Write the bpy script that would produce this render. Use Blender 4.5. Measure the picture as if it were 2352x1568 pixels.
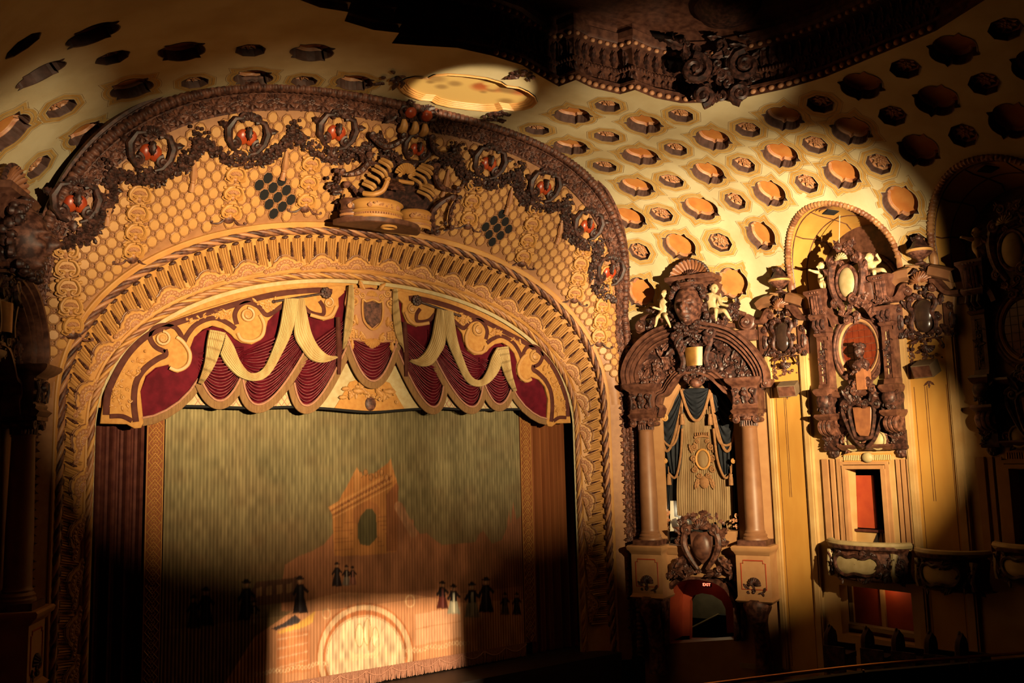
import bpy, bmesh, math, random
import numpy as np
from mathutils import Vector, Matrix
from mathutils.geometry import delaunay_2d_cdt

random.seed(7)
PI = math.pi
SC = bpy.context.scene
COL = SC.collection
for o in list(bpy.data.objects):
    bpy.data.objects.remove(o, do_unlink=True)

# ------------------------------------------------------------------ camera
FPX = 2100.19
CAM = Vector((-11.2086, -23.2225, -0.9923))
CR = Vector((0.82476562, -0.56490504, -0.0253765))
CU = Vector((-0.04912641, -0.11628727, 0.99199993))
CF = Vector((0.56333672, 0.81692079, 0.1236615))
cd = bpy.data.cameras.new('camera'); cam = bpy.data.objects.new('camera', cd); COL.objects.link(cam)
cd.sensor_width = 36.0; cd.lens = FPX / 2352 * 36.0; cd.clip_end = 300
rm = Matrix((CR, CU, -CF)).transposed().to_4x4(); rm.translation = CAM
cam.matrix_world = rm
SC.camera = cam

# ------------------------------------------------------------------ world, exposure
w = bpy.data.worlds.new('world'); SC.world = w; w.use_nodes = True
w.node_tree.nodes['Background'].inputs[0].default_value = (1.0, .55, .3, 1)
w.node_tree.nodes['Background'].inputs[1].default_value = 0.0002
SC.view_settings.view_transform = 'Standard'; SC.view_settings.look = 'None'
SC.view_settings.gamma = 1.0; SC.view_settings.use_curve_mapping = False
SC.view_settings.exposure = 0.0

# ------------------------------------------------------------------ lights (spotlights in the projection booth at the back of the house)
def spot(name, loc, target, power, half_deg, blend, col=(1, .74, .42), radius=.08):
    l = bpy.data.lights.new(name, 'SPOT'); l.energy = power; l.spot_size = math.radians(2 * half_deg)
    l.spot_blend = blend; l.color = col; l.shadow_soft_size = radius
    o = bpy.data.objects.new(name, l); COL.objects.link(o); o.location = loc
    o.rotation_euler = (Vector(target) - Vector(loc)).to_track_quat('-Z', 'Y').to_euler()
    return o
LC = (1, .77, .47)
RL = (2.75, -18.4, .2)                           # lamps on the balcony rail
spot('rail_spot_wall', RL, (9.7, -5.1, 4.2), 46000, 19.5, 1.0, LC)
spot('rail_spot_boxes', RL, (10.4, -5.5, -1.2), 33000, 17.5, 1.0, (1, .74, .40))
spot('rail_spot_arch', RL, (4.8, -1.4, 5.0), 15000, 17, 1.0, LC)
spot('rail_spot_jamb', RL, (5.8, -.5, .6), 19000, 15, 1.0, LC)
spot('rail_spot_dome', RL, (5.0, -6.3, 8.4), 11500, 12.0, 1.0, LC)
spot('booth_spot_stage', (-3.0, -25.5, .6), (-2.4, -1.2, 2.7), 84000, 16.2, 1.0, (1, .74, .42))
spot('booth_spot_left', (-3.0, -25.5, .6), (-8.9, -2.8, 4.9), 26000, 6.5, 1.0, LC)
spot('booth_spot_curtain', (-2.0, -25.6, .4), (.6, .6, -2.0), 15000, 10.5, 1.0, (1, .72, .40))
m_ = spot('booth_spot_mural', (-2.0, -25.6, .4), (.78, -4.35, 8.2), 70000, 4.0, .35, LC); m_.scale = (1, .40, 1)

# ------------------------------------------------------------------ frames, pixels, mesh helpers
def ray(x, y):
    return CR * ((x - 1176) / FPX) - CU * ((y - 784) / FPX) + CF
class Fr:
    def __init__(s, o, u, v):
        s.o = Vector(o); s.u = Vector(u); s.v = Vector(v); s.n = s.u.cross(s.v).normalized()
    def p(s, a, b, c=0.0): return s.o + s.u * a + s.v * b + s.n * c
    def px(s, x, y, c=0.0):                       # the point of this plane (raised by c) that stands at photo pixel x, y
        r = ray(x, y); t = ((s.o + s.n * c - CAM).dot(s.n)) / r.dot(s.n); q = CAM + r * t - s.o
        return (q.dot(s.u), q.dot(s.v))
    def sub(s, a, b, c=0.0, rot=0.0):
        ca, sa = math.cos(rot), math.sin(rot)
        return Fr(s.p(a, b, c), s.u * ca + s.v * sa, s.v * ca - s.u * sa)
    def tilt(s, a, b, c, yaw=0, pitch=0):
        m = Matrix.Rotation(yaw, 3, s.v) @ Matrix.Rotation(pitch, 3, s.u)
        return Fr(s.p(a, b, c), m @ s.u, m @ s.v)
    def m(s, sc=1.0):
        M = Matrix((s.u * sc, s.v * sc, s.n * sc)).transposed().to_4x4(); M.translation = s.o; return M
ID = Fr((0, 0, 0), (1, 0, 0), (0, 1, 0))

class MB:
    def __init__(s): s.v = []; s.f = []
    def add(s, vs, fs):
        k = len(s.v); s.v.extend(vs); s.f.extend([tuple(i + k for i in f) for f in fs]); return s
    def grid(s, rows, closed_u=False, closed_v=False):
        nu, nv = len(rows), len(rows[0]); k = len(s.v)
        for r in rows: s.v.extend(r)
        for i in range(nu - (0 if closed_u else 1)):
            for j in range(nv - (0 if closed_v else 1)):
                a = k + i * nv + j; b = k + i * nv + (j + 1) % nv
                c = k + ((i + 1) % nu) * nv + (j + 1) % nv; d = k + ((i + 1) % nu) * nv + j
                s.f.append((a, b, c, d))
        return s

def box(mb, F, a0, a1, b0, b1, c0, c1):
    P = F.p
    mb.add([P(a0, b0, c0), P(a1, b0, c0), P(a1, b1, c0), P(a0, b1, c0), P(a0, b0, c1), P(a1, b0, c1), P(a1, b1, c1), P(a0, b1, c1)],
           [(3, 2, 1, 0), (4, 5, 6, 7), (0, 1, 5, 4), (1, 2, 6, 5), (2, 3, 7, 6), (3, 0, 4, 7)])

def area2(poly): return sum(poly[i][0] * poly[(i + 1) % len(poly)][1] - poly[(i + 1) % len(poly)][0] * poly[i][1] for i in range(len(poly)))
def inset(poly, d):
    n = len(poly); out = []; sg = 1 if area2(poly) > 0 else -1
    for i in range(n):
        x0, y0 = poly[i - 1]; x1, y1 = poly[i]; x2, y2 = poly[(i + 1) % n]
        e1 = Vector((x1 - x0, y1 - y0)); e2 = Vector((x2 - x1, y2 - y1))
        if e1.length < 1e-9 or e2.length < 1e-9: out.append((x1, y1)); continue
        e1.normalize(); e2.normalize()
        n1 = Vector((-e1.y, e1.x)) * sg; n2 = Vector((-e2.y, e2.x)) * sg; b = n1 + n2
        if b.length < 1e-6: b = n1
        b.normalize(); k = d / max(.35, b.dot(n1)); out.append((x1 + b.x * k, y1 + b.y * k))
    return out
def prism(mb, F, poly, c0, c1, bev=0.0):
    if area2(poly) < 0: poly = poly[::-1]
    n = len(poly); rings = [(poly, c0)]
    if bev: rings += [(poly, c1 - bev), (inset(poly, bev), c1)]
    else: rings += [(poly, c1)]
    k = len(mb.v)
    for pl, c in rings: mb.v.extend([F.p(x, y, c) for x, y in pl])
    for r in range(len(rings) - 1):
        for i in range(n):
            j = (i + 1) % n; mb.f.append((k + r * n + i, k + r * n + j, k + (r + 1) * n + j, k + (r + 1) * n + i))
    mb.f.append(tuple(k + (len(rings) - 1) * n + i for i in range(n)))
    mb.f.append(tuple(k + i for i in reversed(range(n))))
def smooth_path(pts, n=6, closed=False):
    P = [Vector(p) for p in pts]; m = len(P); out = []
    for i in range(m if closed else m - 1):
        p0 = P[(i - 1) % m] if (closed or i > 0) else P[i]; p1 = P[i]; p2 = P[(i + 1) % m]
        p3 = P[(i + 2) % m] if (closed or i + 2 < m) else p2
        for k in range(n):
            t = k / n; out.append(.5 * ((2 * p1) + (p2 - p0) * t + (2 * p0 - 5 * p1 + 4 * p2 - p3) * t * t + (3 * p1 - p0 - 3 * p2 + p3) * t ** 3))
    if not closed: out.append(P[-1])
    return out
def tube(mb, pts, r, seg=6, closed=False, mod=None, caps=True):
    pts = [Vector(p) for p in pts]; n = len(pts)
    if n < 2: return
    T = []
    for i in range(n):
        d = (pts[(i + 1) % n] - pts[i - 1]) if closed else (pts[min(i + 1, n - 1)] - pts[max(i - 1, 0)])
        T.append(d.normalized() if d.length > 1e-9 else Vector((0, 0, 1)))
    N = T[0].orthogonal().normalized(); rows = []; L = 0
    for i in range(n):
        N = (N - T[i] * N.dot(T[i]));
        if N.length < 1e-6: N = T[i].orthogonal()
        N.normalize(); B = T[i].cross(N)
        if i: L += (pts[i] - pts[i - 1]).length
        ri = r[i] if isinstance(r, (list, tuple)) else r; row = []
        for k in range(seg):
            a = 2 * PI * k / seg; q = ri * (mod(L, a) if mod else 1); row.append(pts[i] + N * (math.cos(a) * q) + B * (math.sin(a) * q))
        rows.append(row)
    k0 = len(mb.v); mb.grid(rows, closed, True)
    if not closed and caps:
        mb.f.append(tuple(k0 + i for i in reversed(range(seg)))); mb.f.append(tuple(k0 + (n - 1) * seg + i for i in range(seg)))
def sweep(mb, frames, prof, closed=False):        # frames: list of (point, u, v); prof: list of (a, c)
    mb.grid([[p + u * a + v * c for a, c in prof] for p, u, v in frames], closed, False)
def lathe(mb, F, prof, seg=16, a0=0, a1=2 * PI, sq=1.0):     # turned about F.v; prof: (radius, height)
    full = abs(a1 - a0 - 2 * PI) < 1e-6; m = seg if full else seg + 1
    mb.grid([[F.p(r * math.sin(a0 + (a1 - a0) * k / seg), h, r * sq * math.cos(a0 + (a1 - a0) * k / seg)) for k in range(m)] for r, h in prof], False, full)
def ell(mb, F, a, b, c, ra, rb, rc, nu=8, nv=6):
    k = len(mb.v); mb.v.append(F.p(a, b - rb, c))
    for j in range(1, nv):
        t = -PI / 2 + PI * j / nv
        for i in range(nu):
            q = 2 * PI * i / nu; mb.v.append(F.p(a + ra * math.cos(t) * math.sin(q), b + rb * math.sin(t), c + rc * math.cos(t) * math.cos(q)))
    mb.v.append(F.p(a, b + rb, c)); e = len(mb.v) - 1
    for i in range(nu):
        j = (i + 1) % nu; mb.f.append((k, k + 1 + j, k + 1 + i)); z = k + 1 + (nv - 2) * nu; mb.f.append((e, z + i, z + j))
        for r in range(nv - 2): q = k + 1 + r * nu; mb.f.append((q + i, q + j, q + nu + j, q + nu + i))
def scroll(mb, F, a, b, c, r, turns=1.4, ang=0.0, sg=1, w=None, n=None, eye=True, tail=None, seg=6, rise=.5):
    w = w or r * .22; n = n or max(9, int(turns * 11)); pts = []; rad = []
    if tail: pts.append(F.p(tail[0], tail[1], c)); rad.append(w * .5)
    for i in range(n + 1):
        t = i / n; th = ang + sg * turns * 2 * PI * t; q = (r - w) * (1 - .80 * t)
        pts.append(F.p(a + q * math.cos(th), b + q * math.sin(th), c + w * rise * (.6 + t))); rad.append(w * (1 - .45 * t))
    tube(mb, pts, rad, seg)
    if eye: ell(mb, F, a, b, c + w * rise * 1.5, w * .8, w * .8, w * .8, 6, 4)
def band(mb, F, pts, w, c, th=.05, n=5, seg=None):         # moulded strip following a 2D path in frame F
    P = smooth_path([(p[0], p[1], 0) for p in pts], n); rows = []
    for i, p in enumerate(P):
        d = P[min(i + 1, len(P) - 1)] - P[max(i - 1, 0)]; d.normalize(); q = Vector((-d.y, d.x, 0))
        ww = w[0] + (w[1] - w[0]) * i / (len(P) - 1) if isinstance(w, tuple) else w
        rows.append([F.p(p.x + q.x * s * ww, p.y + q.y * s * ww, c + h * th) for s, h in ((-.5, 0), (-.5, .6), (-.3, 1), (.3, 1), (.5, .6), (.5, 0))])
    mb.grid(rows)
def cscroll(mb, F, p0, p1, bulge, r, w, c=0.0, sg=1):      # a C scroll: bowed bar with a volute at either end
    p0 = Vector(p0); p1 = Vector(p1); d = p1 - p0; q = Vector((-d.y, d.x)).normalized() * bulge
    pts = [F.p(*(p0 + d * t + q * math.sin(PI * t)), c + w * .5) for t in [i / 12 for i in range(13)]]
    tube(mb, pts, [w * (.7 + .5 * math.sin(PI * i / 12)) for i in range(13)], 6)
    for e, s in ((p0, 1), (p1, -1)):
        an = math.atan2(q.y, q.x); scroll(mb, F, e.x - q.normalized().x * r * .75, e.y - q.normalized().y * r * .75, c, r, 1.25, an, s * (1 if bulge > 0 else -1) * 1, w * .8)
def leaf(mb, F, a, b, c, ang, L, W, lift=.3, lobes=3):
    ca, sa = math.cos(ang), math.sin(ang); n = lobes * 2 + 1; rows = []
    for i in range(n + 1):
        t = i / n; hw = W * .5 * (math.sin(PI * min(1, t * .92 + .08)) ** .7) * (1.12 if i % 2 else .78); row = []
        for s, h in ((-1, 0), (-.5, .75), (0, .45), (.5, .75), (1, 0)):
            x = L * t; y = hw * s; z = c + W * .28 * h + lift * L * t * t * .6 - (.0 if abs(s) < 1 else .01)
            row.append(F.p(a + x * ca - y * sa, b + x * sa + y * ca, z))
        rows.append(row)
    mb.grid(rows[::-1])
def shell(mb, F, a, b, c, R, n=11, a0=0.0, a1=PI, depth=.3, hollow=True, r0=.12, sy=1.0, edge=.06):
    m = n * 4; K = 7; rows = []
    for i in range(m + 1):
        t = i / m; th = a1 + (a0 - a1) * t; rib = abs(math.sin(PI * n * t)); row = []
        for k in range(K + 1):
            q = k / K; rad = R * (r0 + (1 - r0) * q) * (1 + edge * rib * q)
            z = depth * R * ((q * q if hollow else math.sin(PI * .5 * (1 - q) ) * .6 + .35 * math.sin(PI * q)) + .30 * rib * (.3 + .7 * q))
            row.append(F.p(a + rad * math.cos(th), b + rad * sy * math.sin(th), c + z))
        row.append(F.p(a + R * .98 * math.cos(th), b + R * .98 * sy * math.sin(th), c - .02)); rows.append(row)
    mb.grid(rows)
def rosette(mb, F, a, b, c, r, n=6):
    for i in range(n):
        t = 2 * PI * i / n; ell(mb, F, a + r * .58 * math.cos(t), b + r * .58 * math.sin(t), c, r * .40, r * .40, r * .30, 6, 4)
    ell(mb, F, a, b, c + r * .12, r * .32, r * .32, r * .36, 6, 4)
def inpoly(x, y, poly):
    ins = False; n = len(poly); j = n - 1
    for i in range(n):
        xi, yi = poly[i][0], poly[i][1]; xj, yj = poly[j][0], poly[j][1]
        if (yi > y) != (yj > y) and x < (xj - xi) * (y - yi) / (yj - yi) + xi: ins = not ins
        j = i
    return ins
def foliage(mb, F, poly, count, size, c=0.0, seed=1, rel=.6):       # carved acanthus, scrolls and berries filling an area
    R = random.Random(seed); xs = [p[0] for p in poly]; ys = [p[1] for p in poly]; k = 0; tries = 0
    while k < count and tries < count * 30:
        tries += 1; x = R.uniform(min(xs), max(xs)); y = R.uniform(min(ys), max(ys))
        if not inpoly(x, y, poly): continue
        k += 1; s = size * R.uniform(.6, 1.25); q = R.random(); cc = c + R.uniform(0, .35) * size
        if q < .42: scroll(mb, F, x, y, cc, s * .62, R.uniform(1.0, 1.6), R.uniform(0, 6.3), R.choice((-1, 1)), s * .17, n=12, seg=5, rise=rel)
        elif q < .82: leaf(mb, F, x, y, cc, R.uniform(0, 6.3), s * 1.5, s * .75, .35 * rel)
        elif q < .93: ell(mb, F, x, y, cc, s * .3, s * .3, s * .3, 6, 4)
        else: rosette(mb, F, x, y, cc, s * .5, 5)
def berries(mb, F, x, y, c, r, R, n=1):
    ell(mb, F, x, y, c, r * R.uniform(.8, 1.2), r * R.uniform(.8, 1.2), r, 6, 4)

# ------------------------------------------------------------------ objects
LOC = {}
def finish(me, sharp=.75):
    me.shade_smooth()
    if sharp: me.set_sharp_from_angle(angle=sharp)
def props(o, kw):
    for k, v in kw.items(): o['category' if k == 'cat' else k] = v
def mesh(name, mb, mat, off=None, sharp=.75):
    me = bpy.data.meshes.new(name); vs = mb.v if off is None else [v - off for v in mb.v]
    me.from_pydata([tuple(v) for v in vs], [], mb.f); me.materials.append(mat); finish(me, sharp); return me
def pieces_of(mb):                                # far-apart pieces of one builder become objects of their own
    n = len(mb.v); par = np.arange(n)
    ed = np.array([(f[0], q) for f in mb.f for q in f[1:]], dtype=np.int64)
    if len(ed) == 0: return None
    def comps(n, a, b):
        p = np.arange(n)
        while True:
            pa, pb = p[a], p[b]; m = pa != pb
            if not m.any(): return p
            np.minimum.at(p, np.maximum(pa, pb)[m], np.minimum(pa, pb)[m])
            while True:
                pp = p[p]
                if (pp == p).all(): break
                p = pp
    r, isl = np.unique(comps(n, ed[:, 0], ed[:, 1]), return_inverse=True); k = len(r)
    if k < 2 or k > 800: return None
    pts = np.array([tuple(v) for v in mb.v]); lo = np.full((k, 3), np.inf); hi = np.full((k, 3), -np.inf); np.minimum.at(lo, isl, pts); np.maximum.at(hi, isl, pts); size = (hi - lo).max(1)
    gap = np.maximum(0., np.maximum(lo[:, None] - hi[None], lo[None] - hi[:, None])); near = np.sqrt((gap ** 2).sum(2)) <= np.maximum(.02, .5 * np.maximum(size[:, None], size[None]))
    a, b = np.nonzero(np.triu(near, 1)); rr, pc = np.unique(comps(k, a, b), return_inverse=True)
    if len(rr) < 2 or len(rr) > 60: return None
    vp = pc[isl]; out = []
    for q in range(len(rr)):
        ids = np.nonzero(vp == q)[0]; mp = {int(i): j for j, i in enumerate(ids)}; m2 = MB(); m2.v = [mb.v[int(i)] for i in ids]; m2.f = [tuple(mp[i] for i in f) for f in mb.f if int(vp[f[0]]) == q]; out.append(m2)
    return out
def obj(name, mb, mat, parent=None, sharp=.75, loc=None, **kw):
    if parent and 'kind' not in kw and len(mb.v) < 60000:
        pcs = pieces_of(mb)
        if pcs: return [obj1(name, p, mat, parent, sharp, loc, **kw) for p in pcs][0]
    return obj1(name, mb, mat, parent, sharp, loc, **kw)
def obj1(name, mb, mat, parent=None, sharp=.75, loc=None, **kw):
    base = LOC.get(parent.name, Vector()) if parent else (Vector(loc) if loc is not None else Vector())
    o = bpy.data.objects.new(name, mesh(name, mb, mat, base, sharp)); COL.objects.link(o)
    if parent: o.parent = parent
    else: o.location = base
    LOC[o.name] = base; props(o, kw); return o
def inst(name, me, M, parent=None, **kw):
    o = bpy.data.objects.new(name, me); COL.objects.link(o); b = Vector()
    if parent: o.parent = parent; b = LOC.get(parent.name, Vector())
    M = M.copy(); M.translation = M.translation - b; o.matrix_local = M; LOC[o.name] = b; props(o, kw); return o
def thing(name, label, cat, loc=(0, 0, 0), group=None):
    o = bpy.data.objects.new(name, None); COL.objects.link(o); o.location = loc; LOC[o.name] = Vector(loc); o.empty_display_size = .2
    o['label'] = label; o['category'] = cat
    if group: o['group'] = group
    return o
def struct(name, mb, mat, label=None, **kw):
    o = obj(name, mb, mat, **kw); o['kind'] = 'structure'
    if label: o['label'] = label
    return o
def group_root(name, label):
    o = bpy.data.objects.new(name, None); COL.objects.link(o); LOC[o.name] = Vector(); o['kind'] = 'structure'; o['label'] = label; return o

# ------------------------------------------------------------------ materials
def mat(name, c, c2=None, rough=.6, metal=0.0, scale=3.0, lo=.35, hi=.65, bump=0.0, bscale=30, stretch=(1, 1, 1), spec=.4, emit=None, attr=None, detail=5):
    c = tuple(v * .72 for v in c); c2 = tuple(v * .72 for v in c2) if c2 else None
    m = bpy.data.materials.new(name); m.use_nodes = True; nt = m.node_tree; b = nt.nodes['Principled BSDF']
    b.inputs['Roughness'].default_value = rough; b.inputs['Metallic'].default_value = metal; b.inputs['Specular IOR Level'].default_value = spec
    tc = nt.nodes.new('ShaderNodeTexCoord'); mp = nt.nodes.new('ShaderNodeMapping'); mp.inputs['Scale'].default_value = stretch
    nt.links.new(tc.outputs['Object'], mp.inputs['Vector'])
    if attr:
        a = nt.nodes.new('ShaderNodeAttribute'); a.attribute_name = attr; nt.links.new(a.outputs['Color'], b.inputs['Base Color'])
    elif c2:
        n = nt.nodes.new('ShaderNodeTexNoise'); n.inputs['Scale'].default_value = scale; n.inputs['Detail'].default_value = detail
        nt.links.new(mp.outputs['Vector'], n.inputs['Vector'])
        r = nt.nodes.new('ShaderNodeValToRGB'); r.color_ramp.elements[0].position = lo; r.color_ramp.elements[1].position = hi
        r.color_ramp.elements[0].color = (*c, 1); r.color_ramp.elements[1].color = (*c2, 1)
        nt.links.new(n.outputs['Fac'], r.inputs['Fac']); nt.links.new(r.outputs['Color'], b.inputs['Base Color'])
    else: b.inputs['Base Color'].default_value = (*c, 1)
    if bump:
        n2 = nt.nodes.new('ShaderNodeTexNoise'); n2.inputs['Scale'].default_value = bscale; n2.inputs['Detail'].default_value = 4
        nt.links.new(mp.outputs['Vector'], n2.inputs['Vector'])
        bp = nt.nodes.new('ShaderNodeBump'); bp.inputs['Strength'].default_value = bump; bp.inputs['Distance'].default_value = .03
        nt.links.new(n2.outputs['Fac'], bp.inputs['Height']); nt.links.new(bp.outputs['Normal'], b.inputs['Normal'])
    if emit:
        b.inputs['Emission Color'].default_value = (*emit[:3], 1); b.inputs['Emission Strength'].default_value = emit[3]
    return m
M = dict(
    cream=mat('cream_plaster', (.66, .56, .33), (.55, .43, .22), .75, scale=.9, bump=.12, bscale=18),
    border=mat('ochre_line_paint', (.44, .23, .045), (.54, .33, .09), .75, scale=4),
    borderline=mat('brown_line_paint', (.25, .14, .05), None, .8),
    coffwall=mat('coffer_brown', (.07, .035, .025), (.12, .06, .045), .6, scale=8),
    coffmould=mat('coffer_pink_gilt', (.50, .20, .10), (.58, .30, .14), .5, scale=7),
    coffpanel=mat('coffer_orange', (.52, .17, .03), (.60, .24, .05), .7, scale=3),
    gold=mat('gold_plaster', (.58, .29, .075), (.50, .22, .05), .55, scale=2.0),
    goldlt=mat('pale_gold', (.57, .295, .09), (.50, .24, .068), .5, scale=2.5),
    goldpink=mat('rose_gold', (.40, .165, .07), (.46, .215, .085), .5, scale=6),
    lattice=mat('lattice_ground', (.33, .145, .055), (.40, .185, .07), .55, scale=6),
    rope=mat('gilt_rope', (.20, .075, .035), (.42, .20, .075), .45, scale=2.2, lo=.42, hi=.58, detail=2),
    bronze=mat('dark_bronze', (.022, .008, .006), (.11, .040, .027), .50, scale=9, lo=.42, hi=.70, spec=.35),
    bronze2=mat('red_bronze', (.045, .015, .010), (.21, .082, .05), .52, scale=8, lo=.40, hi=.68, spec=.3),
    wood=mat('red_brown_paint', (.055, .018, .011), (.17, .066, .038), .45, scale=6, lo=.33, hi=.70, spec=.45),
    colwood=mat('column_tan', (.27, .125, .058), (.22, .095, .042), .45, scale=3, spec=.45),
    shellp=mat('terracotta_shell', (.30, .115, .045), (.22, .08, .035), .5, scale=6),
    tancurtain=mat('tan_curtain', (.30, .20, .10), (.22, .13, .06), .75, scale=5, stretch=(1, 1, .25), spec=.1),
    niche_fringe=mat('tan_fringe', (.33, .17, .075), (.26, .12, .05), .75, scale=12, spec=.1),
    woodlt=mat('tan_paint', (.46, .24, .10), (.40, .195, .08), .55, scale=3),
    red=mat('red_glass', (.34, .035, .008), (.46, .07, .014), .35, scale=5, spec=.5),
    crimson=mat('crimson_velvet', (.075, .003, .008), (.13, .006, .014), .75, scale=4, spec=.08),
    fringe=mat('brown_fringe', (.27, .15, .06), (.20, .10, .04), .8, scale=30, stretch=(1, 1, .06), spec=.1),
    trim=mat('pink_braid', (.48, .24, .15), (.40, .18, .11), .7, scale=20, spec=.1),
    clothgold=mat('orange_damask', (.56, .285, .078), (.44, .19, .045), .7, scale=9, lo=.3, hi=.75, spec=.1),
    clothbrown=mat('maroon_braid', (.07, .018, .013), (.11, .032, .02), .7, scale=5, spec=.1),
    jabot=mat('cream_silk', (.66, .48, .22), (.50, .33, .13), .55, scale=6, stretch=(1, 1, .2), spec=.1),
    creamcloth=mat('ivory_cloth', (.55, .45, .25), (.47, .35, .17), .8, scale=6, spec=.1),
    foldline=mat('velvet_fold_braid', (.26, .075, .075), (.17, .03, .035), .7, scale=9, spec=.1),  # highlights on the velvet folds, put into the colour of thin tubes
    black=mat('black_cloth', (.006, .005, .005), None, .9),
    dark=mat('dark_void', (.004, .003, .003), None, .9),
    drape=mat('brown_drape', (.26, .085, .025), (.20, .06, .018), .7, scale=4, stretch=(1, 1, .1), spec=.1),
    teal=mat('blue_black_velvet', (.012, .014, .018), (.022, .024, .03), .6, scale=5, spec=.1),
    ochre=mat('ochre_silk_panel', (.58, .30, .06), (.52, .25, .045), .6, scale=2.5, stretch=(1, 1, .35)),
    ochrelt=mat('ochre_pilaster', (.56, .36, .15), (.48, .28, .10), .55, scale=2),
    marble=mat('ivory_plaster', (.60, .46, .25), (.50, .35, .16), .5, scale=8),
    stage=mat('stage_boards', (.015, .009, .006), (.03, .018, .010), .5, scale=3, stretch=(.2, 3, 1)),
    speaker=mat('speaker_grey', (.12, .075, .04), (.14, .09, .05), .7, scale=8),
    redwall=mat('red_wall', (.40, .055, .012), (.34, .04, .010), .7, scale=3),
    seat=mat('seat_plush', (.05, .01, .008), (.03, .006, .005), .8, scale=8),
    brass=mat('brass', (.55, .25, .08), None, .3, 1.0),
    grey=mat('grey_plaster', (.20, .17, .11), (.30, .25, .16), .8, scale=2.2),
    duskgold=mat('balcony_cream', (.42, .32, .16), (.34, .25, .11), .6, scale=5),
    wire=mat('white_cord', (.7, .65, .5), None, .6),
    mural=mat('mural', (.5, .35, .1), None, .7, attr='paint'),
    weave=mat('tapestry', (.4, .3, .15), None, .85, attr='paint', spec=.1),
)
# ================================================================== ceiling: a coffered cove vault
Z0, HC, PC, XW = 3.0, 5.2, 2.3, 10.75
_ph = np.linspace(0, PI / 2, 1500); _cx = XW * np.sin(_ph) ** (2 / PC); _cz = HC * np.cos(_ph) ** (2 / PC)
_cs = np.concatenate([[0], np.cumsum(np.hypot(np.diff(_cx), np.diff(_cz)))]); SMAX = float(_cs[-1])
def xw(Y): return min(max(8.95 + (-.9 - Y) * .4533, 8.0), XW)
def CP(s, Y):
    a = min(abs(s), SMAX); X = float(np.interp(a, _cs, _cx)) * xw(Y) / XW; return Vector((math.copysign(X, s), Y, Z0 + float(np.interp(a, _cs, _cz))))
def CPn(s, Y, d=0.0):
    p = CP(s, Y); e = .02; a = CP(s + e, Y) - CP(s - e, Y); b = CP(s, Y + e) - CP(s, Y - e); n = a.cross(b).normalized()
    return p + n * d          # d > 0 goes up and out of the room
def sOf(X, Y): return math.copysign(float(np.interp(min(abs(X) / xw(Y), 1) * XW, _cx, _cs)), X)
def sZ(Z): return float(np.interp(-(Z - Z0), -_cz, _cs))
def march(x, y, beyond, t0=8.0, t1=60.0, st=.2):
    r = ray(x, y); t = t0
    while t < t1:
        if beyond(CAM + r * t):
            a, b = t - st, t
            for _ in range(24):
                m = (a + b) / 2
                if beyond(CAM + r * m): b = m
                else: a = m
            return CAM + r * a
        t += st
    return CAM + r * t1
def above(P):
    k = abs(P.x) / xw(P.y)
    return k >= 1 or P.z > Z0 + HC * max(0, 1 - k ** PC) ** (1 / PC)
def ceil_px(x, y): h = march(x, y, above); return (sOf(h.x, h.y), h.y)

_q = [(0, .50), (.10, .485), (.18, .435), (.225, .375), (.35, .41), (.35, .30), (.41, .20), (.45, .10)]
BIG = [(x, y) for x, y in _q] + [(.46, 0)] + [(x, -y) for x, y in _q[:0:-1]] + [(0, -.50)] + [(-x, -y) for x, y in _q[1:]] + [(-.46, 0)] + [(-x, y) for x, y in _q[:0:-1]]
OCT = [(.315 * math.cos(PI / 8 + i * PI / 4), .35 * math.sin(PI / 8 + i * PI / 4)) for i in range(8)]
big_px = [(1316, 265), (1310, 337), (1479, 285), (1471, 358), (1461, 429), (1637, 320), (1627, 397), (1608, 478), (1799, 271), (1793, 356), (1768, 443), (1934, 399),
          (2068, 465), (1955, 300), (2110, 344), (1748, 540), (1643, 239), (1560, 565), (1680, 650), (1445, 500), (1470, 670), (93, 169), (303, 203), (582, 179), (20, 300),
          (417, 117), (716, 120), (200, 306), (815, 190), (213, 79), (1323, 196), (1482, 226)]
small_px = [(1564, 265), (1552, 342), (1542, 415), (1519, 492), (1718, 297), (1708, 378), (1689, 461), (1872, 332), (1853, 421), (1884, 239), (2019, 376), (1654, 556), (1234, 298),
            (1396, 243), (1394, 313), (1389, 382), (1469, 577), (258, 131), (448, 189), (699, 186), (141, 248), (88, 382), (575, 115), (52, 103), (1792, 640), (2108, 565)]
coff = [('b', *ceil_px(*p)) for p in big_px] + [('s', *ceil_px(*p)) for p in small_px]
for k, r0 in (('b', 0), ('s', 1)):                    # further along the vault the same grid goes on, in the dark
    for i, yy in enumerate((-11.25, -12.35, -13.45, -14.55)):
        for j, ss in enumerate((7.1, 8.35, 9.55)):
            if (i + j + r0) % 2 == 0 and all(abs(ss - c[1]) + abs(yy - c[2]) > .8 for c in coff): coff.append((k, ss, yy))
LUN = [-7.8, -12.25]; LR = 1.75; LZ = 3.9
def lun_poly(yc):
    pts = [(SMAX + .2, yc - LR), (sZ(LZ), yc - LR)]
    for i in range(1, 24):
        a = PI - PI * i / 24; pts.append((sZ(LZ + LR * math.sin(a)), yc + LR * math.cos(a)))
    return pts + [(sZ(LZ), yc + LR), (SMAX + .2, yc + LR)]
dome_xy = [(0, -6.45), (.9, -6.4), (1.6, -6.15), (2.32, -5.95), (2.42, -6.5), (3.0, -6.42), (3.75, -6.62), (3.86, -7.05), (4.5, -7.1), (5.1, -7.4), (5.55, -8.0), (5.9, -8.9), (6.15, -9.8), (6.3, -10.8), (6.3, -13.5), (5.6, -16.5), (4, -18.2), (0, -18.6)]
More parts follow.
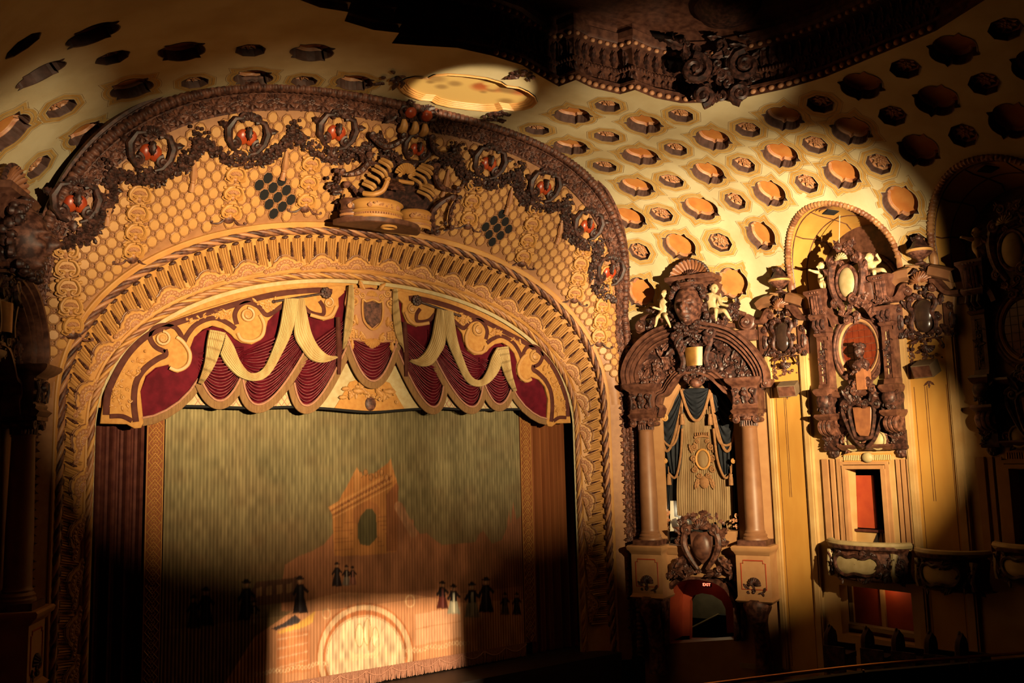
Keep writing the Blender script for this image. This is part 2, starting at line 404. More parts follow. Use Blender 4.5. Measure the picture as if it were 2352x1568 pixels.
dome = [(sOf(x, y), y) for x, y in dome_xy] + [(-sOf(x, y), y) for x, y in dome_xy[-2:0:-1]]
_mq = [(0, .98), (.35, .95), (.62, .82), (.72, .66), (.95, .66), (1.12, .52), (1.26, .3), (1.32, 0)]
MURAL = _mq + [(x, -y) for x, y in _mq[-2::-1]] + [(-x, -y) for x, y in _mq[1:]] + [(-x, y) for x, y in _mq[-2:0:-1]]
mc = ceil_px(1075, 212)
mural_hole = [(mc[0] + (x * .95 + y * .42) * 1.42, mc[1] + (y * .95 - x * .42) * .98) for x, y in MURAL]
holes = [[(c[1] + y, c[2] + x) for x, y in (BIG if c[0] == 'b' else OCT)] for c in coff] + [lun_poly(y) for y in LUN] + [dome, mural_hole]
# drop coffers that would run into a larger opening
def hits(c):
    h = [(c[1] + y * 1.1, c[2] + x * 1.1) for x, y in (BIG if c[0] == 'b' else OCT)]
    return any(inpoly(*q, L) for q in h for L in ([lun_poly(y) for y in LUN] + [dome, mural_hole]))
coff = [c for c in coff if not hits(c) and abs(c[1]) < SMAX - .45]
holes = [[(c[1] + y, c[2] + x) for x, y in (BIG if c[0] == 'b' else OCT)] for c in coff] + [lun_poly(y) for y in LUN] + [dome, mural_hole]
bbs = [(min(p[0] for p in h) - .06, max(p[0] for p in h) + .06, min(p[1] for p in h) - .06, max(p[1] for p in h) + .06) for h in holes]
def in_hole(x, y, pad=False):
    for h, b in zip(holes, bbs):
        if b[0] < x < b[1] and b[2] < y < b[3] and inpoly(x, y, h): return True
    return False
vs = []; es = []
S0, S1, Y0c, Y1c = -SMAX, SMAX, -20.0, -.45
ns, ny = 76, 56
for i in range(ns + 1):
    for j in range(ny + 1):
        x = S0 + (S1 - S0) * i / ns; y = Y0c + (Y1c - Y0c) * j / ny
        if not in_hole(x, y): vs.append((x, y))
for h in holes:
    k = len(vs); vs += h; es += [(k + i, k + (i + 1) % len(h)) for i in range(len(h))]
ov, oe, of, *_ = delaunay_2d_cdt([Vector(v) for v in vs], es, [], 0, 1e-4)
mb = MB(); mb.v = [CP(v.x, v.y) for v in ov]
for f in of:
    cx = sum(ov[i].x for i in f) / 3; cy = sum(ov[i].y for i in f) / 3
    if abs(cx) <= SMAX + 1e-3 and not in_hole(cx, cy): mb.f.append(tuple(f))
ceiling = struct('ceiling', mb, M['cream'], 'cream vaulted theatre ceiling with painted ochre outlines around its coffers', sharp=0)

def ring(mb, pa, da, pb, db, s, y):
    n = len(pa); k = len(mb.v)
    mb.v += [CPn(s + q, y + p, da) for p, q in pa] + [CPn(s + q, y + p, db) for p, q in pb]
    mb.f += [(k + i, k + (i + 1) % n, k + n + (i + 1) % n, k + n + i) for i in range(n)]
def dens(poly, k):
    return [(poly[i][0] + (poly[(i + 1) % len(poly)][0] - poly[i][0]) * j / k, poly[i][1] + (poly[(i + 1) % len(poly)][1] - poly[i][1]) * j / k) for i in range(len(poly)) for j in range(k)]
def scl(poly, s): return [(x * s, y * s) for x, y in poly]
for c in coff:
    kind, s, y = c; far = s < -2 and y < -4.2 or y < -10.9
    out = dens(BIG, 2 if not far else 1) if kind == 'b' else dens(OCT, 5 if not far else 2)
    dep = .26 if kind == 'b' else .19
    # ribbed wall
    w_ = MB(); n = len(out); rings = []
    for d, sc in ((-.012, 1.02), (.0, .985), (dep * .9, .955)):
        rings.append([CPn(s + q * sc * (1 - (.03 if (i % 2 and d > .005) else 0)), y + p * sc * (1 - (.03 if (i % 2 and d > .005) else 0)), d) for i, (p, q) in enumerate(out)])
    w_.grid(rings, False, True)
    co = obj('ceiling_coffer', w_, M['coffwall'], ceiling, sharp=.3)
    mo = MB()
    for (s1, d1), (s2, d2) in (((.96, dep), (.93, dep * .80)), ((.93, dep * .80), (.86, dep * .76)), ((.86, dep * .76), (.82, dep * .9)), ((.82, dep * .9), (.79, dep * .88)), ((.79, dep * .88), (.77, dep))):
        pa = [(p * s1 * (1 + (.018 if i % 2 else 0)), q * s1) for i, (p, q) in enumerate(out)]; pb = [(p * s2, q * s2) for i, (p, q) in enumerate(out)]
        ring(mo, pa, d1, pb, d2, s, y)
    obj('moulding', mo, M['coffmould'], co, sharp=.5)
    pn = MB(); pn.v = [CPn(s + q * .97, y + p * .97, dep) for p, q in out] ; pn.f = [tuple(range(len(out)))]
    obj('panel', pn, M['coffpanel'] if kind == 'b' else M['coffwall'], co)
    if kind == 's':
        ro = MB(); e = .03; P = CPn(s, y, dep - .02); a = (CP(s + e, y) - CP(s - e, y)).normalized(); b = (CP(s, y + e) - CP(s, y - e)).normalized(); F = Fr(P, b, a)
        if F.n.dot(CPn(s, y, 1) - CP(s, y)) > 0: F = Fr(P, -b, a)
        for i in range(8): leaf(ro, F, 0, 0, 0, i * PI / 4, .24, .15, .25, 2)
        rosette(ro, F, 0, 0, .04, .11, 6)
        obj('rosette', ro, M['goldpink'], co)
    bd = MB()
    base = BIG if kind == 'b' else OCT; q0 = dens(base, 2)
    for o0, o1, h in ((.022, .075, .006), (.10, .17, .006)):
        pa = inset(q0, -o0); pb = inset(q0, -o1); ring(bd, pa, -.003, pb, -.003, s, y)
    if not far: obj('painted_border', bd, M['border'], co)
    ln = MB()
    for o0 in (.085, .195):
        pa = inset(q0, -o0); pb = inset(q0, -o0 - .012); ring(ln, pa, -.003, pb, -.003, s, y)
    if not far: obj('painted_line', ln, M['borderline'], co)

# mural panel: a shaped painted field in a stepped gilt frame
mr = MB(); steps = [(1.0, -.03), (.985, -.05), (.965, -.03), (.955, .0), (.935, .0), (.925, .035), (.905, .035), (.895, .07), (.87, .07), (.86, .10)]
mh = [(y - mc[1], x - mc[0]) for x, y in mural_hole]; mhd = dens(mh, 3)
def flat(sc, d): return [CP(mc[0], mc[1]) + (CPn(mc[0] + q * sc, mc[1] + p * sc, d) - CP(mc[0], mc[1])) for p, q in mhd]
mr.grid([flat(sc, d) for sc, d in steps], False, True)
frame = obj('mural_frame', mr, M['goldlt'], ceiling, sharp=.5, label='stepped gilt frame around the ceiling painting')
pm = MB(); NR = 26
rows = []; cols = []
for k in range(NR + 1):
    row = []
    for p, q in mhd:
        sc = .86 * k / NR; row.append(CPn(mc[0] + q * sc, mc[1] + p * sc, .10)); cols.append((p * sc, q * sc))
    rows.append(row)
pm.grid(rows, False, True)
po = obj('mural', pm, M['mural'], ceiling, label='painted ceiling panel of figures in golden clouds')
R_ = random.Random(3); blobs = [(R_.uniform(-1.0, .3), R_.uniform(-1.3, 1.3), R_.uniform(.12, .38), R_.choice([(.42, .09, .02), (.20, .11, .03), (.60, .42, .14), (.36, .06, .02), (.26, .15, .05)])) for _ in range(34)]
ca = po.data.color_attributes.new('paint', 'FLOAT_COLOR', 'POINT'); arr = np.ones((len(cols), 4))
for i, (p, q) in enumerate(cols):
    c0 = np.array((.60, .40, .13))
    for bx, by, br, bc in blobs:
        d = math.hypot((p - bx) * 1.2, q - by) / br; wgt = min(1, max(0, 1 - d) * 1.6) * .8; c0 = c0 * (1 - wgt) + np.array(bc) * wgt
    arr[i, :3] = c0
ca.data.foreach_set('color', arr.ravel())
# scrolled bracket ornaments on the mural rim
for k, (px_, py_) in enumerate(((1150, 262), (905, 180), (1205, 168))):
    s, y = ceil_px(px_, py_); e = .03; b = (CP(s, y + e) - CP(s, y - e)).normalized(); a = (CP(s + e, y) - CP(s - e, y)).normalized(); F = Fr(CP(s, y), -b, a)
    if F.n.z > 0: F = Fr(CP(s, y), b, a)
    o_ = MB(); foliage(o_, F, [(-.35, -.3), (.35, -.3), (.35, .3), (-.35, .3)], 16, .17, .02, 50 + k); obj('rim_ornament', o_, M['bronze'], ceiling)

# dome recess: curving cornice wall rising above the ceiling
DH = 1.75
dp = [CP(s, y) for s, y in dome]; ND = len(dp)
def dome_off(i, inn, h):
    p = dp[i]; a = dp[i - 1]; b = dp[(i + 1) % ND]; t = Vector((b.x - a.x, b.y - a.y, 0)).normalized(); n = Vector((t.y, -t.x, 0)); c = Vector((0, -12.5, 0)) - Vector((p.x, p.y, 0))
    if n.dot(c) < 0: n = -n
    return Vector((p.x, p.y, p.z)) + n * inn + Vector((0, 0, h))
prof = [(0, -.01), (-.02, .16), (.06, .18), (.06, .24), (-.10, .30), (-.13, .55), (-.05, .58), (-.05, .66), (-.12, .68), (-.16, 1.18), (-.06, 1.22), (-.04, 1.36), (-.02, 1.38), (.05, 1.42), (.07, 1.58), (.0, 1.62), (0, DH)]
dw = MB(); dw.grid([[dome_off(i, a, h) for a, h in prof] for i in range(ND)], True, False)
dome_o = obj('dome_cornice', dw, M['wood'], ceiling, sharp=.5, label='curving brown cornice of the shallow dome recess')
dt = MB(); dt.v = [dome_off(i, 0, DH) for i in range(ND)]; dt.f = [tuple(range(ND))]
obj('dome_ceiling', dt, M['wood'], ceiling)
egg = MB(); ell(egg, ID, 0, 0, 0, .075, .06, .06, 8, 5); egg_me = mesh('egg', egg, M['coffmould'])
leafm = MB(); leaf(leafm, ID, 0, -.2, 0, PI / 2, .42, .2, .2, 3); leaf_me = mesh('frieze_leaf', leafm, M['bronze'])
reed = MB(); ell(reed, ID, 0, 0, 0, .028, .065, .03, 6, 4); reed_me = mesh('reed', reed, M['bronze2'])
def along(h, inn, step, fn, i0=0, i1=14, jit=0):
    for i in range(i0, i1):
        a = dome_off(i, inn, h); b = dome_off(i + 1, inn, h); L = (b - a).length; m = max(1, int(L / step)); u = (b - a).normalized()
        for k in range(m):
            p = a.lerp(b, (k + .5) / m); F = Fr(p, u, (0, 0, 1))
            if F.n.dot(Vector((0, -12.5, 0)) - p) < 0: F = Fr(p, -u, (0, 0, 1))
            fn(F)
along(.10, .0, .19, lambda F: inst('egg', egg_me, F.m(1.1), dome_o)); along(1.29, -.05, .19, lambda F: inst('egg', egg_me, F.m(.95), dome_o))
along(.92, -.13, .22, lambda F: inst('frieze_leaf', leaf_me, F.m(1.0), dome_o))
rr = MB(); along(.62, -.05, .085, lambda F: ell(rr, F, 0, 0, 0, .03, .055, .035, 6, 4)); obj('reed_row', rr, M['bronze2'], dome_o, kind='stuff')
rr = MB(); along(.42, -.10, .16, lambda F: leaf(rr, F, 0, -.12, 0, PI / 2 + random.uniform(-.5, .5), .24, .15, .15, 2)); obj('leaf_row', rr, M['bronze2'], dome_o, kind='stuff')
# cartouche with scrolls hung on the dome rim
s, y = ceil_px(1655, 218); P = CP(s, y); F = Fr(P + Vector((0, 0, .55)), Vector((.75, -.66, 0)), (0, 0, 1))
cm = MB(); foliage(cm, F, [(-.75, -.7), (.75, -.7), (.9, .9), (-.9, .9)], 60, .28, .05, 77)
for sg in (-1, 1): scroll(cm, F, sg * .6, .1, .1, .5, 1.5, PI / 2, sg, .12); scroll(cm, F, sg * .45, -.6, .1, .35, 1.5, -PI / 2, -sg, .1)
obj('dome_cartouche', cm, M['bronze'], ceiling, label='dark carved cartouche on the dome rim')
gl = MB(); G = Fr(CP(s - .6, y - .9) + Vector((0, 0, 1.45)), (1, 0, 0), (0, 0, 1)); lathe(gl, G, [(.0, -.28), (.35, -.22), (.62, -.08), (.75, .1), (.8, .2), (.6, .3)], 20)
obj('dome_boss', gl, M['bronze'], ceiling)

# ================================================================== lunettes (arched recesses over the boxes)
for k, yc in enumerate(LUN):
    XB = 11.75; fr = []; bk = []
    arc = [(yc + LR, 2.6), (yc + LR, 3.3), (yc + LR, LZ)] + [(yc + LR * math.cos(PI * i / 28), LZ + LR * math.sin(PI * i / 28)) for i in range(1, 28)] + [(yc - LR, LZ), (yc - LR, 3.3), (yc - LR, 2.6)]
    for yy, zz in arc:
        zq = max(zz, Z0); X = float(np.interp(sZ(zq), _cs, _cx)) if zz > Z0 else XW; fr.append(Vector((X, yy, zz)))
        bk.append(Vector((XB, yc + (yy - yc) * .86, LZ - .1 + (zz - LZ) * .86 if zz > LZ else zz)))
    lm = MB(); lm.grid([[a.lerp(b, t) for a, b in zip(fr, bk)] for t in (0, .25, .5, .75, 1)])
    wl = group_root('wall_lunette', 'arched ochre lunette recess ' + ('with a hanging white cord' if k == 0 else 'in shadow at the right edge'))
    so = obj('soffit', lm, M['ochre'], wl, sharp=.6)
    # painted dark ribs on the soffit
    rb = MB()
    for t in (.12, .55): tube(rb, [a.lerp(b, t) for a, b in zip(fr, bk)], .022, 5)
    for i0 in range(4, 31, 5):
        tube(rb, [fr[i0].lerp(bk[min(32, i0 + d)], t) + Vector((0, 0, 0)) for t, d in ((.12, 0), (.3, 0), (.55, 1), (.8, 1), (.98, 0))], .02, 5)
    obj('painted_rib', rb, M['wood'], so)
    nr = len(fr); mid = fr[nr // 2].lerp(bk[nr // 2], .32)
    disc = MB(); F = Fr(mid - Vector((0, 0, .01)), (0, -1, 0), (-1, 0, .1)); lathe_pts = []
    for r0, r1, z0, z1 in ((.42, .36, .0, .03), (.36, .30, .03, .0)):
        pa = [(r0 * math.cos(2 * PI * i / 24), r0 * math.sin(2 * PI * i / 24)) for i in range(24)]; pb = [(r1 * math.cos(2 * PI * i / 24), r1 * math.sin(2 * PI * i / 24)) for i in range(24)]
        disc.grid([[F.p(*q, -z0) for q in pa], [F.p(*q, -z1) for q in pb]], False, True)
    obj('soffit_ring', disc, M['wood'], so)
    hb = MB(); box(hb, F.sub(0, 0, 0, .5), -.17, .17, -.17, .17, -.03, .03); obj('open_hatch', hb, M['dark'], so, label='black square hatch in the soffit' )
    # carved edge
    ed = MB(); pts = smooth_path(fr, 6); tube(ed, pts, .085, 8, mod=lambda L, a: 1 + .22 * math.sin(L * 62) * (1 if math.sin(a * 3 + L * 20) > 0 else .4)); obj('carved_edge', ed, M['rope'], wl)
    bw = MB(); bw.v = [Vector((XB, b.y, b.z)) for b in bk]; bw.f = [tuple(range(len(bk)))]; obj('back_wall', bw, M['wood'], wl)
    fl = MB(); box(fl, ID, XW - .05, XB + .05, yc - LR, yc + LR, 2.45, 2.62); obj('ledge', fl, M['wood'], wl)
    W_ = Fr((XB, yc, LZ - .55), (0, -1, 0), (0, 0, 1)); fr2 = MB(); q = [(-1.0, -.7)] + [(1.0 * math.cos(PI - PI * i / 20), 1.0 * math.sin(PI - PI * i / 20)) for i in range(21)] + [(1.0, -.7)]
    tube(fr2, smooth_path([W_.p(a * 1.08, b * 1.08, .04) for a, b in q], 2), .07, 8); tube(fr2, smooth_path([W_.p(a * .97, b * .97, .03) for a, b in q], 2), .035, 6); obj('panel_frame', fr2, M['bronze2'], wl)
    pn = MB(); prism(pn, W_, q, 0, .02); obj('grey_panel', pn, M['grey'], wl)

# ================================================================== proscenium curves
def sup(a, zs, top, p, n=260, zb=-7.3, nj=60):
    th = PI * (1 - np.cos(np.linspace(0, PI, n))) / 2 if False else np.linspace(0, PI, n)
    th = PI - th; c = np.cos(th); s = np.sin(th).clip(0)
    X = a * np.sign(c) * np.abs(c) ** (2 / p); Z = zs + (top - zs) * s ** (2 / p)
    zj = np.linspace(zb, zs, nj, endpoint=False)
    return np.concatenate([np.full(nj, -a), X, np.full(nj, a)]), np.concatenate([zj, Z, zj[::-1]])
C0 = sup(7.12, -.2, 3.95, 2.15); C1 = sup(8.10, .3, 5.42, 2.25); C2 = sup(8.47, .6, 7.75, 2.85); C3 = sup(8.82, .6, 8.22, 3.1)
def resamp(C, n=1200):       # even arc length
    L = np.concatenate([[0], np.cumsum(np.hypot(np.diff(C[0]), np.diff(C[1])))]); t = np.linspace(0, L[-1], n); return np.interp(t, L, C[0]), np.interp(t, L, C[1])
# C0 and C1 are matched by angle; arc length measured on the middle curve
mx = (C0[0] + C1[0]) / 2; mz = (C0[1] + C1[1]) / 2; ML = np.concatenate([[0], np.cumsum(np.hypot(np.diff(mx), np.diff(mz)))]); MLT = float(ML[-1])
def fY(r): return -.70 * (max(r, 0) ** 1.25)
def G(s, r):
    x0 = np.interp(s, ML, C0[0]); z0 = np.interp(s, ML, C0[1]); x1 = np.interp(s, ML, C1[0]); z1 = np.interp(s, ML, C1[1])
    return Vector((x0 + (x1 - x0) * r, fY(r), z0 + (z1 - z0) * r))
def GF(s, r):
    e = .03; v = (G(s, min(1, r + e)) - G(s, max(0, r - e))).normalized(); u = (G(s + e, r) - G(s - e, r)); u = (u - v * u.dot(v)).normalized(); return Fr(G(s, r), u, v)
TW = lambda s: (G(s, 1) - G(s, 0)).length
trim = group_root('trim_1', 'gilded proscenium arch of twisted ropes, reeded flutes and shell frieze')
SS = np.linspace(0, MLT, 620)
def gsweep(name, prof, m, parent=trim, **kw):
    mb = MB(); rows = []
    for s in SS:
        row = []
        for r, c in prof: F = GF(s, r); row.append(F.p(0, 0, c))
        rows.append(row)
    mb.grid(rows[::-1]); return obj(name, mb, m, parent, sharp=.5, **kw)
gsweep('cove_ground', [(.0, .0), (.04, .03), (.05, 0), (.17, 0), (.17, .03), (.185, .045), (.20, .03), (.205, .045), (.22, .03), (.225, 0), (.34, -.02), (.5, -.05), (.65, -.04), (.79, 0), (.91, 0), (.91, .045), (.925, .06), (.985, .06), (1.0, .04), (1.0, -.1)], M['gold'])
gsweep('inner_fillet', [(-.03, -.05), (-.03, .03), (.035, .03), (.035, -.02)], M['creamcloth'])
FS = np.linspace(0, MLT, 1500)
def grope(name, r, c, rad, pitch, m):
    mb = MB(); pts = [GF(s, r).p(0, 0, c) for s in FS]; tube(mb, pts, rad, 12, mod=lambda L, a: .90 + .16 * abs(math.sin(a * 1.5 + L * pitch * .5)) + .05 * math.sin(a * 7 + L * 40))
    return obj(name, mb, m, trim, sharp=0)
def strands(r, c, rad, mats):
    fr_ = [GF(s, r) for s in FS]
    for k, mt in enumerate(mats):
        pts = []
        for s, F in zip(FS, fr_):
            a = s * 6.5 + k * PI / 2; pts.append(F.p(0, math.cos(a) * rad * .55, c + math.sin(a) * rad * .55))
        mb = MB(); tube(mb, pts, rad * .56, 6); obj('rope_strand', mb, M[mt], trim, sharp=0)
strands(.105, .04, .085, ('gold', 'rope', 'goldpink', 'rope')); strands(.862, .04, .10, ('goldpink', 'bronze2', 'rope', 'bronze2'))
# flutes
NFL = int(MLT / .325); fl = MB(); H = .58; rows = []
for b, k in ((-.29, 1), (-.15, 1), (0, 1), (.15, 1), (.27, 1)):
    cv = -.045 * (1 - (b / .29) ** 2); rows.append([Vector((x * k, b, c + cv)) for x, c in ((-.157, -.03), (-.15, .035), (-.128, .05), (-.112, .03), (-.106, -.01), (-.094, -.01), (-.088, .03), (-.075, .05), (-.058, .02), (-.04, -.015), (.04, -.015), (.058, .02), (.075, .05), (.088, .03), (.094, -.01), (.106, -.01), (.112, .03), (.128, .05), (.15, .035), (.157, -.03))])
fl.grid(rows); flute_me = mesh('flute', fl, M['goldlt'], sharp=.4)
lp = MB()
for k in range(6):
    b = .20 - k * .062; wd = .012 + k * .0045
    for sg in (-1, 1): ell(lp, ID, sg * wd, b - .01, .015, wd * 1.0, .034, .025, 6, 4)
    ell(lp, ID, 0, b + .012, .025, .018, .035, .025, 6, 4)
ell(lp, ID, 0, -.17, .01, .035, .055, .03, 6, 4)
lp.v = [Vector((v[0] * .62, v[1] * .85 - .01, v[2])) for v in lp.v]; husk_me = mesh('husk_drop', lp, M['bronze2'])
bd = MB(); ell(bd, ID, 0, 0, 0, .085, .042, .05, 10, 6); bead_me = mesh('bead', bd, M['bronze2'])
for i in range(NFL):
    s = MLT * (i + .5) / NFL; F = GF(s, .54); k = (TW(s)) / 1.40 * 1.08; Mx = F.m(); Mx = Mx @ Matrix.Diagonal((MLT / NFL / .325, max(.75, k), 1, 1))
    if G(s, .5).z < -6.2: continue
    o = inst('flute', flute_me, Mx, trim); h = inst('husk_drop', husk_me, Mx @ Matrix.Translation((0, 0, 0)), trim)
    inst('bead', bead_me, (lambda Q: Matrix.Translation(Q.p(0, 0, .06)) @ Q.m().to_3x3().to_4x4())(GF(s + .16, .772)), trim)
# shell lambrequins
NL = int(MLT / 1.06); lb = MB(); out = [(-.53, -.02), (-.53, .10), (-.46, .115), (-.40, .16), (-.34, .15), (-.27, .24), (-.20, .27), (-.12, .345), (0, .375), (.12, .345), (.20, .27), (.27, .24), (.34, .15), (.40, .16), (.46, .115), (.53, .10), (.53, -.02)]
prism(lb, ID, out, -.05, .045, .018); lam_me = mesh('shell_lambrequin', lb, M['gold'])
lc = MB(); tube(lc, smooth_path([(x, y + .02, .05) for x, y in out[4:13]], 4), .014, 6); tube(lc, smooth_path([(x * 1.04, y + .05, .03) for x, y in out[5:12]], 4), .017, 6); cr_me = mesh('lambrequin_crest', lc, M['rope'])
ls = MB()
for k in range(7):
    a = PI * (k + .5) / 7; x = .21 * math.cos(a); y = .02 + .21 * math.sin(a); ell(ls, ID, x, y, .05, .052, .052, .03, 8, 5)
    tube(ls, [(x + .062 * math.cos(t), y + .062 * math.sin(t), .055) for t in [2 * PI * q / 10 for q in range(10)]], .011, 5, closed=True)
shell(ls, ID, 0, -.01, .045, .13, 7, 0, PI, .3, False)
for x in (-.53, -.41, -.32, .32, .41): ell(ls, ID, x, .045, .05, .045, .045, .03, 8, 5); tube(ls, [(x + .058 * math.cos(t), .045 + .058 * math.sin(t), .05) for t in [2 * PI * q / 10 for q in range(10)]], .012, 5, closed=True)
fan_me = mesh('shell_fan', ls, M['goldpink'])
for i in range(NL):
    s = MLT * (i + .5) / NL; F = GF(s, .238)
    if F.o.z < -6.2: continue
    Mx = F.m() @ Matrix.Diagonal((MLT / NL / 1.06, .92, 1, 1))
    o = inst('shell_lambrequin', lam_me, Mx, trim); inst('lambrequin_crest', cr_me, Mx, trim); inst('shell_fan', fan_me, Mx, trim)

# ================================================================== lattice sounding board
OC = (0.0, .3)
def polar(C):
    a = np.arctan2(C[1] - OC[1], C[0] - OC[0]); r = np.hypot(C[0] - OC[0], C[1] - OC[1]); k = (C[1] > OC[1] + .05); o = np.argsort(a[k]); return a[k][o], r[k][o]
PA1, PR1 = polar(C1); PA2, PR2 = polar(C2)
def Y2(Z): return min(.2 - .35 * Z, -.84)
def Y3(Z): return min(.6 - .43 * Z, -.95)
def latt(X, Z):
    a = math.atan2(Z - OC[1], X - OC[0]); r = math.hypot(X - OC[0], Z - OC[1]); r1 = float(np.interp(a, PA1, PR1)); r2 = float(np.interp(a, PA2, PR2))
    rho = (r - r1) / (r2 - r1); z2 = OC[1] + r2 * math.sin(a); return rho, -.70 + (Y2(z2) + .70) * rho - .10 * math.sin(PI * min(max(rho, 0), 1))
def LP(X, Z): return Vector((X, latt(X, Z)[1], Z))
def LF(X, Z, rot=0.0, unit=True):
    e = .04; a = LP(X + e, Z) - LP(X - e, Z); b = LP(X, Z + e) - LP(X, Z - e); F = Fr(LP(X, Z), a / (2 * e), b / (2 * e))
    if unit: v = (b - F.n * b.dot(F.n)).normalized(); F = Fr(F.o, v.cross(F.n), v)
    return F.sub(0, 0, 0, rot) if rot else F
def lat_px(x, y):
    def bey(P):
        rho, yy = latt(P.x, P.z) if P.z > .5 else (0, -.7)
        return P.y > yy
    h = march(x, y, bey, 15, 45); return h.x, h.z
wf = MB(); rows = []
for th in np.concatenate([np.linspace(.03, PI - .03, 200)]):
    r1 = float(np.interp(th, PA1, PR1)); r2 = float(np.interp(th, PA2, PR2)); row = []
    for q in np.linspace(0, 1, 9):
        r = r1 + (r2 - r1) * q; row.append(LP(OC[0] + r * math.cos(th), OC[1] + r * math.sin(th)) + Vector((0, .03, 0)))
    rows.append(row)
wf.grid(rows)
for sg in (-1, 1):           # plain gold jamb strips under the lattice
    wf.grid([[Vector((sg * x, yq, z)) for x, yq in ((8.08, -.70), (8.47, -.84))][::sg] for z in (-7.4, -3, .9)])
wall_front = struct('wall_front', wf, M['lattice'], 'gold sounding board lattice of octagon panels above the stage', sharp=.4)
oc = MB(); od = [(math.cos(PI / 8 + i * PI / 4), math.sin(PI / 8 + i * PI / 4)) for i in range(8)]
for r0, c0, r1, c1 in ((.150, -.02, .146, .018), (.146, .018, .136, .024), (.136, .024, .127, .0), (.127, .0, .121, .0), (.121, .0, .114, .004)):
    oc.grid([[Vector((x * r0, y * r0, c0)) for x, y in od], [Vector((x * r1, y * r1, c1)) for x, y in od]], False, True)
oct_me = mesh('frame', oc, M['lattice'], sharp=.3)
pc = MB(); pc.v = [Vector((x * .120, y * .120, .004)) for x, y in od] + [Vector((x * .106, y * .106, .026)) for x, y in od]; pc.f = [(i, (i + 1) % 8, 8 + (i + 1) % 8, 8 + i) for i in range(8)] + [tuple(range(8, 16))]
panel_me = mesh('octagon_panel', pc, M['goldlt'], sharp=.3)
dk = MB(); dk.v = [Vector((x * .124, y * .124, .006)) for x, y in od]; dk.f = [tuple(range(8))]; dark_me = mesh('grille_opening', dk, M['dark'])
rs = MB(); rosette(rs, ID, 0, 0, .01, .055, 4)
g1 = lat_px(630, 446); g2 = lat_px(1141, 522); gcs = [g1, g2]; OA = .372
chains = []
cells = []
for j in range(0, 48):
    for i in range(-26, 27):
        X = (i + .5 * (j % 2)) * OA; Z = 1.2 + j * OA * .485
        if math.hypot(X, Z - OC[1]) < 4: continue
        rho, _ = latt(X, Z)
        if .055 < rho < .965 and Z > 1.3: cells.append((X, Z, rho))
ros = MB(); frs = MB(); big = []
for X, Z, rho in cells:
    F = LF(X, Z, 0, False); pp = F.o - CAM; facing = abs(F.n.dot(pp.normalized())) / pp.length_squared
    dark_ = any(((X - g[0]) / .50) ** 2 + ((Z - g[1]) / .44) ** 2 < 1 for g in gcs)
    big.append((facing, F, dark_, X, Z))
    for dx, dz in ((OA / 2, 0),):
        q = latt(X + dx, Z)
        if .03 < q[0] < .98: Fq = LF(X + dx, Z); rosette(ros, Fq, 0, 0, -.015, .052, 4)
big.sort(key=lambda t: -t[0])
far_ = MB(); dkm = MB()
for k, (fc, F, dark_, X, Z) in enumerate(big):
    S_ = F.m(); S_.col[2] = (*F.n, 0)
    frs.add([S_ @ Vector(v) for v in oc.v], oc.f)
    if dark_: inst('grille_opening', dark_me, S_, wall_front)
    elif k < 310: inst('octagon_panel', panel_me, S_, wall_front)
    else: far_.add([S_ @ Vector(v) for v in pc.v], pc.f)
obj('octagon_frames', frs, M['lattice'], wall_front, sharp=.3, kind='stuff')
if far_.v: obj('octagon_panel_field', far_, M['goldlt'], wall_front, sharp=.3, kind='stuff')
obj('small_rosettes', ros, M['goldpink'], wall_front, kind='stuff')

# medallions and garlands
med_px = [(172, 462), (345, 345), (566, 310), (772, 300), (957, 338), (1121, 372), (1248, 427), (1348, 516), (1398, 622)]
meds = [lat_px(*p) for p in med_px]
R = random.Random(11)
def medallion(F, sc=1.0):
    m = MB()
    for sg in (-1, 1):
        scroll(m, F, sg * .23 * sc, -.18 * sc, .08, .16 * sc, 1.4, PI / 2, sg, .045 * sc)
        tube(m, [F.p(sg * x * sc, y * sc, .10) for x, y in ((.10, .34), (.30, .30), (.40, .10), (.36, -.12), (.24, -.30), (.1, -.36))], [.03 * sc, .06 * sc, .085 * sc, .075 * sc, .05 * sc, .03 * sc], 7)
        scroll(m, F, sg * .12 * sc, .36 * sc, .08, .13 * sc, 1.4, -PI / 2, sg, .04 * sc)
        leaf(m, F, sg * .36 * sc, .1 * sc, .05, PI / 2 - sg * 1.2, .26 * sc, .15 * sc)
    shell(m, F, 0, .30 * sc, .06, .17 * sc, 7, 0, PI, .4, False); leaf(m, F, 0, .2 * sc, .17, -PI / 2, .27 * sc, .15 * sc); leaf(m, F, 0, -.34 * sc, .05, -PI / 2, .22 * sc, .2 * sc)
    return m
for k, (X, Z) in enumerate(meds):
    F = LF(X, Z); sc = 1.22 if k != 4 else 1.0
    mo = obj('medallion', medallion(F, sc), M['bronze'], wall_front)
    c_ = MB()
    for hx in (-.085, .085): ell(c_, F, hx * sc, -.05, .05, .125 * sc, .16 * sc, .10, 12, 8)
    obj('red_boss', c_, M['red'], mo)
def garland(pts, r, parent):
    m = MB(); P = smooth_path(pts, 10); L = 0; last = -1
    for i in range(len(P) - 1):
        t = i / (len(P) - 1); rad = r * (.62 + .55 * math.sin(PI * t))
        for q in range(9):
            a = R.uniform(0, 2 * PI); d = rad * math.sqrt(R.random()); X = P[i].x + math.cos(a) * d; Z = P[i].y + math.sin(a) * d
            F = LF(X, Z)
            if R.random() < .72: ell(m, F, 0, 0, .05 + .10 * (1 - d / r), .052 * R.uniform(.7, 1.3), .052 * R.uniform(.7, 1.3), .055, 6, 4)
            else: leaf(m, F, 0, 0, .06, R.uniform(0, 6.3), .15, .09, .4, 2)
    return obj('garland', m, M['bronze'], parent)
peaks = []
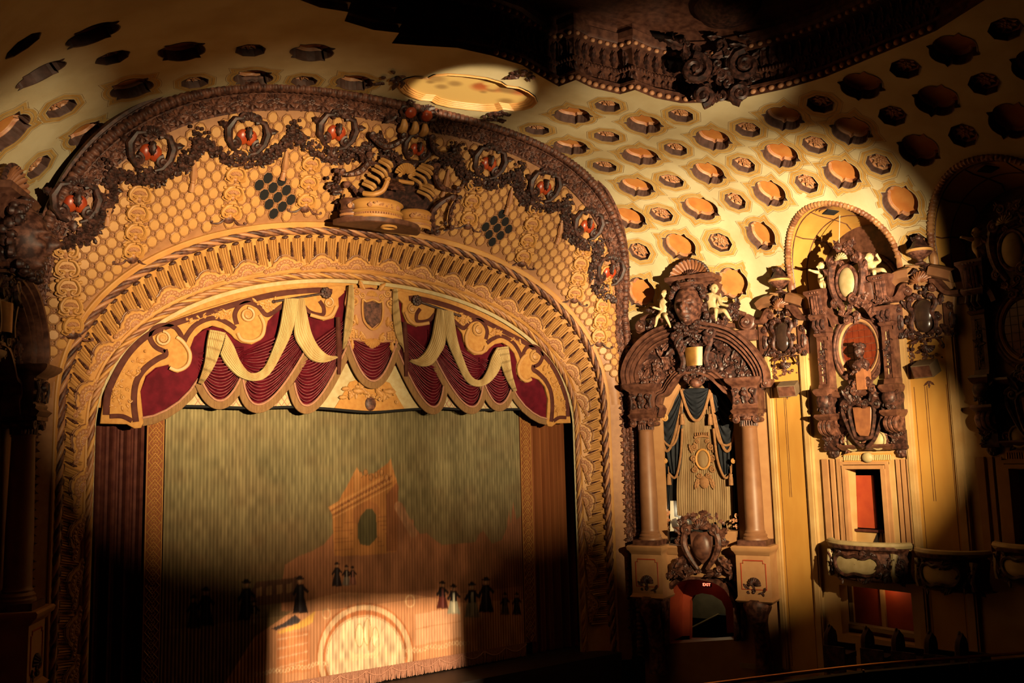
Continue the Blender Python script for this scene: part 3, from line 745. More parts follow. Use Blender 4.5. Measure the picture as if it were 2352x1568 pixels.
for k in range(len(meds) - 1):
    a = Vector(meds[k]); b = Vector(meds[k + 1]); mid = (a + b) / 2; rad = Vector((mid.x - OC[0], mid.y - OC[1])).normalized(); peaks.append(mid - rad * (-.05))
ext = [Vector(lat_px(150, 560))] + peaks + [Vector(lat_px(1408, 690))]
for k, mp in enumerate(meds):
    a, b = ext[k], ext[k + 1]; c = Vector(mp); rad = Vector((c.x - OC[0], c.y - OC[1])).normalized(); dn = c - rad * .52
    garland([(a.x, a.y, 0), (a.lerp(dn, .5).x - rad.x * .16, a.lerp(dn, .5).y - rad.y * .16, 0), (dn.x, dn.y, 0), (b.lerp(dn, .5).x - rad.x * .16, b.lerp(dn, .5).y - rad.y * .16, 0), (b.x, b.y, 0)], .16, wall_front)
for k, p in enumerate(peaks):
    if k == 3: continue
    m = MB(); R2_ = random.Random(k)
    for q in range(34):
        t = R2_.random(); X = p.x + R2_.gauss(0, .06 + .05 * (1 - t)); Z = p.y + .28 - t * .62; F = LF(X, Z); ell(m, F, 0, 0, .08, .045, .045, .05, 6, 4)
    obj('fruit_drop', m, M['bronze'], wall_front)
    t_ = MB(); F = LF(p.x, p.y - .72); tube(t_, [F.p(-.06, .42, .06), F.p(0, .0, .07), F.p(0, -.16, .07)], [.03, .095, .05], 8); ell(t_, F, 0, -.15, .07, .07, .05, .06, 8, 5)
    lathe(t_, F.sub(0, -.16, .06), [(.03, 0), (.06, -.04), (.075, -.24), (.0, -.25)], 8); obj('tassel_pendant', t_, M['goldpink'], wall_front)
# vertical chains of shell links
lk = MB()
for sg in (-1, 1):
    tube(lk, smooth_path([(sg * x, y, .06) for x, y in ((.02, .27), (.13, .24), (.20, .12), (.23, .0), (.20, -.14), (.12, -.19), (.06, -.14), (.09, -.07), (.14, -.09))], 3), [.042] * 25, 6)
    tube(lk, smooth_path([(sg * x, y, .04) for x, y in ((.24, -.12), (.26, -.20), (.20, -.25), (.14, -.28))], 3), .022, 6); ell(lk, ID, sg * .24, .2, .04, .05, .06, .03, 6, 4)
prism(lk, ID, [(0, .29), (.16, .24), (.24, .1), (.26, -.05), (.22, -.18), (.1, -.28), (-.1, -.28), (-.22, -.18), (-.26, -.05), (-.24, .1), (-.16, .24)], -.02, .045, .01)
link_me = mesh('chain_link', lk, M['gold'])
l2 = MB(); shell(l2, ID, 0, -.0, .05, .135, 6, 0, PI, .35, False); ell(l2, ID, 0, -.17, .06, .045, .09, .035, 6, 4); fan2_me = mesh('link_shell', l2, M['goldpink'])
for bx, by, n, dx, dy in ((302, 596, 4, 5, -43), (525, 505, 4, 6, -42), (700, 480, 4, 5, -42), (1073, 520, 4, 6, -40), (1198, 606, 4, 9, -37), (165, 770, 5, -3, -44), (1318, 690, 4, 6, -34), (1375, 790, 5, 4, -36)):
    x0, z0 = lat_px(bx, by); x1, z1 = lat_px(bx + dx * n, by + dy * n)
    for k in range(n):
        t = (k + .5) / n; F = LF(x0 + (x1 - x0) * t, z0 + (z1 - z0) * t); rr_ = math.hypot(x1 - x0, z1 - z0) / n / .56
        o = inst('chain_link', link_me, F.m(1.0) @ Matrix.Diagonal((1, rr_, 1.2, 1)), wall_front); inst('link_shell', fan2_me, F.m(1.0) @ Matrix.Diagonal((1.1, rr_, 1.2, 1)), wall_front)
    F = LF(x0, z0 + .02); m = MB(); ell(m, F, 0, 0, .02, .15, .12, .08, 8, 6)
    for sg in (-1, 1): cscroll(m, F, (sg * .12, .05), (sg * .42, -.12), sg * -.07, .06, .025, .03)
    obj('chain_foot', m, M['bronze2'], wall_front)

# ================================================================== outer arch: leaf band and ribbed torus
trim2 = group_root('trim_2', 'dark outer arch moulding with a ribbed torus and carved leaf band')
K2 = resamp(C2, 700); K3 = resamp(C3, 700)
def H2(i, q, c=0.0):
    x2, z2 = C2[0][i], C2[1][i]; x3, z3 = C3[0][i], C3[1][i]; a = Vector((x2, Y2(z2), z2)); b = Vector((x3, Y3(z3), z3)); return a.lerp(b, q)
NC = len(C2[0]); mids = [H2(i, .5) for i in range(NC)]; HL = np.concatenate([[0], np.cumsum([(mids[i + 1] - mids[i]).length for i in range(NC - 1)])])
def HP(s, q): t = float(np.interp(s, HL, np.arange(NC))); i = min(int(t), NC - 2); return H2(i, q).lerp(H2(i + 1, q), t - i)
def HF(s, q):
    e = .05; v = (HP(s, 1) - HP(s, 0)).normalized(); u = HP(s + e, q) - HP(s - e, q); u = (u - v * u.dot(v)).normalized(); return Fr(HP(s, q), u, v)
bm_ = MB(); rows = []
for s in np.linspace(0, HL[-1], 420): rows.append([HF(s, q).p(0, 0, c) for q, c in ((-.02, -.02), (0, .05), (.08, .05), (.10, .0), (.58, .02), (.6, .06), (.64, .06), (.66, 0), (1.05, 0), (1.1, .06), (1.2, .05), (1.22, -.12))])
bm_.grid(rows[::-1]); obj('arch_ground', bm_, M['bronze2'], trim2, sharp=.5)
tr = MB(); ts = np.linspace(0, HL[-1], 2300)
tube(tr, [HF(s, .84).p(0, 0, .04) for s in ts], .135, 9, mod=lambda L, a: .80 + .26 * abs(math.sin(L * 23))); obj('ribbed_torus', tr, M['bronze2'], trim2, sharp=0)
lb = MB(); rosette(lb, ID, 0, 0, .03, .10, 6)
for k in range(7): leaf(lb, ID, .03 * math.cos(k), .03 * math.sin(k), .02, k * .9 + .3, .22, .12, .25, 2)
for sg in (-1, 1): scroll(lb, ID, sg * .14, -.03 * sg, .02, .09, 1.3, 0, sg, .025)
clus_me = mesh('leaf_cluster', lb, M['bronze2'])
for k in range(int(HL[-1] / .30)):
    F = HF(.3 * (k + .5), .33)
    if F.o.z > -6.5: inst('leaf_cluster', clus_me, F.m(1.0) @ Matrix.Rotation(k * 2.1, 4, 'Z'), trim2)
# crown cartouche clasping the outer arch
F = HF(HL[-1] / 2, .55); cm = MB(); F = Fr(F.o, (1, 0, 0), F.v)
for sg in (-1, 1):
    scroll(cm, F, sg * .40, .12, .12, .26, 1.5, PI / 2, sg, .06); leaf(cm, F, sg * .2, .35, .1, PI / 2 - sg * .6, .42, .26); leaf(cm, F, sg * .55, -.1, .06, -PI / 2 + sg * .9, .4, .25)
foliage(cm, F, [(-.6, -.2), (.6, -.2), (.55, .45), (-.55, .45)], 22, .17, .1, 5); obj('crown_clasp', cm, M['bronze'], trim2)
for x in (-.24, .24):
    m = MB(); ell(m, F, x, .08, .16, .17, .16, .12, 12, 8); obj('clasp_boss', m, M['red'], trim2)
m = MB()
for x in (-.38, -.05, .24):
    tube(m, smooth_path([F.p(x, -.12, .2), F.p(x + .05, -.32, .24), F.p(x + .02, -.5, .1)], 4), [.05 + .06 * math.sin(PI * i / 8) for i in range(9)], 8)
obj('clasp_drop', m, M['goldlt'], trim2)
# ================================================================== flat walls, stage, floor
def planar(mb, F, outer, holes_, c=0.0, reveal=0.0):
    vs = list(outer); es = [(i, (i + 1) % len(outer)) for i in range(len(outer))]
    for h in holes_:
        k = len(vs); vs += h; es += [(k + i, k + (i + 1) % len(h)) for i in range(len(h))]
    ov, oe, of, *_ = delaunay_2d_cdt([Vector(v) for v in vs], es, [], 0, 1e-5); k = len(mb.v); mb.v += [F.p(v.x, v.y, c) for v in ov]
    for f in of:
        x = sum(ov[i].x for i in f) / 3; y = sum(ov[i].y for i in f) / 3
        if inpoly(x, y, outer) and not any(inpoly(x, y, h) for h in holes_): mb.f.append(tuple(k + i for i in f))
    if reveal:
        for h in holes_: mb.grid([[F.p(x, y, c) for x, y in h], [F.p(x, y, c - reveal) for x, y in h]], False, True)
NF = Fr((8.95, -.9, 0), (.4129, -.9108, 0), (0, 0, 1))            # splayed wall with the organ niche
WF = Fr((XW, 0, 0), (0, -1, 0), (0, 0, 1))                        # right side wall
VF = Fr((0, 0, 0), (1, 0, 0), (0, 0, 1))                          # stage plane
KF = Fr((0, .6, 0), (1, 0, 0), (0, 0, 1))                         # stage curtain plane
NE = 4.33                                                         # length of the splayed wall
FLZ = -8.3
def nB(x, y, c=0.0): return NF.px(1380 + x * .31882, 850 + y * .31888, c)
def nA(x, y, c=0.0): return NF.px(1380 + x * .29329, 500 + y * .29337, c)
niche_hole = [nB(452, 1270), (nB(452, 1270)[0], nB(470, 330)[1]), nB(470, 330), nB(520, 210), nB(570, 120), nB(640, 75), nB(720, 60), nB(800, 80), nB(870, 130), nB(930, 215), nB(985, 330), (nB(1005, 1270)[0], nB(985, 330)[1]), nB(1005, 1270)]
def nD(x, y, c=0.0): return NF.px(1380 + x * .26653, 1150 + y * .26658, c)
door_hole = [nD(575, 1230), nD(575, 900), nD(590, 780), nD(640, 705), nD(720, 665), nD(850, 650), nD(1000, 680), nD(1100, 740), nD(1160, 830), nD(1185, 930), nD(1190, 1190)]
mb = MB(); planar(mb, NF, [(0, FLZ), (NE, FLZ), (NE, Z0 + .02), (0, Z0 + .02)], [niche_hole, door_hole], 0, .55)
wall_splay = struct('wall_splay', mb, M['woodlt'], 'tan splayed wall holding the draped organ niche', sharp=.4)
WY0, WY1 = 4.84, 20.0
def w5(x, y, c=0.0): return WF.px(1780 + x * .31884, 850 + y * .31888, c)
win_hole = [w5(543, 1245), w5(524, 718), w5(803, 714), w5(832, 1245)]
BAY = 4.45
win_hole2 = [(a + BAY, b) for a, b in win_hole]
alc = [(6.95, -6.05), (6.95, -4.75), (9.1, -4.75), (9.1, -6.05)]
mb = MB(); planar(mb, WF, [(WY0, FLZ), (WY1, FLZ), (WY1, Z0 + .02), (WY0, Z0 + .02)], [win_hole, win_hole2, alc], 0, .35)
wall_right = struct('wall_right', mb, M['ochrelt'], 'ochre side wall of pilasters and opera boxes', sharp=.4)
mb = MB(); MFL = Fr((-8.95, -.9, 0), (.4129, .9108, 0), (0, 0, 1)); planar(mb, MFL, [(0, FLZ), (0, Z0), (-NE, Z0), (-NE, FLZ)], [])

wall_left = struct('wall_left', mb, M['woodlt'], 'tan splayed wall on the left of the stage')
mb = MB(); box(mb, ID, -XW - 1, XW + 1, -34, -.9, FLZ - .2, FLZ); floor = struct('floor', mb, M['stage'], 'dark sloping auditorium floor')
mb = MB(); box(mb, ID, -8.0, 8.0, -.9, 4.0, FLZ, -7.12); fs = struct('floor_stage', mb, M['stage'], 'dark wooden stage floor below the curtain')
mb = MB(); box(mb, ID, -8.1, 8.1, 3.9, 4.1, -7.2, 6); struct('wall_backstage', mb, M['dark'], 'black backstage wall behind the curtains')
mb = MB(); box(mb, ID, -XW - 1, XW + 1, -33.9, -33.7, FLZ, 9); struct('wall_rear', mb, M['dark'], 'dark rear wall of the auditorium')

# ================================================================== stage curtain: ribbed tapestry with a painted scene
def kx(x, y): return KF.px(350 + x * .39422, 950 + y * .39413)
XL, XR, ZT, ZB = -5.37, 5.42, .75, -6.72
NXc, NZc = 800, 320
xs = np.linspace(XL, XR, NXc); zs = np.linspace(ZT, ZB, NZc); XX, ZZ = np.meshgrid(xs, zs); rib = .026 * np.abs(np.sin(XX / .09 * PI)) + .05 * np.sin(XX * 1.7 + .4) * .5
co = np.stack([XX, .6 - rib, ZZ], -1).reshape(-1, 3)
idx = np.arange(NXc * NZc).reshape(NZc, NXc); q = np.stack([idx[1:, :-1], idx[1:, 1:], idx[:-1, 1:], idx[:-1, :-1]], -1).reshape(-1, 4)
curtain = thing('stage_curtain', 'tall ribbed tapestry curtain painted with a ruined arch and costumed figures', 'curtain', (0, .6, ZB))
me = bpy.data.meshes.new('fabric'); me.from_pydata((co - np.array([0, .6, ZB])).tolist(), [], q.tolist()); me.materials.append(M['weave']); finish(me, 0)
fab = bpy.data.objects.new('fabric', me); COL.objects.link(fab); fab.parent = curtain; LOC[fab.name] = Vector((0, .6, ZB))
rng = np.random.default_rng(5)
def vnoise(X, Z, sx, sz, seed):
    r = np.random.default_rng(seed); g = r.random((64, 64)); a = (X / sx) % 63; b = (Z / sz) % 63; i = a.astype(int); j = b.astype(int); u = a - i; v = b - j; u = u * u * (3 - 2 * u); v = v * v * (3 - 2 * v)
    return (g[i, j] * (1 - u) + g[(i + 1) % 64, j] * u) * (1 - v) + (g[i, (j + 1) % 64] * (1 - u) + g[(i + 1) % 64, (j + 1) % 64] * u) * v
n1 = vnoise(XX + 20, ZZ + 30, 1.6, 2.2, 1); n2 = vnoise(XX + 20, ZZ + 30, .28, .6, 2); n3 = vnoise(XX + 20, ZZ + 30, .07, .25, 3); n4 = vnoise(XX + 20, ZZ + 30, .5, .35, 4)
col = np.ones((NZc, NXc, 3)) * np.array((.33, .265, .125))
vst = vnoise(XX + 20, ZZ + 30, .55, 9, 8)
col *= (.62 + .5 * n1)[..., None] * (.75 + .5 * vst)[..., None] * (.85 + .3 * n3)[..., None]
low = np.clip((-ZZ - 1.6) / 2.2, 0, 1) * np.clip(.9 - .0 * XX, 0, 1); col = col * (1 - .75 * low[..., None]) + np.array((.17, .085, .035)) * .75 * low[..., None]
strp = np.abs(np.sin(XX / .09 * PI))
stain = .45 * np.clip((n4 - .45) * 2.2, 0, 1) * np.clip(.35 - .06 * ZZ, 0, .6); col = col * (1 - stain[..., None]) + np.array((.26, .13, .055)) * stain[..., None]
def pip(poly):
    P = np.array(poly); ins = np.zeros(XX.shape, bool); j = len(P) - 1
    for i in range(len(P)):
        xi, yi = P[i]; xj, yj = P[j]
        with np.errstate(divide='ignore', invalid='ignore'):
            c = ((yi > ZZ) != (yj > ZZ)) & (XX < (xj - xi) * (ZZ - yi) / (yj - yi + 1e-12) + xi)
        ins ^= c; j = i
    return ins
def paint(poly, c, var=.25, al=1.0, soft=None):
    m = pip([kx(*p) for p in poly]); k = (1 - var + 2 * var * n2)[..., None]
    col[m] = (col * (1 - al) + np.array(c) * k * al)[m]
def disc_(cx, cy, rx, ry, c, al=1.0, ringw=None):
    pc = [(cx + rx * math.cos(t), cy + ry * math.sin(t)) for t in np.linspace(0, 2 * PI, 40)[:-1]]
    m = pip([kx(*p) for p in pc])
    if ringw: m &= ~pip([kx(cx + (rx - ringw) * math.cos(t), cy + (ry - ringw) * math.sin(t)) for t in np.linspace(0, 2 * PI, 40)[:-1]])
    col[m] = (col * (1 - al) + np.array(c) * (.75 + .5 * n3)[..., None] * al)[m]
OR = (.40, .16, .055)
# distant hills and clouds
paint([(750, 1000), (770, 880), (850, 830), (930, 800), (1000, 760), (1050, 700), (1420, 520), (1450, 520), (1475, 560), (1470, 600), (1520, 620), (1520, 650), (1560, 700), (1600, 695), (1640, 730), (1690, 765), (1880, 745), (1900, 700), (1925, 680), (1950, 720), (1975, 755), (2030, 735), (2060, 670), (2075, 560), (2085, 640), (2100, 510), (2118, 620), (2150, 590), (2160, 1100), (750, 1150)], (.36, .145, .065), .35)
# ruined arch: pylons, attic, opening
paint([(1050, 590), (1025, 545), (1085, 510), (1170, 350), (1190, 315), (1215, 360), (1290, 345), (1370, 285), (1385, 262), (1395, 310), (1430, 420), (1425, 800), (1300, 820), (1060, 830)], (.50, .205, .06), .3)
paint([(1025, 545), (1090, 505), (1390, 330), (1420, 380), (1060, 570)], (.58, .25, .075), .3)
paint([(1420, 400), (1430, 420), (1425, 800), (1360, 800), (1360, 470)], (.33, .12, .045), .3)
paint([(1195, 720), (1195, 640), (1215, 590), (1245, 555), (1280, 555), (1300, 590), (1305, 720), (1260, 770), (1210, 760)], (.12, .095, .04), .3)
paint([(1170, 560), (1200, 520), (1260, 505), (1310, 530), (1330, 580), (1305, 590), (1280, 555), (1245, 555), (1215, 590), (1195, 640), (1165, 640)], (.44, .17, .055), .3)
for k in range(9): disc_(1430 + k * 11 % 90, 540 + k * 19, 26, 30, (.48, .24, .12), .6)
for k in range(5): paint([(1030 + k * 6, 552 + k * 12), (1392, 338 + k * 20), (1394, 344 + k * 20), (1032 + k * 6, 559 + k * 12)], (.26, .09, .03) if k % 2 else (.66, .32, .11), .15)
for k in range(16): disc_(1085 + k * 19.5, 512 - k * 10.6 + 28, 7, 9, (.30, .11, .04))
for k in range(7): disc_(1180 + k * 30, 370 - (k % 3) * 14, 13, 20, (.56, .26, .09)); disc_(1180 + k * 30, 370 - (k % 3) * 14, 13, 20, (.24, .09, .03), ringw=4)
paint([(1168, 350), (1190, 312), (1213, 356), (1205, 440), (1176, 450)], (.60, .27, .085), .3); paint([(1372, 285), (1385, 258), (1396, 310), (1392, 350), (1374, 350)], (.62, .28, .09), .3)
for k in range(8): paint([(1060, 640 + k * 22), (1170, 630 + k * 22), (1170, 633 + k * 22), (1060, 643 + k * 22)], (.33, .12, .04), .2); paint([(1310, 600 + k * 24), (1420, 596 + k * 24), (1420, 599 + k * 24), (1310, 603 + k * 24)], (.30, .11, .04), .2)
# foreground: terracotta terrace, arched panel with a galley, steps
paint([(590, 1300), (900, 1090), (1100, 1040), (1500, 1050), (1800, 1100), (2160, 1080), (2200, 1600), (400, 1600)], (.52, .24, .11), .25)
paint([(720, 1290), (920, 1260), (920, 1500), (720, 1520)], (.50, .20, .08), .25)
for k in range(4): paint([(725, 1310 + k * 55), (905, 1280 + k * 50), (905, 1288 + k * 50), (725, 1318 + k * 55)], (.62, .34, .18), .1)
disc_(1240, 1420, 285, 320, (.42, .15, .055)); disc_(1240, 1420, 275, 308, (.62, .40, .22), ringw=30); disc_(1240, 1420, 232, 250, (.58, .36, .20), ringw=8); disc_(1240, 1420, 222, 240, (.66, .46, .27))
for cx_, cy_, rx_, ry_ in ((1205, 1290, 26, 70), (1250, 1270, 24, 80), (1295, 1300, 20, 60)): disc_(cx_, cy_, rx_, ry_, (.74, .58, .34)); disc_(cx_, cy_, rx_, ry_, (.46, .25, .1), ringw=5)
paint([(1140, 1370), (1180, 1400), (1280, 1390), (1330, 1330), (1340, 1350), (1300, 1420), (1160, 1440)], (.74, .58, .32), .1)
paint([(1252, 1200), (1258, 1200), (1262, 1380), (1254, 1380)], (.45, .26, .1), .1); paint([(1290, 1340), (1345, 1250), (1342, 1300), (1300, 1370)], (.72, .55, .32), .1)
disc_(1500, 1090, 30, 38, (.60, .36, .18), ringw=8); disc_(1015, 1165, 26, 32, (.60, .36, .18), ringw=7)
paint([(1530, 1170), (1800, 1120), (1800, 1300), (1530, 1350)], (.62, .32, .17), .2); paint([(1530, 1250), (1800, 1205), (1800, 1210), (1530, 1256)], (.48, .22, .1), .1)
for k in range(60): disc_(600 + k * 21, 1515 - k * 3.15 + 6 * math.sin(k), 10, 13, (.70, .48, .26), ringw=4)
# costumed figures
def fig(cx, cy, h, dress, dark=(.015, .010, .010), sk=(.40, .20, .10)):
    lite = tuple(min(1, v * 1.9 + .03) for v in dress)
    paint([(cx - h * .13, cy + h * .02), (cx + h * .12, cy), (cx + h * .24, cy + h * .5), (cx - h * .22, cy + h * .5)], dress, .45)
    paint([(cx - h * .11, cy - h * .34), (cx + h * .11, cy - h * .34), (cx + h * .12, cy + h * .05), (cx - h * .12, cy + h * .05)], dark, .3)
    paint([(cx - h * .10, cy - h * .3), (cx - h * .24, cy - h * .05), (cx - h * .18, cy + h * .02), (cx - h * .06, cy - h * .2)], dark, .3); paint([(cx + h * .10, cy - h * .3), (cx + h * .26, cy - h * .14), (cx + h * .22, cy - h * .06), (cx + h * .06, cy - h * .2)], dark, .3)
    paint([(cx - h * .03, cy - h * .28), (cx + h * .05, cy - h * .28), (cx + h * .05, cy + h * .46), (cx - h * .03, cy + h * .46)], lite, .4, .7)
    disc_(cx, cy - h * .43, h * .06, h * .075, sk); disc_(cx, cy - h * .50, h * .13, h * .04, dark); disc_(cx, cy - h * .54, h * .07, h * .05, dark)
DK = (.02, .012, .012)
paint([(560, 1060), (600, 980), (845, 950), (850, 1090), (600, 1120)], (.13, .055, .03), .3)
for k in range(4): paint([(600 + k * 60, 1015 - k * 8), (635 + k * 60, 1008 - k * 8), (635 + k * 60, 1060 - k * 8), (600 + k * 60, 1068 - k * 8)], (.30, .15, .07), .4)
for a in ((310, 1130, 210, DK), (240, 1160, 180, DK), (545, 1090, 220, DK), (860, 1060, 200, DK), (1075, 940, 130, DK), (1130, 945, 110, (.16, .12, .09)), (1165, 945, 100, (.22, .08, .05)), (1690, 1060, 150, (.11, .022, .014)), (1755, 1085, 160, (.42, .38, .26)), (1860, 1090, 190, (.26, .20, .12)), (1940, 1060, 190, DK), (2050, 1110, 120, (.10, .07, .05)), (2120, 1110, 120, DK), (590, 1160, 130, (.20, .13, .08))): fig(*a)
paint([(690, 1250), (760, 1220), (830, 1170), (865, 1200), (850, 1220), (740, 1250), (720, 1260)], (.05, .04, .04), .2); paint([(720, 1270), (850, 1220), (950, 1150), (935, 1215), (880, 1245), (740, 1280)], (.66, .36, .08), .2)
def blur(A, r):
    k = np.exp(-np.arange(-3 * r, 3 * r + 1) ** 2 / (2. * r * r)); k /= k.sum(); P = np.pad(A, ((3 * r, 3 * r), (0, 0), (0, 0)), 'edge'); B = sum(k[i] * P[i:i + A.shape[0]] for i in range(len(k)))
    P = np.pad(B, ((0, 0), (3 * r, 3 * r), (0, 0)), 'edge'); return sum(k[i] * P[:, i:i + A.shape[1]] for i in range(len(k)))
col = col * .45 + blur(col, 1) * .55
col *= (.72 + .42 * strp)[..., None] * (.88 + .24 * n3)[..., None] * np.where(ZZ < -5.0, .70, .52)[..., None]  # groove shade put into the colour; foot lightened from the framed beam's top down
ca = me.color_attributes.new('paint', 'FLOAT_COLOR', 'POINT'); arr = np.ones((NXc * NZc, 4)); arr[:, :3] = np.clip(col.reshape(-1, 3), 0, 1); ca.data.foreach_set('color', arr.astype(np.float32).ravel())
# fringe at the foot
fr = MB(); Rf = random.Random(2)
for i in range(300):
    x = XL + (XR - XL) * (i + .5) / 300; z1 = -7.10 + Rf.uniform(0, .03); sw = .05 * abs(math.sin(i * .16)); tube(fr, [Vector((x, .55, ZB + .02)), Vector((x + Rf.uniform(-.01, .01), .535, (ZB + z1) / 2 - sw)), Vector((x + Rf.uniform(-.02, .02), .55, z1))], [.017, .02, .015], 5)
for i in range(14):
    x0 = XL + (XR - XL) * i / 14; x1 = XL + (XR - XL) * (i + 1) / 14; tube(fr, [Vector((x0 + (x1 - x0) * t, .52, ZB - .02 - .16 * math.sin(PI * t))) for t in [k / 10 for k in range(11)]], .02, 5)
    ell(fr, ID, x0, .52, ZB - .12, .04, .04, .13, 6, 5)
obj('fringe', fr, M['trim'], curtain)
for sg in (-1, 1):                                  # woven lozenge side borders
    b_ = MB(); box(b_, ID, min(sg * 5.40, sg * 5.82), max(sg * 5.40, sg * 5.82), .56, .60, ZB, .7); bo = obj('side_border', b_, M['drape'], curtain)
    lz = MB()
    for k in range(34):
        z = .6 - k * .215
        for r, wd in ((1, .016), (.5, .012)):
            P = [Vector((sg * 5.61, .553, z + .2 * r)), Vector((sg * 5.61 + .16 * r, .553, z)), Vector((sg * 5.61, .553, z - .2 * r)), Vector((sg * 5.61 - .16 * r, .553, z))]; tube(lz, P, wd, 4, closed=True)
    for e in (-.19, .19): tube(lz, [Vector((sg * 5.61 + e, .553, .7)), Vector((sg * 5.61 + e, .553, ZB))], .012, 4)
    obj('lozenge_braid', lz, M['clothgold'], bo)
for sg, lab in ((-1, 'dark brown pleated side drape left of the painted curtain'), (1, 'rust brown pleated side drape right of the painted curtain')):
    g = MB(); rows = []
    for z in (-7.1, -4, -1, 1.5): rows.append([Vector((sg * (5.8 + i * .03), .78 - .07 * math.sin(i * .55) - .03 * math.sin(i * 1.7 + 1), z)) for i in range(0, 60)])
    g.grid(rows if sg > 0 else rows[::-1]); o = obj('side_drape', g, M['drape'] if sg > 0 else M['clothbrown'], None, loc=(sg * 6.6, .78, -7.1)); o['label'] = lab; o['category'] = 'drape'; o['group'] = 'side drapes'  # left drape takes a darker cloth that stands for its shade

# ================================================================== valance (grand drapery) hung in the arch
val = thing('valance', 'crimson and gold swagged valance with cream jabots under the stage arch', 'valance', (0, -.05, 0))
def v5(x, y): return VF.px(200 + x * .31891, 500 + y * .31888)
CXV = v5(2052, 700)[0]
def mirr(P, sg): return [(x if sg > 0 else -x, y) for x, y in P]
def fill_strip(mb, A, B, c0, amp, npl, n=28, m=25, out=None):          # pleated cloth between two edge curves
    PA = smooth_path([(x, y, 0) for x, y in A], 8); PB = smooth_path([(x, y, 0) for x, y in B], 8); rows = []
    for i in range(n + 1):
        t = i / n; a = PA[min(len(PA) - 1, int(t * (len(PA) - 1) + .5))]; b = PB[min(len(PB) - 1, int(t * (len(PB) - 1) + .5))]; row = []
        for j in range(m + 1):
            s = j / m; p = a.lerp(b, s); row.append(VF.p(p.x, p.y, c0 + amp * abs(math.sin(PI * npl * s)) + .06 * math.sin(PI * s)))
        rows.append(row)
    mb.grid(rows)
def swag(mb, L, R_, bot, rise, c0, nf=7, amp=.035, n=30, m=60):       # swagged cloth: L, R_ ends of the lower edge, bot its lowest point
    L = Vector(L); R_ = Vector(R_); B = Vector(bot); rows = []; mid = (L + R_) / 2
    for j in range(m + 1):
        v = j / m; row = []; up = Vector((0, rise * (1 - v)))
        for i in range(n + 1):
            t = i / n; sag = 4 * t * (1 - t); p = L.lerp(R_, t) + up + (B - mid) * (sag * v)
            row.append(VF.p(p.x, p.y, c0 + amp * (.35 + .65 * sag) * math.sin(v * nf * 2 * PI + .6 * math.sin(t * 5)) + .10 * math.sin(PI * v) * sag))
        rows.append(row)
    mb.grid(rows[::-1])
def fold_lines(parent, L, R_, B, rise, c0, n):
    L = Vector(L); R_ = Vector(R_); B = Vector(B); mid = (L + R_) / 2; m = MB(); Rn = random.Random(n)
    for k in range(n):
        v = (k + .6) / n; t0, t1 = Rn.uniform(.03, .2), Rn.uniform(.8, .97); pts = []
        for i in range(17):
            t = t0 + (t1 - t0) * i / 16; sag = 4 * t * (1 - t); p = L.lerp(R_, t) + Vector((0, rise * (1 - v))) + (B - mid) * (sag * v); pts.append(VF.p(p.x, p.y, c0 + .06 + .10 * math.sin(PI * v) * sag))
        tube(m, pts, [.003 + .011 * math.sin(PI * i / 16) for i in range(17)], 4)
    obj('fold_lines', m, M['foldline'], parent, kind='stuff')
def catpath(L, R_, bot, n=26, drop=0.0):
    L = Vector(L); R_ = Vector(R_); B = Vector(bot); out = []
    for i in range(n + 1):
        t = i / n; p = L.lerp(R_, t) + (B - (L + R_) / 2) * (4 * t * (1 - t)); out.append((p.x, p.y - drop))
    return out
def fringe_band(parent, P, w, c, nm='swag_fringe', keep=None):
    m = MB(); n = len(P); rows = []
    for k in range(n):
        d = Vector(P[min(n - 1, k + 1)]) - Vector(P[max(0, k - 1)]); d.normalize(); nn = Vector((d.y, -d.x))
        if nn.y > 0: nn = -nn
        nn = (nn * .55 + Vector((0, -1)) * .45).normalized()
        rows.append([VF.p(P[k][0] + nn.x * w * q, P[k][1] + nn.y * w * q, c + h) for q, h in ((-.02, 0), (0, .03), (.5, .05), (.97, .03), (1, 0))])
    m.grid(rows[::-1]); o = obj(nm, m, M['fringe'], parent)
    t = MB(); tube(t, [VF.p(x, y, c + .05) for x, y in P], .028, 6); obj('braid', t, M['trim'], o)
    return o
# ivory under-cloth with black hem, central medallion
hem = [v5(690, 1352), v5(900, 1356), v5(1200, 1366), v5(1500, 1358), v5(1750, 1372), v5(2052, 1396)]
hemR = [(-x, y) for x, y in hem[:-1]][::-1]; H_ = hem + hemR
und = H_ + [(-x, y) for x, y in [v5(720, 1180), v5(1000, 1000), v5(2050, 1000)]][:2] + [v5(2050, 900)] + [v5(1000, 1000), v5(720, 1180)]
mb = MB(); prism(mb, VF, und, -.12, -.10); uo = obj('under_cloth', mb, M['creamcloth'], val)
mb = MB(); tube(mb, smooth_path([VF.p(x, y - .01, -.06) for x, y in H_], 5), .035, 6); obj('black_hem', mb, M['black'], val)
lt = MB()
for k in range(-30, 31):
    for sg in (-1, 1):
        x = k * .16; P = [(x + sg * t * .5, .45 + t * .75) for t in (0, .25, .5, .75, 1)]; P = [p for p in P if 1.6 < abs(p[0]) < 4.9 and p[1] < .95 + .05 * math.sin(p[0] * 3)]
        if len(P) > 1: tube(lt, [VF.p(*p, -.095) for p in P], .012, 4)
obj('net_trim', lt, M['trim'], uo)
ce = MB(); prism(ce, VF, [v5(1790, 1370), v5(1840, 1290), v5(1900, 1180), v5(2000, 1150), v5(2052, 1165)] + [(-x, y) for x, y in (v5(2000, 1150), v5(1900, 1180), v5(1840, 1290), v5(1790, 1370))] + [v5(2052, 1392)], -.10, -.075, .01); co_ = obj('centre_ornament', ce, M['clothgold'], val)
fo = MB()
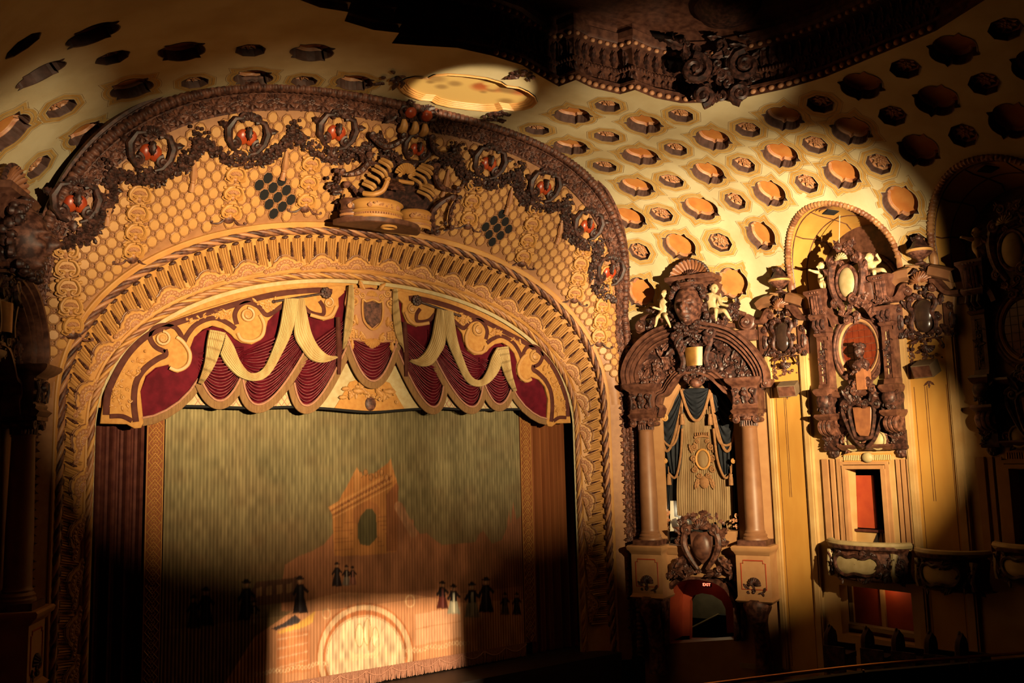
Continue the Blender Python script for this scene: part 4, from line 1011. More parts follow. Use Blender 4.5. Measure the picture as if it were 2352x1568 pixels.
for sg in (-1, 1): foliage(fo, VF, mirr([v5(1830, 1350), v5(1900, 1210), v5(2030, 1190), v5(2040, 1300)], sg), 14, .20, -.07, 30, .3)
obj('gold_embroidery', fo, M['goldlt'], co_)
me_ = MB(); x_, y_ = v5(2070, 1338); ell(me_, VF, 0, y_, -.07, .17, .2, .05, 14, 8); obj('medallion', me_, M['bronze2'], co_)
# crimson ground and swags
cr = MB(); prism(cr, VF, [v5(405, 1440), v5(380, 1250), v5(440, 1100), v5(720, 860), v5(1100, 700), v5(1500, 560), v5(2052, 500)] + [(-x, y) for x, y in [v5(1500, 560), v5(1100, 700), v5(720, 860), v5(440, 1100), v5(380, 1250), v5(405, 1440)]] + [(-x, y) for x, y in [v5(620, 1360), v5(760, 1200), v5(1500, 1150)]] + [v5(2052, 1000)] + [v5(1500, 1150), v5(760, 1200), v5(620, 1360)], -.075, -.06); obj('crimson_ground', cr, M['crimson'], val)
for sg in (-1, 1):
    q = lambda *p: mirr([v5(*p)], -sg)[0]
    # outer flat crimson tail with fringe
    s1 = MB(); prism(s1, VF, [q(400, 1445), q(385, 1250), q(430, 1140), q(600, 1000), q(760, 860), q(880, 780), q(870, 950), q(820, 1130), q(740, 1260), q(640, 1350), q(530, 1410)], -.055, -.02, .015)
    o = obj('crimson_tail', s1, M['crimson'], val)
    fringe_band(o, [q(395, 1442), q(480, 1425), q(570, 1385), q(660, 1325), q(740, 1245), q(800, 1160)], .20, -.03)
    for L, R_, B, nf in (((800, 1170), (1130, 1120), (960, 1318), 6), ((1110, 1165), (1600, 930), (1270, 1335), 8), ((1480, 1190), (1900, 880), (1620, 1335), 8)):
        s_ = MB(); l, r, b = q(*L), q(*R_), q(*B)
        lt_, rt_ = (l, r) if l[0] < r[0] else (r, l)
        swag(s_, (lt_[0], lt_[1] + .15), (rt_[0], rt_[1] + .15), b, .55, -.03, nf, .06)
        o = obj('crimson_swag', s_, M['crimson'], val); fold_lines(o, (lt_[0], lt_[1] + .15), (rt_[0], rt_[1] + .15), b, .55, -.03, nf * 2 + 4)
        L2 = Vector((lt_[0], lt_[1] + .15)); R2v = Vector((rt_[0], rt_[1] + .15)); fringe_band(o, [p for p in catpath(L2, R2v, b)][1:-1], .22, .03)
# centre swag
s_ = MB(); a = v5(1868, 900); b = v5(2052, 1172); swag(s_, (a[0], a[1] + .1), (-a[0], a[1] + .1), (0, b[1] - .02), .22, -.04, 6, .04); o = obj('crimson_swag', s_, M['crimson'], val); fold_lines(o, (a[0], a[1] + .1), (-a[0], a[1] + .1), (0, b[1] - .02), .22, -.05, 16)
fringe_band(o, catpath((a[0], a[1] + .1), (-a[0], a[1] + .1), (0, b[1] - .02)), .22, .06)
# gold bracket cloths with maroon outlines
bout = [(1830, 487), (1500, 500), (1100, 580), (800, 668), (600, 742), (430, 832), (300, 945), (200, 1085), (130, 1235), (100, 1420), (92, 1482), (285, 1487), (340, 1517), (388, 1512), (405, 1475), (400, 1420), (383, 1250), (420, 1140), (490, 1080), (585, 1058), (600, 1100), (650, 1117), (705, 1095), (748, 1040), (752, 985), (742, 935), (770, 860), (830, 805), (900, 778), (980, 800), (1040, 845), (1060, 870), (1110, 900), (1185, 912), (1250, 880), (1285, 810), (1300, 745), (1350, 690), (1430, 625), (1520, 610), (1590, 680), (1700, 742), (1775, 722), (1812, 640), (1808, 580), (1850, 540), (1850, 500)]
for sg in (-1, 1):
    q = lambda *p: mirr([v5(*p)], -sg)[0]
    g = MB(); prism(g, VF, [q(*p) for p in bout], -.05, .03, .015); bo = obj('bracket_cloth', g, M['clothgold'], val)
    l = MB()
    for P, wd in ([(135, 1420), (150, 1260), (225, 1090), (320, 950), (445, 842), (620, 765), (850, 690), (1150, 600), (1400, 545), (1660, 522), (1760, 535)], .15), ([(350, 1470), (335, 1330), (350, 1190), (410, 1090), (500, 1020), (560, 990), (555, 950)], .14), \
        ([(560, 965), (490, 930), (450, 860), (480, 800), (550, 775), (630, 790), (675, 850), (690, 900), (715, 850), (770, 780), (850, 735), (930, 725), (1010, 760), (1065, 800)], .12), ([(1075, 770), (1060, 700), (1090, 640), (1150, 610), (1230, 640), (1285, 700), (1340, 680), (1420, 620)], .12), ([(1545, 620), (1600, 680), (1690, 700), (1700, 650), (1670, 600)], .11), ([(160, 1430), (250, 1430), (320, 1462)], .11):
        band(l, VF, [q(*p) for p in P], wd, .03, .03)
    obj('maroon_outline', l, M['clothbrown'], bo)
    e = MB()
    for cx_, cy_, r in ((540, 870, .23), (1150, 700, .24), (1735, 612, .18)):
        x, y = q(cx_, cy_); scroll(e, VF, x, y, .04, r, 1.9, PI / 2, sg, r * .2, n=26); ell(e, VF, x, y, .03, r * .45, r * .45, .07, 10, 6)
    for P in ([(590, 1080), (650, 1100), (720, 1060), (735, 980), (690, 900), (640, 860)], [(1080, 830), (1110, 880), (1190, 890), (1255, 850), (1270, 770), (1240, 700)], [(1600, 700), (1700, 725), (1760, 700), (1790, 640)]):
        band(e, VF, [q(*p) for p in P], .10, .04, .05)
    obj('scroll_appliqué'.replace('é', 'e'), e, M['goldlt'], bo)
    em = MB()
    for pl in ([(160, 1380), (180, 1260), (260, 1100), (420, 930), (440, 1000), (370, 1100), (320, 1240), (310, 1400)], [(700, 730), (1000, 660), (1040, 720), (1000, 740), (900, 710), (760, 750)], [(1200, 620), (1380, 580), (1330, 660), (1290, 670)]):
        foliage(em, VF, [q(*p) for p in pl], 44, .11, .022, 9, .12)
    obj('embroidery', em, M['gold'], bo)
    # rod and rosette
    rd = MB(); a, b = q(1335, 608), q(1700, 548); tube(rd, [VF.p(*a, .1), VF.p(*b, .12)], .035, 6); ell(rd, VF, *a, .1, .06, .05, .05, 6, 4); x, y = q(1708, 546); rosette(rd, VF, x, y, .14, .17, 9); rosette(rd, VF, x, y, .2, .09, 6); obj('rosette_rod', rd, M['bronze'], val)
    # cream jabots
    for A, B, np_, nm in (([(868, 812), (850, 900), (830, 1050), (785, 1195)], [(985, 835), (960, 930), (900, 1080), (815, 1205)], 6, 'jabot'),
                         ([(945, 985), (985, 1060), (1080, 1150), (1200, 1180), (1300, 1130), (1400, 960), (1470, 800), (1505, 590)], [(985, 835), (1040, 920), (1090, 1040), (1160, 1120), (1250, 1090), (1320, 950), (1370, 800), (1405, 590)], 6, 'jabot_swag'),
                         ([(1500, 590), (1475, 830), (1530, 950), (1600, 1030), (1690, 1048), (1785, 1015)], [(1545, 585), (1570, 700), (1600, 830), (1650, 930), (1715, 990), (1770, 1000)], 5, 'jabot_swag'),
                         ([(1868, 492), (1858, 600), (1838, 760), (1822, 955)], [(1898, 492), (1905, 640), (1890, 800), (1850, 900)], 4, 'jabot')):
        m = MB(); fill_strip(m, [q(*p) for p in A], [q(*p) for p in B], .15, .05, np_ + 3, 30, 54); obj(nm, m, M['jabot'], val, sharp=0)
    # hanging dark cord tassel
    m = MB(); tube(m, [VF.p(*q(1800, y), .09) for y in (720, 820, 920, 1020, 1130)], [.06, .075, .09, .075, .05], 7, mod=lambda L, a: 1 + .2 * math.sin(a + L * 14)); obj('cord', m, M['clothbrown'], val)
# heading board that fills the arch above the cloths
m = MB(); rows = []
for i in range(70, 310):
    x, z = C0[0][i], C0[1][i]
    rows.append([Vector((x * k_, .10, -.2 + (z + .2) * k_)) for k_ in (1.02, .90)])
m.grid(rows); obj('heading_cloth', m, M['clothgold'], val)
# heraldic crest panel
q = v5; cp = [(1872, 500), (1850, 620), (1880, 720), (1845, 820), (1870, 880), (1930, 885), (1990, 900), (2040, 945)]
P = [q(*p) for p in cp]; P = P + [(-x, y) for x, y in P[::-1]]
m = MB(); prism(m, VF, P, .0, .07, .02); cr_ = obj('crest_panel', m, M['goldpink'], val)
m = MB()
for sg in (-1, 1):
    f = lambda *p: mirr([v5(*p)], sg)[0]
    for cx_, cy_, r, an, s in ((1915, 600, .20, PI / 2, 1), (1930, 530, .14, 0, -1), (1900, 760, .17, -PI / 2, -1), (1900, 835, .17, 0, 1), (1975, 870, .14, PI, -1), (1975, 560, .12, PI, 1)):
        x, y = f(cx_, cy_); scroll(m, VF, x, y, .07, r, 1.5, an if sg > 0 else PI - an, s * sg, r * .24)
    for cx_, cy_, an in ((1890, 680, 1.2), (1960, 820, -1.0), (1900, 880, -1.6), (1990, 520, 2.2), (1925, 700, -1.4)):
        x, y = f(cx_, cy_); leaf(m, VF, x, y, .07, an if sg > 0 else PI - an, .3, .16, .2)
    for k in range(14): x, y = f(1865 + (k % 4) * 22, 820 + (k // 4) * 20); ell(m, VF, x, y, .09, .05, .05, .05, 6, 4)
x, y = v5(2052, 560); shell(m, VF, 0, y - .05, .07, .17, 9, .1, PI - .1, .35, False); x, y = v5(2052, 895); shell(m, VF, 0, y + .1, .07, .26, 9, PI + .2, 2 * PI - .2, .35, False)
obj('crest_scrolls', m, M['gold'], cr_)
x, y = v5(2052, 690); m = MB(); sh = [(-.27, .32), (-.18, .28), (0, .34), (.18, .28), (.27, .32), (.28, .0), (.22, -.25), (0, -.42), (-.22, -.25), (-.28, .0)]
prism(m, VF.sub(0, y), sh, .06, .11, .02); obj('shield', m, M['bronze2'], cr_); m = MB(); tube(m, smooth_path([VF.p(a * 1.12, y + b * 1.12, .12) for a, b in sh], 4, True), .035, 6, closed=True); obj('shield_rim', m, M['gold'], cr_)
# ================================================================== figures and masks
def head(mb, F, a, b, c, h, w=.74, d=.85, nu=44, nv=34):
    rows = []
    g = lambda v, s: math.exp(-(v / s) ** 2)
    for j in range(nv + 1):
        ph = -PI / 2 + PI * j / nv; row = []
        for i in range(nu):
            th = -PI + 2 * PI * i / nu; x = w * math.cos(ph) * math.sin(th); y = math.sin(ph); z = d * math.cos(ph) * math.cos(th)
            if y < 0: x *= 1 + .22 * y
            if math.cos(th) > -.1:
                X = abs(x); k = max(0, math.cos(th) + .1)
                z += 1.5 * k * (.26 * g(x, .10 + .05 * max(0, -.1 - y)) * g(y + .12, .2) + .12 * g(X - .27, .17) * g(y - .2, .07) - .15 * g(X - .26, .12) * g(y - .05, .08) + .09 * g(X - .26, .075) * g(y - .04, .05)
                          + .10 * g(X - .36, .15) * g(y + .24, .15) + .11 * g(x, .2) * g(y + .43, .05) - .10 * g(x, .17) * g(y + .50, .03) + .10 * g(x, .16) * g(y + .57, .05) + .15 * g(x, .2) * g(y + .82, .12))
            row.append(F.p(a + x * h, b + y * h, c + z * h))
        rows.append(row)
    mb.grid(rows, False, True)
    for sg in (-1, 1): ell(mb, F, a + sg * w * h * 1.0, b - .02 * h, c - .02 * h, .09 * h, .2 * h, .13 * h, 8, 6)
def curls(mb, F, pts, r, seed):
    R_ = random.Random(seed)
    for a, b, c in pts: ell(mb, F, a, b, c, r * R_.uniform(.7, 1.2), r * R_.uniform(.7, 1.2), r, 7, 5); scroll(mb, F, a, b, c + r * .7, r * .8, 1.2, R_.uniform(0, 6), R_.choice((-1, 1)), r * .25, n=9, seg=5)
def figure(name, label, F, J, s, group=None, m=None):
    """J: joint -> (a, b, c) in frame F; s: length unit (head height)"""
    V = []; E = []; Rr = []
    def node(p, r, par=None):
        V.append(F.p(*p)); Rr.append(r * s * 1.28)
        if par is not None: E.append((par, len(V) - 1))
        return len(V) - 1
    mid = lambda p, q, t: tuple(p[i] + (q[i] - p[i]) * t for i in range(3))
    pv = node(J['pelvis'], .36); wa = node(mid(J['pelvis'], J['chest'], .45), .33, pv); ch = node(J['chest'], .38, wa); nk = node(mid(J['chest'], J['head'], .55), .16, ch)
    hd = node(mid(J['chest'], J['head'], .9), .34, nk); ht = node(J['head'], .36, hd)
    fw = F.n * .0
    for sd in 'LR':
        sh = node(J['sh' + sd], .20, ch); node_el = node(J['el' + sd], .145, sh); wr = node(J['wr' + sd], .095, node_el)
        d = Vector(J['wr' + sd]) - Vector(J['el' + sd]); d = d.normalized(); pm = node(tuple(Vector(J['wr' + sd]) + d * s * .18), .09, wr); o = d.orthogonal().normalized()
        for k in range(5):
            f = (k - 2) * .055; st = Vector(J['wr' + sd]) + d * s * (.18 if k else .10); e = st + d * s * (.17 if k else .10) + o * s * (f * 1.5 if k else -.16); node(tuple(e), .032, pm)
        hp = node(J['hip' + sd], .25, pv); kn = node(J['kn' + sd], .185, hp); an = node(J['an' + sd], .11, kn); node(J['toe' + sd], .085, an)
    base = V[pv].copy(); base.z = min(v.z for v in V)
    me = bpy.data.meshes.new('body'); me.from_pydata([tuple(v - base) for v in V], E, []); bm = bmesh.new(); bm.from_mesh(me); ly = bm.verts.layers.skin.verify(); bm.verts.ensure_lookup_table()
    for i, v in enumerate(bm.verts): v[ly].radius = (Rr[i], Rr[i]); v[ly].use_root = (i == 0)
    bm.to_mesh(me); bm.free(); me.materials.append(m or M['marble'])
    root = thing(name, label, 'statue', base, group)
    o = bpy.data.objects.new('body', me); COL.objects.link(o); o.parent = root; LOC[o.name] = base
    sk = o.modifiers.new('Skin', 'SKIN'); sk.use_smooth_shade = True; sb = o.modifiers.new('Sub', 'SUBSURF'); sb.levels = 2; sb.render_levels = 2
    # face and hair
    hm = MB(); H0 = Vector(J['head']); Fh = Fr(F.p(*H0), F.u, F.v)
    if 'turn' in J: Fh = Fr(Fh.o, Matrix.Rotation(J['turn'], 3, F.v) @ F.u, F.v)
    head(hm, Fh, 0, .05 * s, .05 * s, .52 * s, .80, .85, 26, 20); obj('head', hm, m or M['marble'], root)
    hr = MB(); R_ = random.Random(len(name))
    for k in range(26):
        t = R_.uniform(0, 2 * PI); e = R_.uniform(.15, 1); ell(hr, Fh, .42 * s * math.cos(t) * math.sqrt(1 - e * e * .8), .12 * s + .42 * s * e, -.08 * s + .36 * s * math.sin(t) * math.sqrt(1 - e * e * .8) * .9, .11 * s, .1 * s, .11 * s, 6, 4)
    obj('hair', hr, M['bronze2'] if m is None else m, root)
    return root

M['plaque'] = mat('gilt_plaque', (.34, .17, .035), (.20, .09, .02), .35, scale=3, metal=.3)
# ================================================================== organ niche on the splayed wall (right), mirrored on the left
NL_ = NF.p(NE / 2, -7.3, .4)
niche = thing('organ_niche', 'ornate columned organ niche with round arch and dark mask to the right of the stage', 'niche', NL_)
def moulded(mb, F, a0, a1, prof, c0=0.0):         # horizontal moulding block: prof = list of (height, projection)
    n = len(prof); k = len(mb.v)
    for a, sg in ((a0, -1), (a1, 1)):
        for h, c in prof: mb.v.append(F.p(a + sg * max(0, c - prof[0][1]) * .6, h, c))
    for a, sg in ((a0, -1), (a1, 1)):
        for h, c in prof: mb.v.append(F.p(a + sg * max(0, c - prof[0][1]) * .6, h, c0))
    for i in range(n - 1):
        mb.f.append((k + i, k + n + i, k + n + i + 1, k + i + 1))
        mb.f.append((k + 2 * n + i, k + i, k + i + 1, k + 2 * n + i + 1)); mb.f.append((k + n + i, k + 3 * n + i, k + 3 * n + i + 1, k + n + i + 1))
    mb.f.append((k + n - 1, k + 2 * n - 1, k + 4 * n - 1, k + 3 * n - 1)); mb.f.append((k, k + 2 * n, k + 3 * n, k + n))
cols = []
for top, bot, nm in (((330, 430), (352, 1212), 'l'), ((1076, 402), (1108, 1212), 'r')):
    c = .46; at, bt = nB(*top, c); ab, bb = nB(*bot, c); a = (at + ab) / 2; cols.append((a, bt, bb))
    m = MB(); F = NF.sub(a, 0, c); H = bt - bb
    lathe(m, F, [(.0, bb - .02), (.36, bb - .02), (.36, bb + .03), (.33, bb + .06), (.345, bb + .11), (.31, bb + .15), (.29, bb + .17), (.30, bb + .21), (.275, bb + .24), (.27, bb + .3), (.268, bb + H * .4), (.225, bt - .06), (.245, bt - .03), (.225, bt), (.22, bt + .02)], 28)
    co_ = obj('column', m, M['colwood'], niche)
    pl = MB(); box(pl, F, -.42, .42, bb - .17, bb - .02, -.42, .42); obj('plinth', pl, M['wood'], co_)
    cp = MB()
    for k in range(20):
        t = 2 * PI * k / 20; tube(cp, [F.p(.235 * math.sin(t), bt, .235 * math.cos(t)), F.p(.245 * math.sin(t), bt + .17, .245 * math.cos(t))], .028, 5)
    lathe(cp, F, [(.24, bt + .15), (.30, bt + .20), (.31, bt + .25), (.26, bt + .28)], 20)
    for sg in (-1, 1):
        scroll(cp, F, sg * .31, bt + .20, .26, .155, 1.7, PI / 2, sg, .045); scroll(cp, Fr(F.p(sg * .33, 0, 0), F.n, F.v), .2, bt + .20, 0, .13, 1.6, PI / 2, 1, .04)
        tube(cp, [F.p(sg * .31, bt + .19, .3), F.p(sg * .31, bt + .19, -.3)], .075, 8)
    box(cp, F, -.36, .36, bt + .28, bt + .36, -.34, .36); shell(cp, F, 0, bt + .2, .3, .13, 7, 0, PI, .4, False)
    obj('capital', cp, M['bronze2'], co_)
    # entablature block over the column
    eb = MB(); t0 = bt + .36; Fe = NF.sub(a, t0, 0)
    moulded(eb, Fe, -.38, .38, [(0, .80), (.05, .84), (.10, .88), (.14, .82), (.17, .78), (.22, .80), (.26, .78), (.26, .74), (.80, .74), (.80, .78), (.84, .80), (.88, .88), (.95, .98), (1.0, 1.02), (1.06, 1.03), (1.08, 1.0)])
    eo = obj('entablature', eb, M['wood'], niche)
    cn = MB(); Fc = NF.sub(a, t0 + .53, .74)
    for sg in (-1, 1): scroll(cn, Fc, sg * .24, .14, .03, .14, 1.4, -PI / 2, sg, .045); scroll(cn, Fc, sg * .22, -.16, .03, .12, 1.4, PI / 2, -sg, .04); tube(cn, [Fc.p(sg * .36, .2, .05), Fc.p(sg * .30, 0, .08), Fc.p(sg * .33, -.22, .04)], .04, 6)
    leaf(cn, Fc, 0, -.22, .03, PI / 2, .4, .26, .2); ell(cn, Fc, 0, .08, .08, .1, .1, .09, 8, 6); rosette(cn, Fc, 0, .19, .05, .08)
    obj('console_ornament', cn, M['bronze'], eo)
    # pedestal
    pd = MB(); p0 = bb - .17; Fp = NF.sub(a, p0, 0)
    moulded(pd, Fp, -.50, .50, [(-1.62, .90), (-1.55, .98), (-1.5, .92), (-1.45, .86), (-.28, .86), (-.25, .90), (-.18, .95), (-.12, 1.02), (-.04, 1.04), (0, 1.0)])
    po_ = obj('pedestal', pd, M['woodlt'], niche)
    pf = MB(); Q = NF.sub(a, p0 - .82, .86); pl_ = [(-.36, -.42), (.36, -.42), (.36, .32), (.29, .32), (.29, .40), (-.29, .40), (-.29, .32), (-.36, .32)]
    tube(pf, [Q.p(*q, .0) for q in pl_], .02, 5, closed=True); obj('panel_outline', pf, M['redwall'], po_)
    ps = MB(); shell(ps, Q, 0, -.28, 0, .2, 9, -.2, PI + .2, .5, False); foliage(ps, Q, [(-.34, -.52), (.34, -.52), (.2, -.28), (-.2, -.28)], 10, .12, .0, 4); obj('pedestal_shell', ps, M['bronze'], po_)
    # tapering console below
    kb = MB(); Fk = NF.sub(a, p0 - 1.62, 0)
    tube(kb, smooth_path([Fk.p(0, 0, .62), Fk.p(0, -.35, .70), Fk.p(0, -.8, .5), Fk.p(0, -1.5, .3), Fk.p(0, -2.3, .3)], 5), [.34, .40, .42, .40, .36, .32, .3, .28, .26, .25, .24, .24, .24, .24, .24, .24, .25, .26, .27, .28, .3], 10)
    obj('lower_console', kb, M['bronze2'], niche)
AC = (cols[0][0] + cols[1][0]) / 2
# dark side shadow gap: slim pilaster behind each column
for a, bt, bb in cols:
    m = MB(); box(m, NF, a - .42, a + .42, bb - .2, bt + .4, 0, .12); obj('backing_pilaster', m, M['woodlt'], niche)
# spandrel ground, mouldings
pA = lambda P, c=.3: [nA(x, y, c) for x, y in P]
outer = pA([(190, 1300), (180, 1210), (215, 1100), (290, 990), (390, 905), (520, 850), (620, 830), (720, 822), (830, 832), (930, 850), (1040, 895), (1150, 985), (1235, 1090), (1285, 1190), (1298, 1285)], .55)
inner = pA([(470, 1560), (485, 1490), (455, 1460), (470, 1400), (520, 1375), (560, 1310), (620, 1240), (700, 1215), (790, 1220), (860, 1250), (930, 1310), (985, 1365), (1050, 1390), (1075, 1440), (1090, 1500)], .35)
gr = MB(); prism(gr, NF, outer + inner[::-1], .0, .22); obj('spandrel_ground', gr, M['bronze'], niche)
mm = MB(); o_in = lambda d: inset(outer + [outer[0]], 0) 
def offset_path(P, d):
    out = []
    for i in range(len(P)):
        a = Vector(P[max(0, i - 1)]); b = Vector(P[min(len(P) - 1, i + 1)]); t = (b - a).normalized(); out.append((P[i][0] + t.y * d, P[i][1] - t.x * d))
    return out
for d, w_, c0, th in ((.0, .14, .3, .42), (.13, .10, .3, .34), (.24, .12, .3, .24), (.36, .08, .25, .22)):
    m = MB(); band(m, NF, offset_path(outer, d), w_, c0, th, 4); obj('arch_moulding', m, M['wood'], niche)
for sg, P in ((0, (190, 1318)), (1, (1296, 1295))):
    x, y = nA(*P, .55); m = MB(); scroll(m, NF, x, y, .62, .13, 1.6, PI / 2, -1 if sg else 1, .045); box(m, NF, x - .14, x + .14, y - .12, y + .12, .1, .6); obj('arch_stop', m, M['wood'], niche)
for d, w_, c0, th in ((.0, .12, .2, .34), (-.11, .10, .2, .25), (-.21, .10, .2, .17)):
    m = MB(); band(m, NF, offset_path(inner, d), w_, c0, th, 4); obj('opening_moulding', m, M['wood'], niche)
for k, (pl, n) in enumerate((([(260, 1290), (300, 1140), (420, 1010), (560, 950), (600, 1180), (500, 1300), (440, 1330)], 70), ([(1230, 1290), (1200, 1140), (1080, 1010), (900, 950), (840, 1180), (960, 1290), (1060, 1330)], 70))):
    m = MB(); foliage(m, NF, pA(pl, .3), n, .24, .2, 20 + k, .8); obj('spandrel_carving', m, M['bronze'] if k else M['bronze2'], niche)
# bust: head, hair, plaque, collar
ha, hb = nA(682, 690, .95); Fh = NF.tilt(0, 0, 0, 0, .12)
m = MB(); head(m, NF, ha, hb, .85, .64, .68, .80, 60, 46); mk = obj('mask_head', m, M['bronze2'], niche, sharp=0)
R_ = random.Random(5); pts = []
for k in range(46):
    t = PI * k / 45; pts.append((ha + .50 * math.cos(t), hb + .26 + .48 * math.sin(t) + R_.uniform(-.06, .06), .80 + R_.uniform(.0, .2)))
for k in range(26): pts.append((ha + R_.uniform(-.4, .4), hb - .62 + R_.uniform(-.14, .1), .98 + R_.uniform(-.2, .12)))
for k in range(20): sg = 1 if k % 2 else -1; pts.append((ha + sg * R_.uniform(.46, .62), hb + R_.uniform(-.5, .3), .75 + R_.uniform(-.1, .15)))
m = MB(); curls(m, NF, pts, .10, 6); obj('mask_hair', m, M['bronze'], mk)
x0, y0 = nA(640, 1015, .8); x1, y1 = nA(788, 1150, .8)
m = MB(); rows = [[NF.p(x0 + (x1 - x0) * (.5 + (t - .5) * (1 - .12 * s)), y0 + (y1 - y0) * s, .62 + .12 * math.sin(PI * t)) for t in [i / 12 for i in range(13)]] for s in (0, .5, 1)]; m.grid(rows); m.grid([[NF.p(x0, y0, .3), NF.p(x1, y0, .3)], [NF.p(x0, y0, .62), NF.p(x1, y0, .62)]]); obj('gold_plaque', m, M['plaque'], niche)
m = MB()
for sg in (-1, 1):
    xm = (x0 + x1) / 2; tube(m, smooth_path([NF.p(xm + sg * x, y0 + y, .6) for x, y in ((.38, .45), (.55, .2), (.44, -.1), (.36, -.4), (.40, -.62))], 4), [.09] * 17, 7)
    scroll(m, NF, xm + sg * .55, y0 + .42, .58, .22, 1.5, -PI / 2, sg, .06); scroll(m, NF, xm + sg * .42, y0 - .68, .5, .17, 1.5, PI / 2, -sg, .05); leaf(m, NF, xm + sg * .6, y0 + .1, .4, -PI / 2 + sg * .9, .5, .28); leaf(m, NF, xm + sg * .35, y0 + .3, .66, -PI / 2 + sg * .5, .35, .24)
foliage(m, NF, pA([(585, 880), (850, 880), (830, 1000), (600, 1010)], .7), 40, .19, .55, 31); foliage(m, NF, pA([(600, 1150), (830, 1150), (800, 1290), (650, 1290)], .6), 34, .19, .45, 32)
obj('bust_cartouche', m, M['bronze'], niche)
bx, by = nA(738, 1292, .6); m = MB(); ell(m, NF, bx, by, .5, .2, .16, .2, 10, 8)
for sg in (-1, 1): scroll(m, NF, bx + sg * .2, by + .05, .5, .13, 1.3, PI / 2, sg, .04)
obj('keystone_boss', m, M['bronze2'], niche)
# crown: neck ring, slab, shell
nx, ny = nA(690, 540, .85); m = MB(); lathe(m, NF.sub(nx, ny, .72), [(.36, -.12), (.40, -.05), (.36, 0), (.42, .06), (.46, .10)], 20); obj('neck_ring', m, M['wood'], niche)
sx0, sy0 = nA(515, 515, .8); sx1, sy1 = nA(875, 490, .8); m = MB(); moulded(m, NF.sub(0, sy0 - .05, 0), sx0 + .1, sx1 - .1, [(-.12, .70), (-.05, .74), (.03, .78), (.08, .90), (.18, .92), (.22, .90)]); moulded(m, NF.sub(0, sy1 - .38, 0), sx1 - .45, sx1 - .05, [(0, .62), (.1, .66), (.3, .74), (.36, .80)]); obj('crown_slab', m, M['wood'], niche)
qx, qy = nA(680, 478, .85); m = MB(); shell(m, NF, qx, qy, .52, .62, 15, -.08, PI + .08, .34, True, .18, .95, .05); sh_ = obj('crown_shell', m, M['shellp'], niche)
m = MB(); shell(m, NF, qx, qy, .58, .36, 15, 0, PI, .42, False, .3, .9); ell(m, NF, qx, qy + .02, .8, .1, .16, .1, 8, 6)
for sg in (-1, 1): scroll(m, NF, qx + sg * .2, qy - .02, .74, .14, 1.3, PI / 2, sg, .04); ell(m, NF, qx + sg * .42, qy - .04, .68, .11, .1, .1, 8, 6)
obj('shell_heart', m, M['bronze2'], sh_)
m = MB()
for k in range(22):
    t = PI * (k + .5) / 22; ell(m, NF, qx + .645 * math.cos(t), qy + .61 * math.sin(t), .70, .06, .06, .06, 6, 4)
obj('shell_rim', m, M['bronze'], sh_)
# flanking blocks and volutes on the arch
for sg, P, blocks in ((1, (1132, 812), (((880, 822), (1035, 872)), ((1060, 872), (1212, 965)))), (-1, (312, 850), (((395, 862), (520, 905)), ((258, 932), (400, 1005))))):
    vx, vy = nA(*P, .5); m = MB(); scroll(m, NF, vx, vy, .42, .25, 1.8, PI / 2, -sg, .065, tail=None); tube(m, smooth_path([NF.p(vx, vy + .22, .45), NF.p(vx - sg * .35, vy + .32, .45), NF.p(vx - sg * .75, vy + .1, .5)], 4), .07, 7); lathe(m, Fr(NF.p(vx, vy, .05), NF.u, NF.n), [(.24, 0), (.25, .35), (.2, .38)], 20); obj('arch_volute', m, M['wood'], niche)
    for (xa, ya), (xb, yb) in blocks:
        a0, b0 = nA(xa, yb, .35); a1, b1 = nA(xb, ya, .35); m = MB(); box(m, NF, a0, a1, b0, b1, 0, .38); obj('arch_step', m, M['wood'], niche)
m = MB()
for pl, n, sd in (([(520, 760), (600, 740), (600, 900), (520, 920)], 26, 1), ([(790, 720), (900, 740), (1040, 800), (900, 860), (780, 860)], 36, 2), ([(990, 640), (1060, 660), (1060, 800), (1000, 800)], 18, 3), ([(360, 700), (420, 690), (420, 860), (350, 860)], 16, 4)):
    foliage(m, NF, pA(pl, .6), n, .2, .45, sd * 7)
obj('arch_carving', m, M['bronze'], niche)
vx, vy = nA(820, 800, .8); m = MB(); scroll(m, NF, vx, vy, .62, .27, 1.8, 0, 1, .07); obj('carved_volute', m, M['bronze'], niche); vx, vy = nA(560, 800, .8); m = MB(); scroll(m, NF, vx, vy, .62, .27, 1.8, PI, -1, .07); obj('carved_volute', m, M['bronze'], niche)
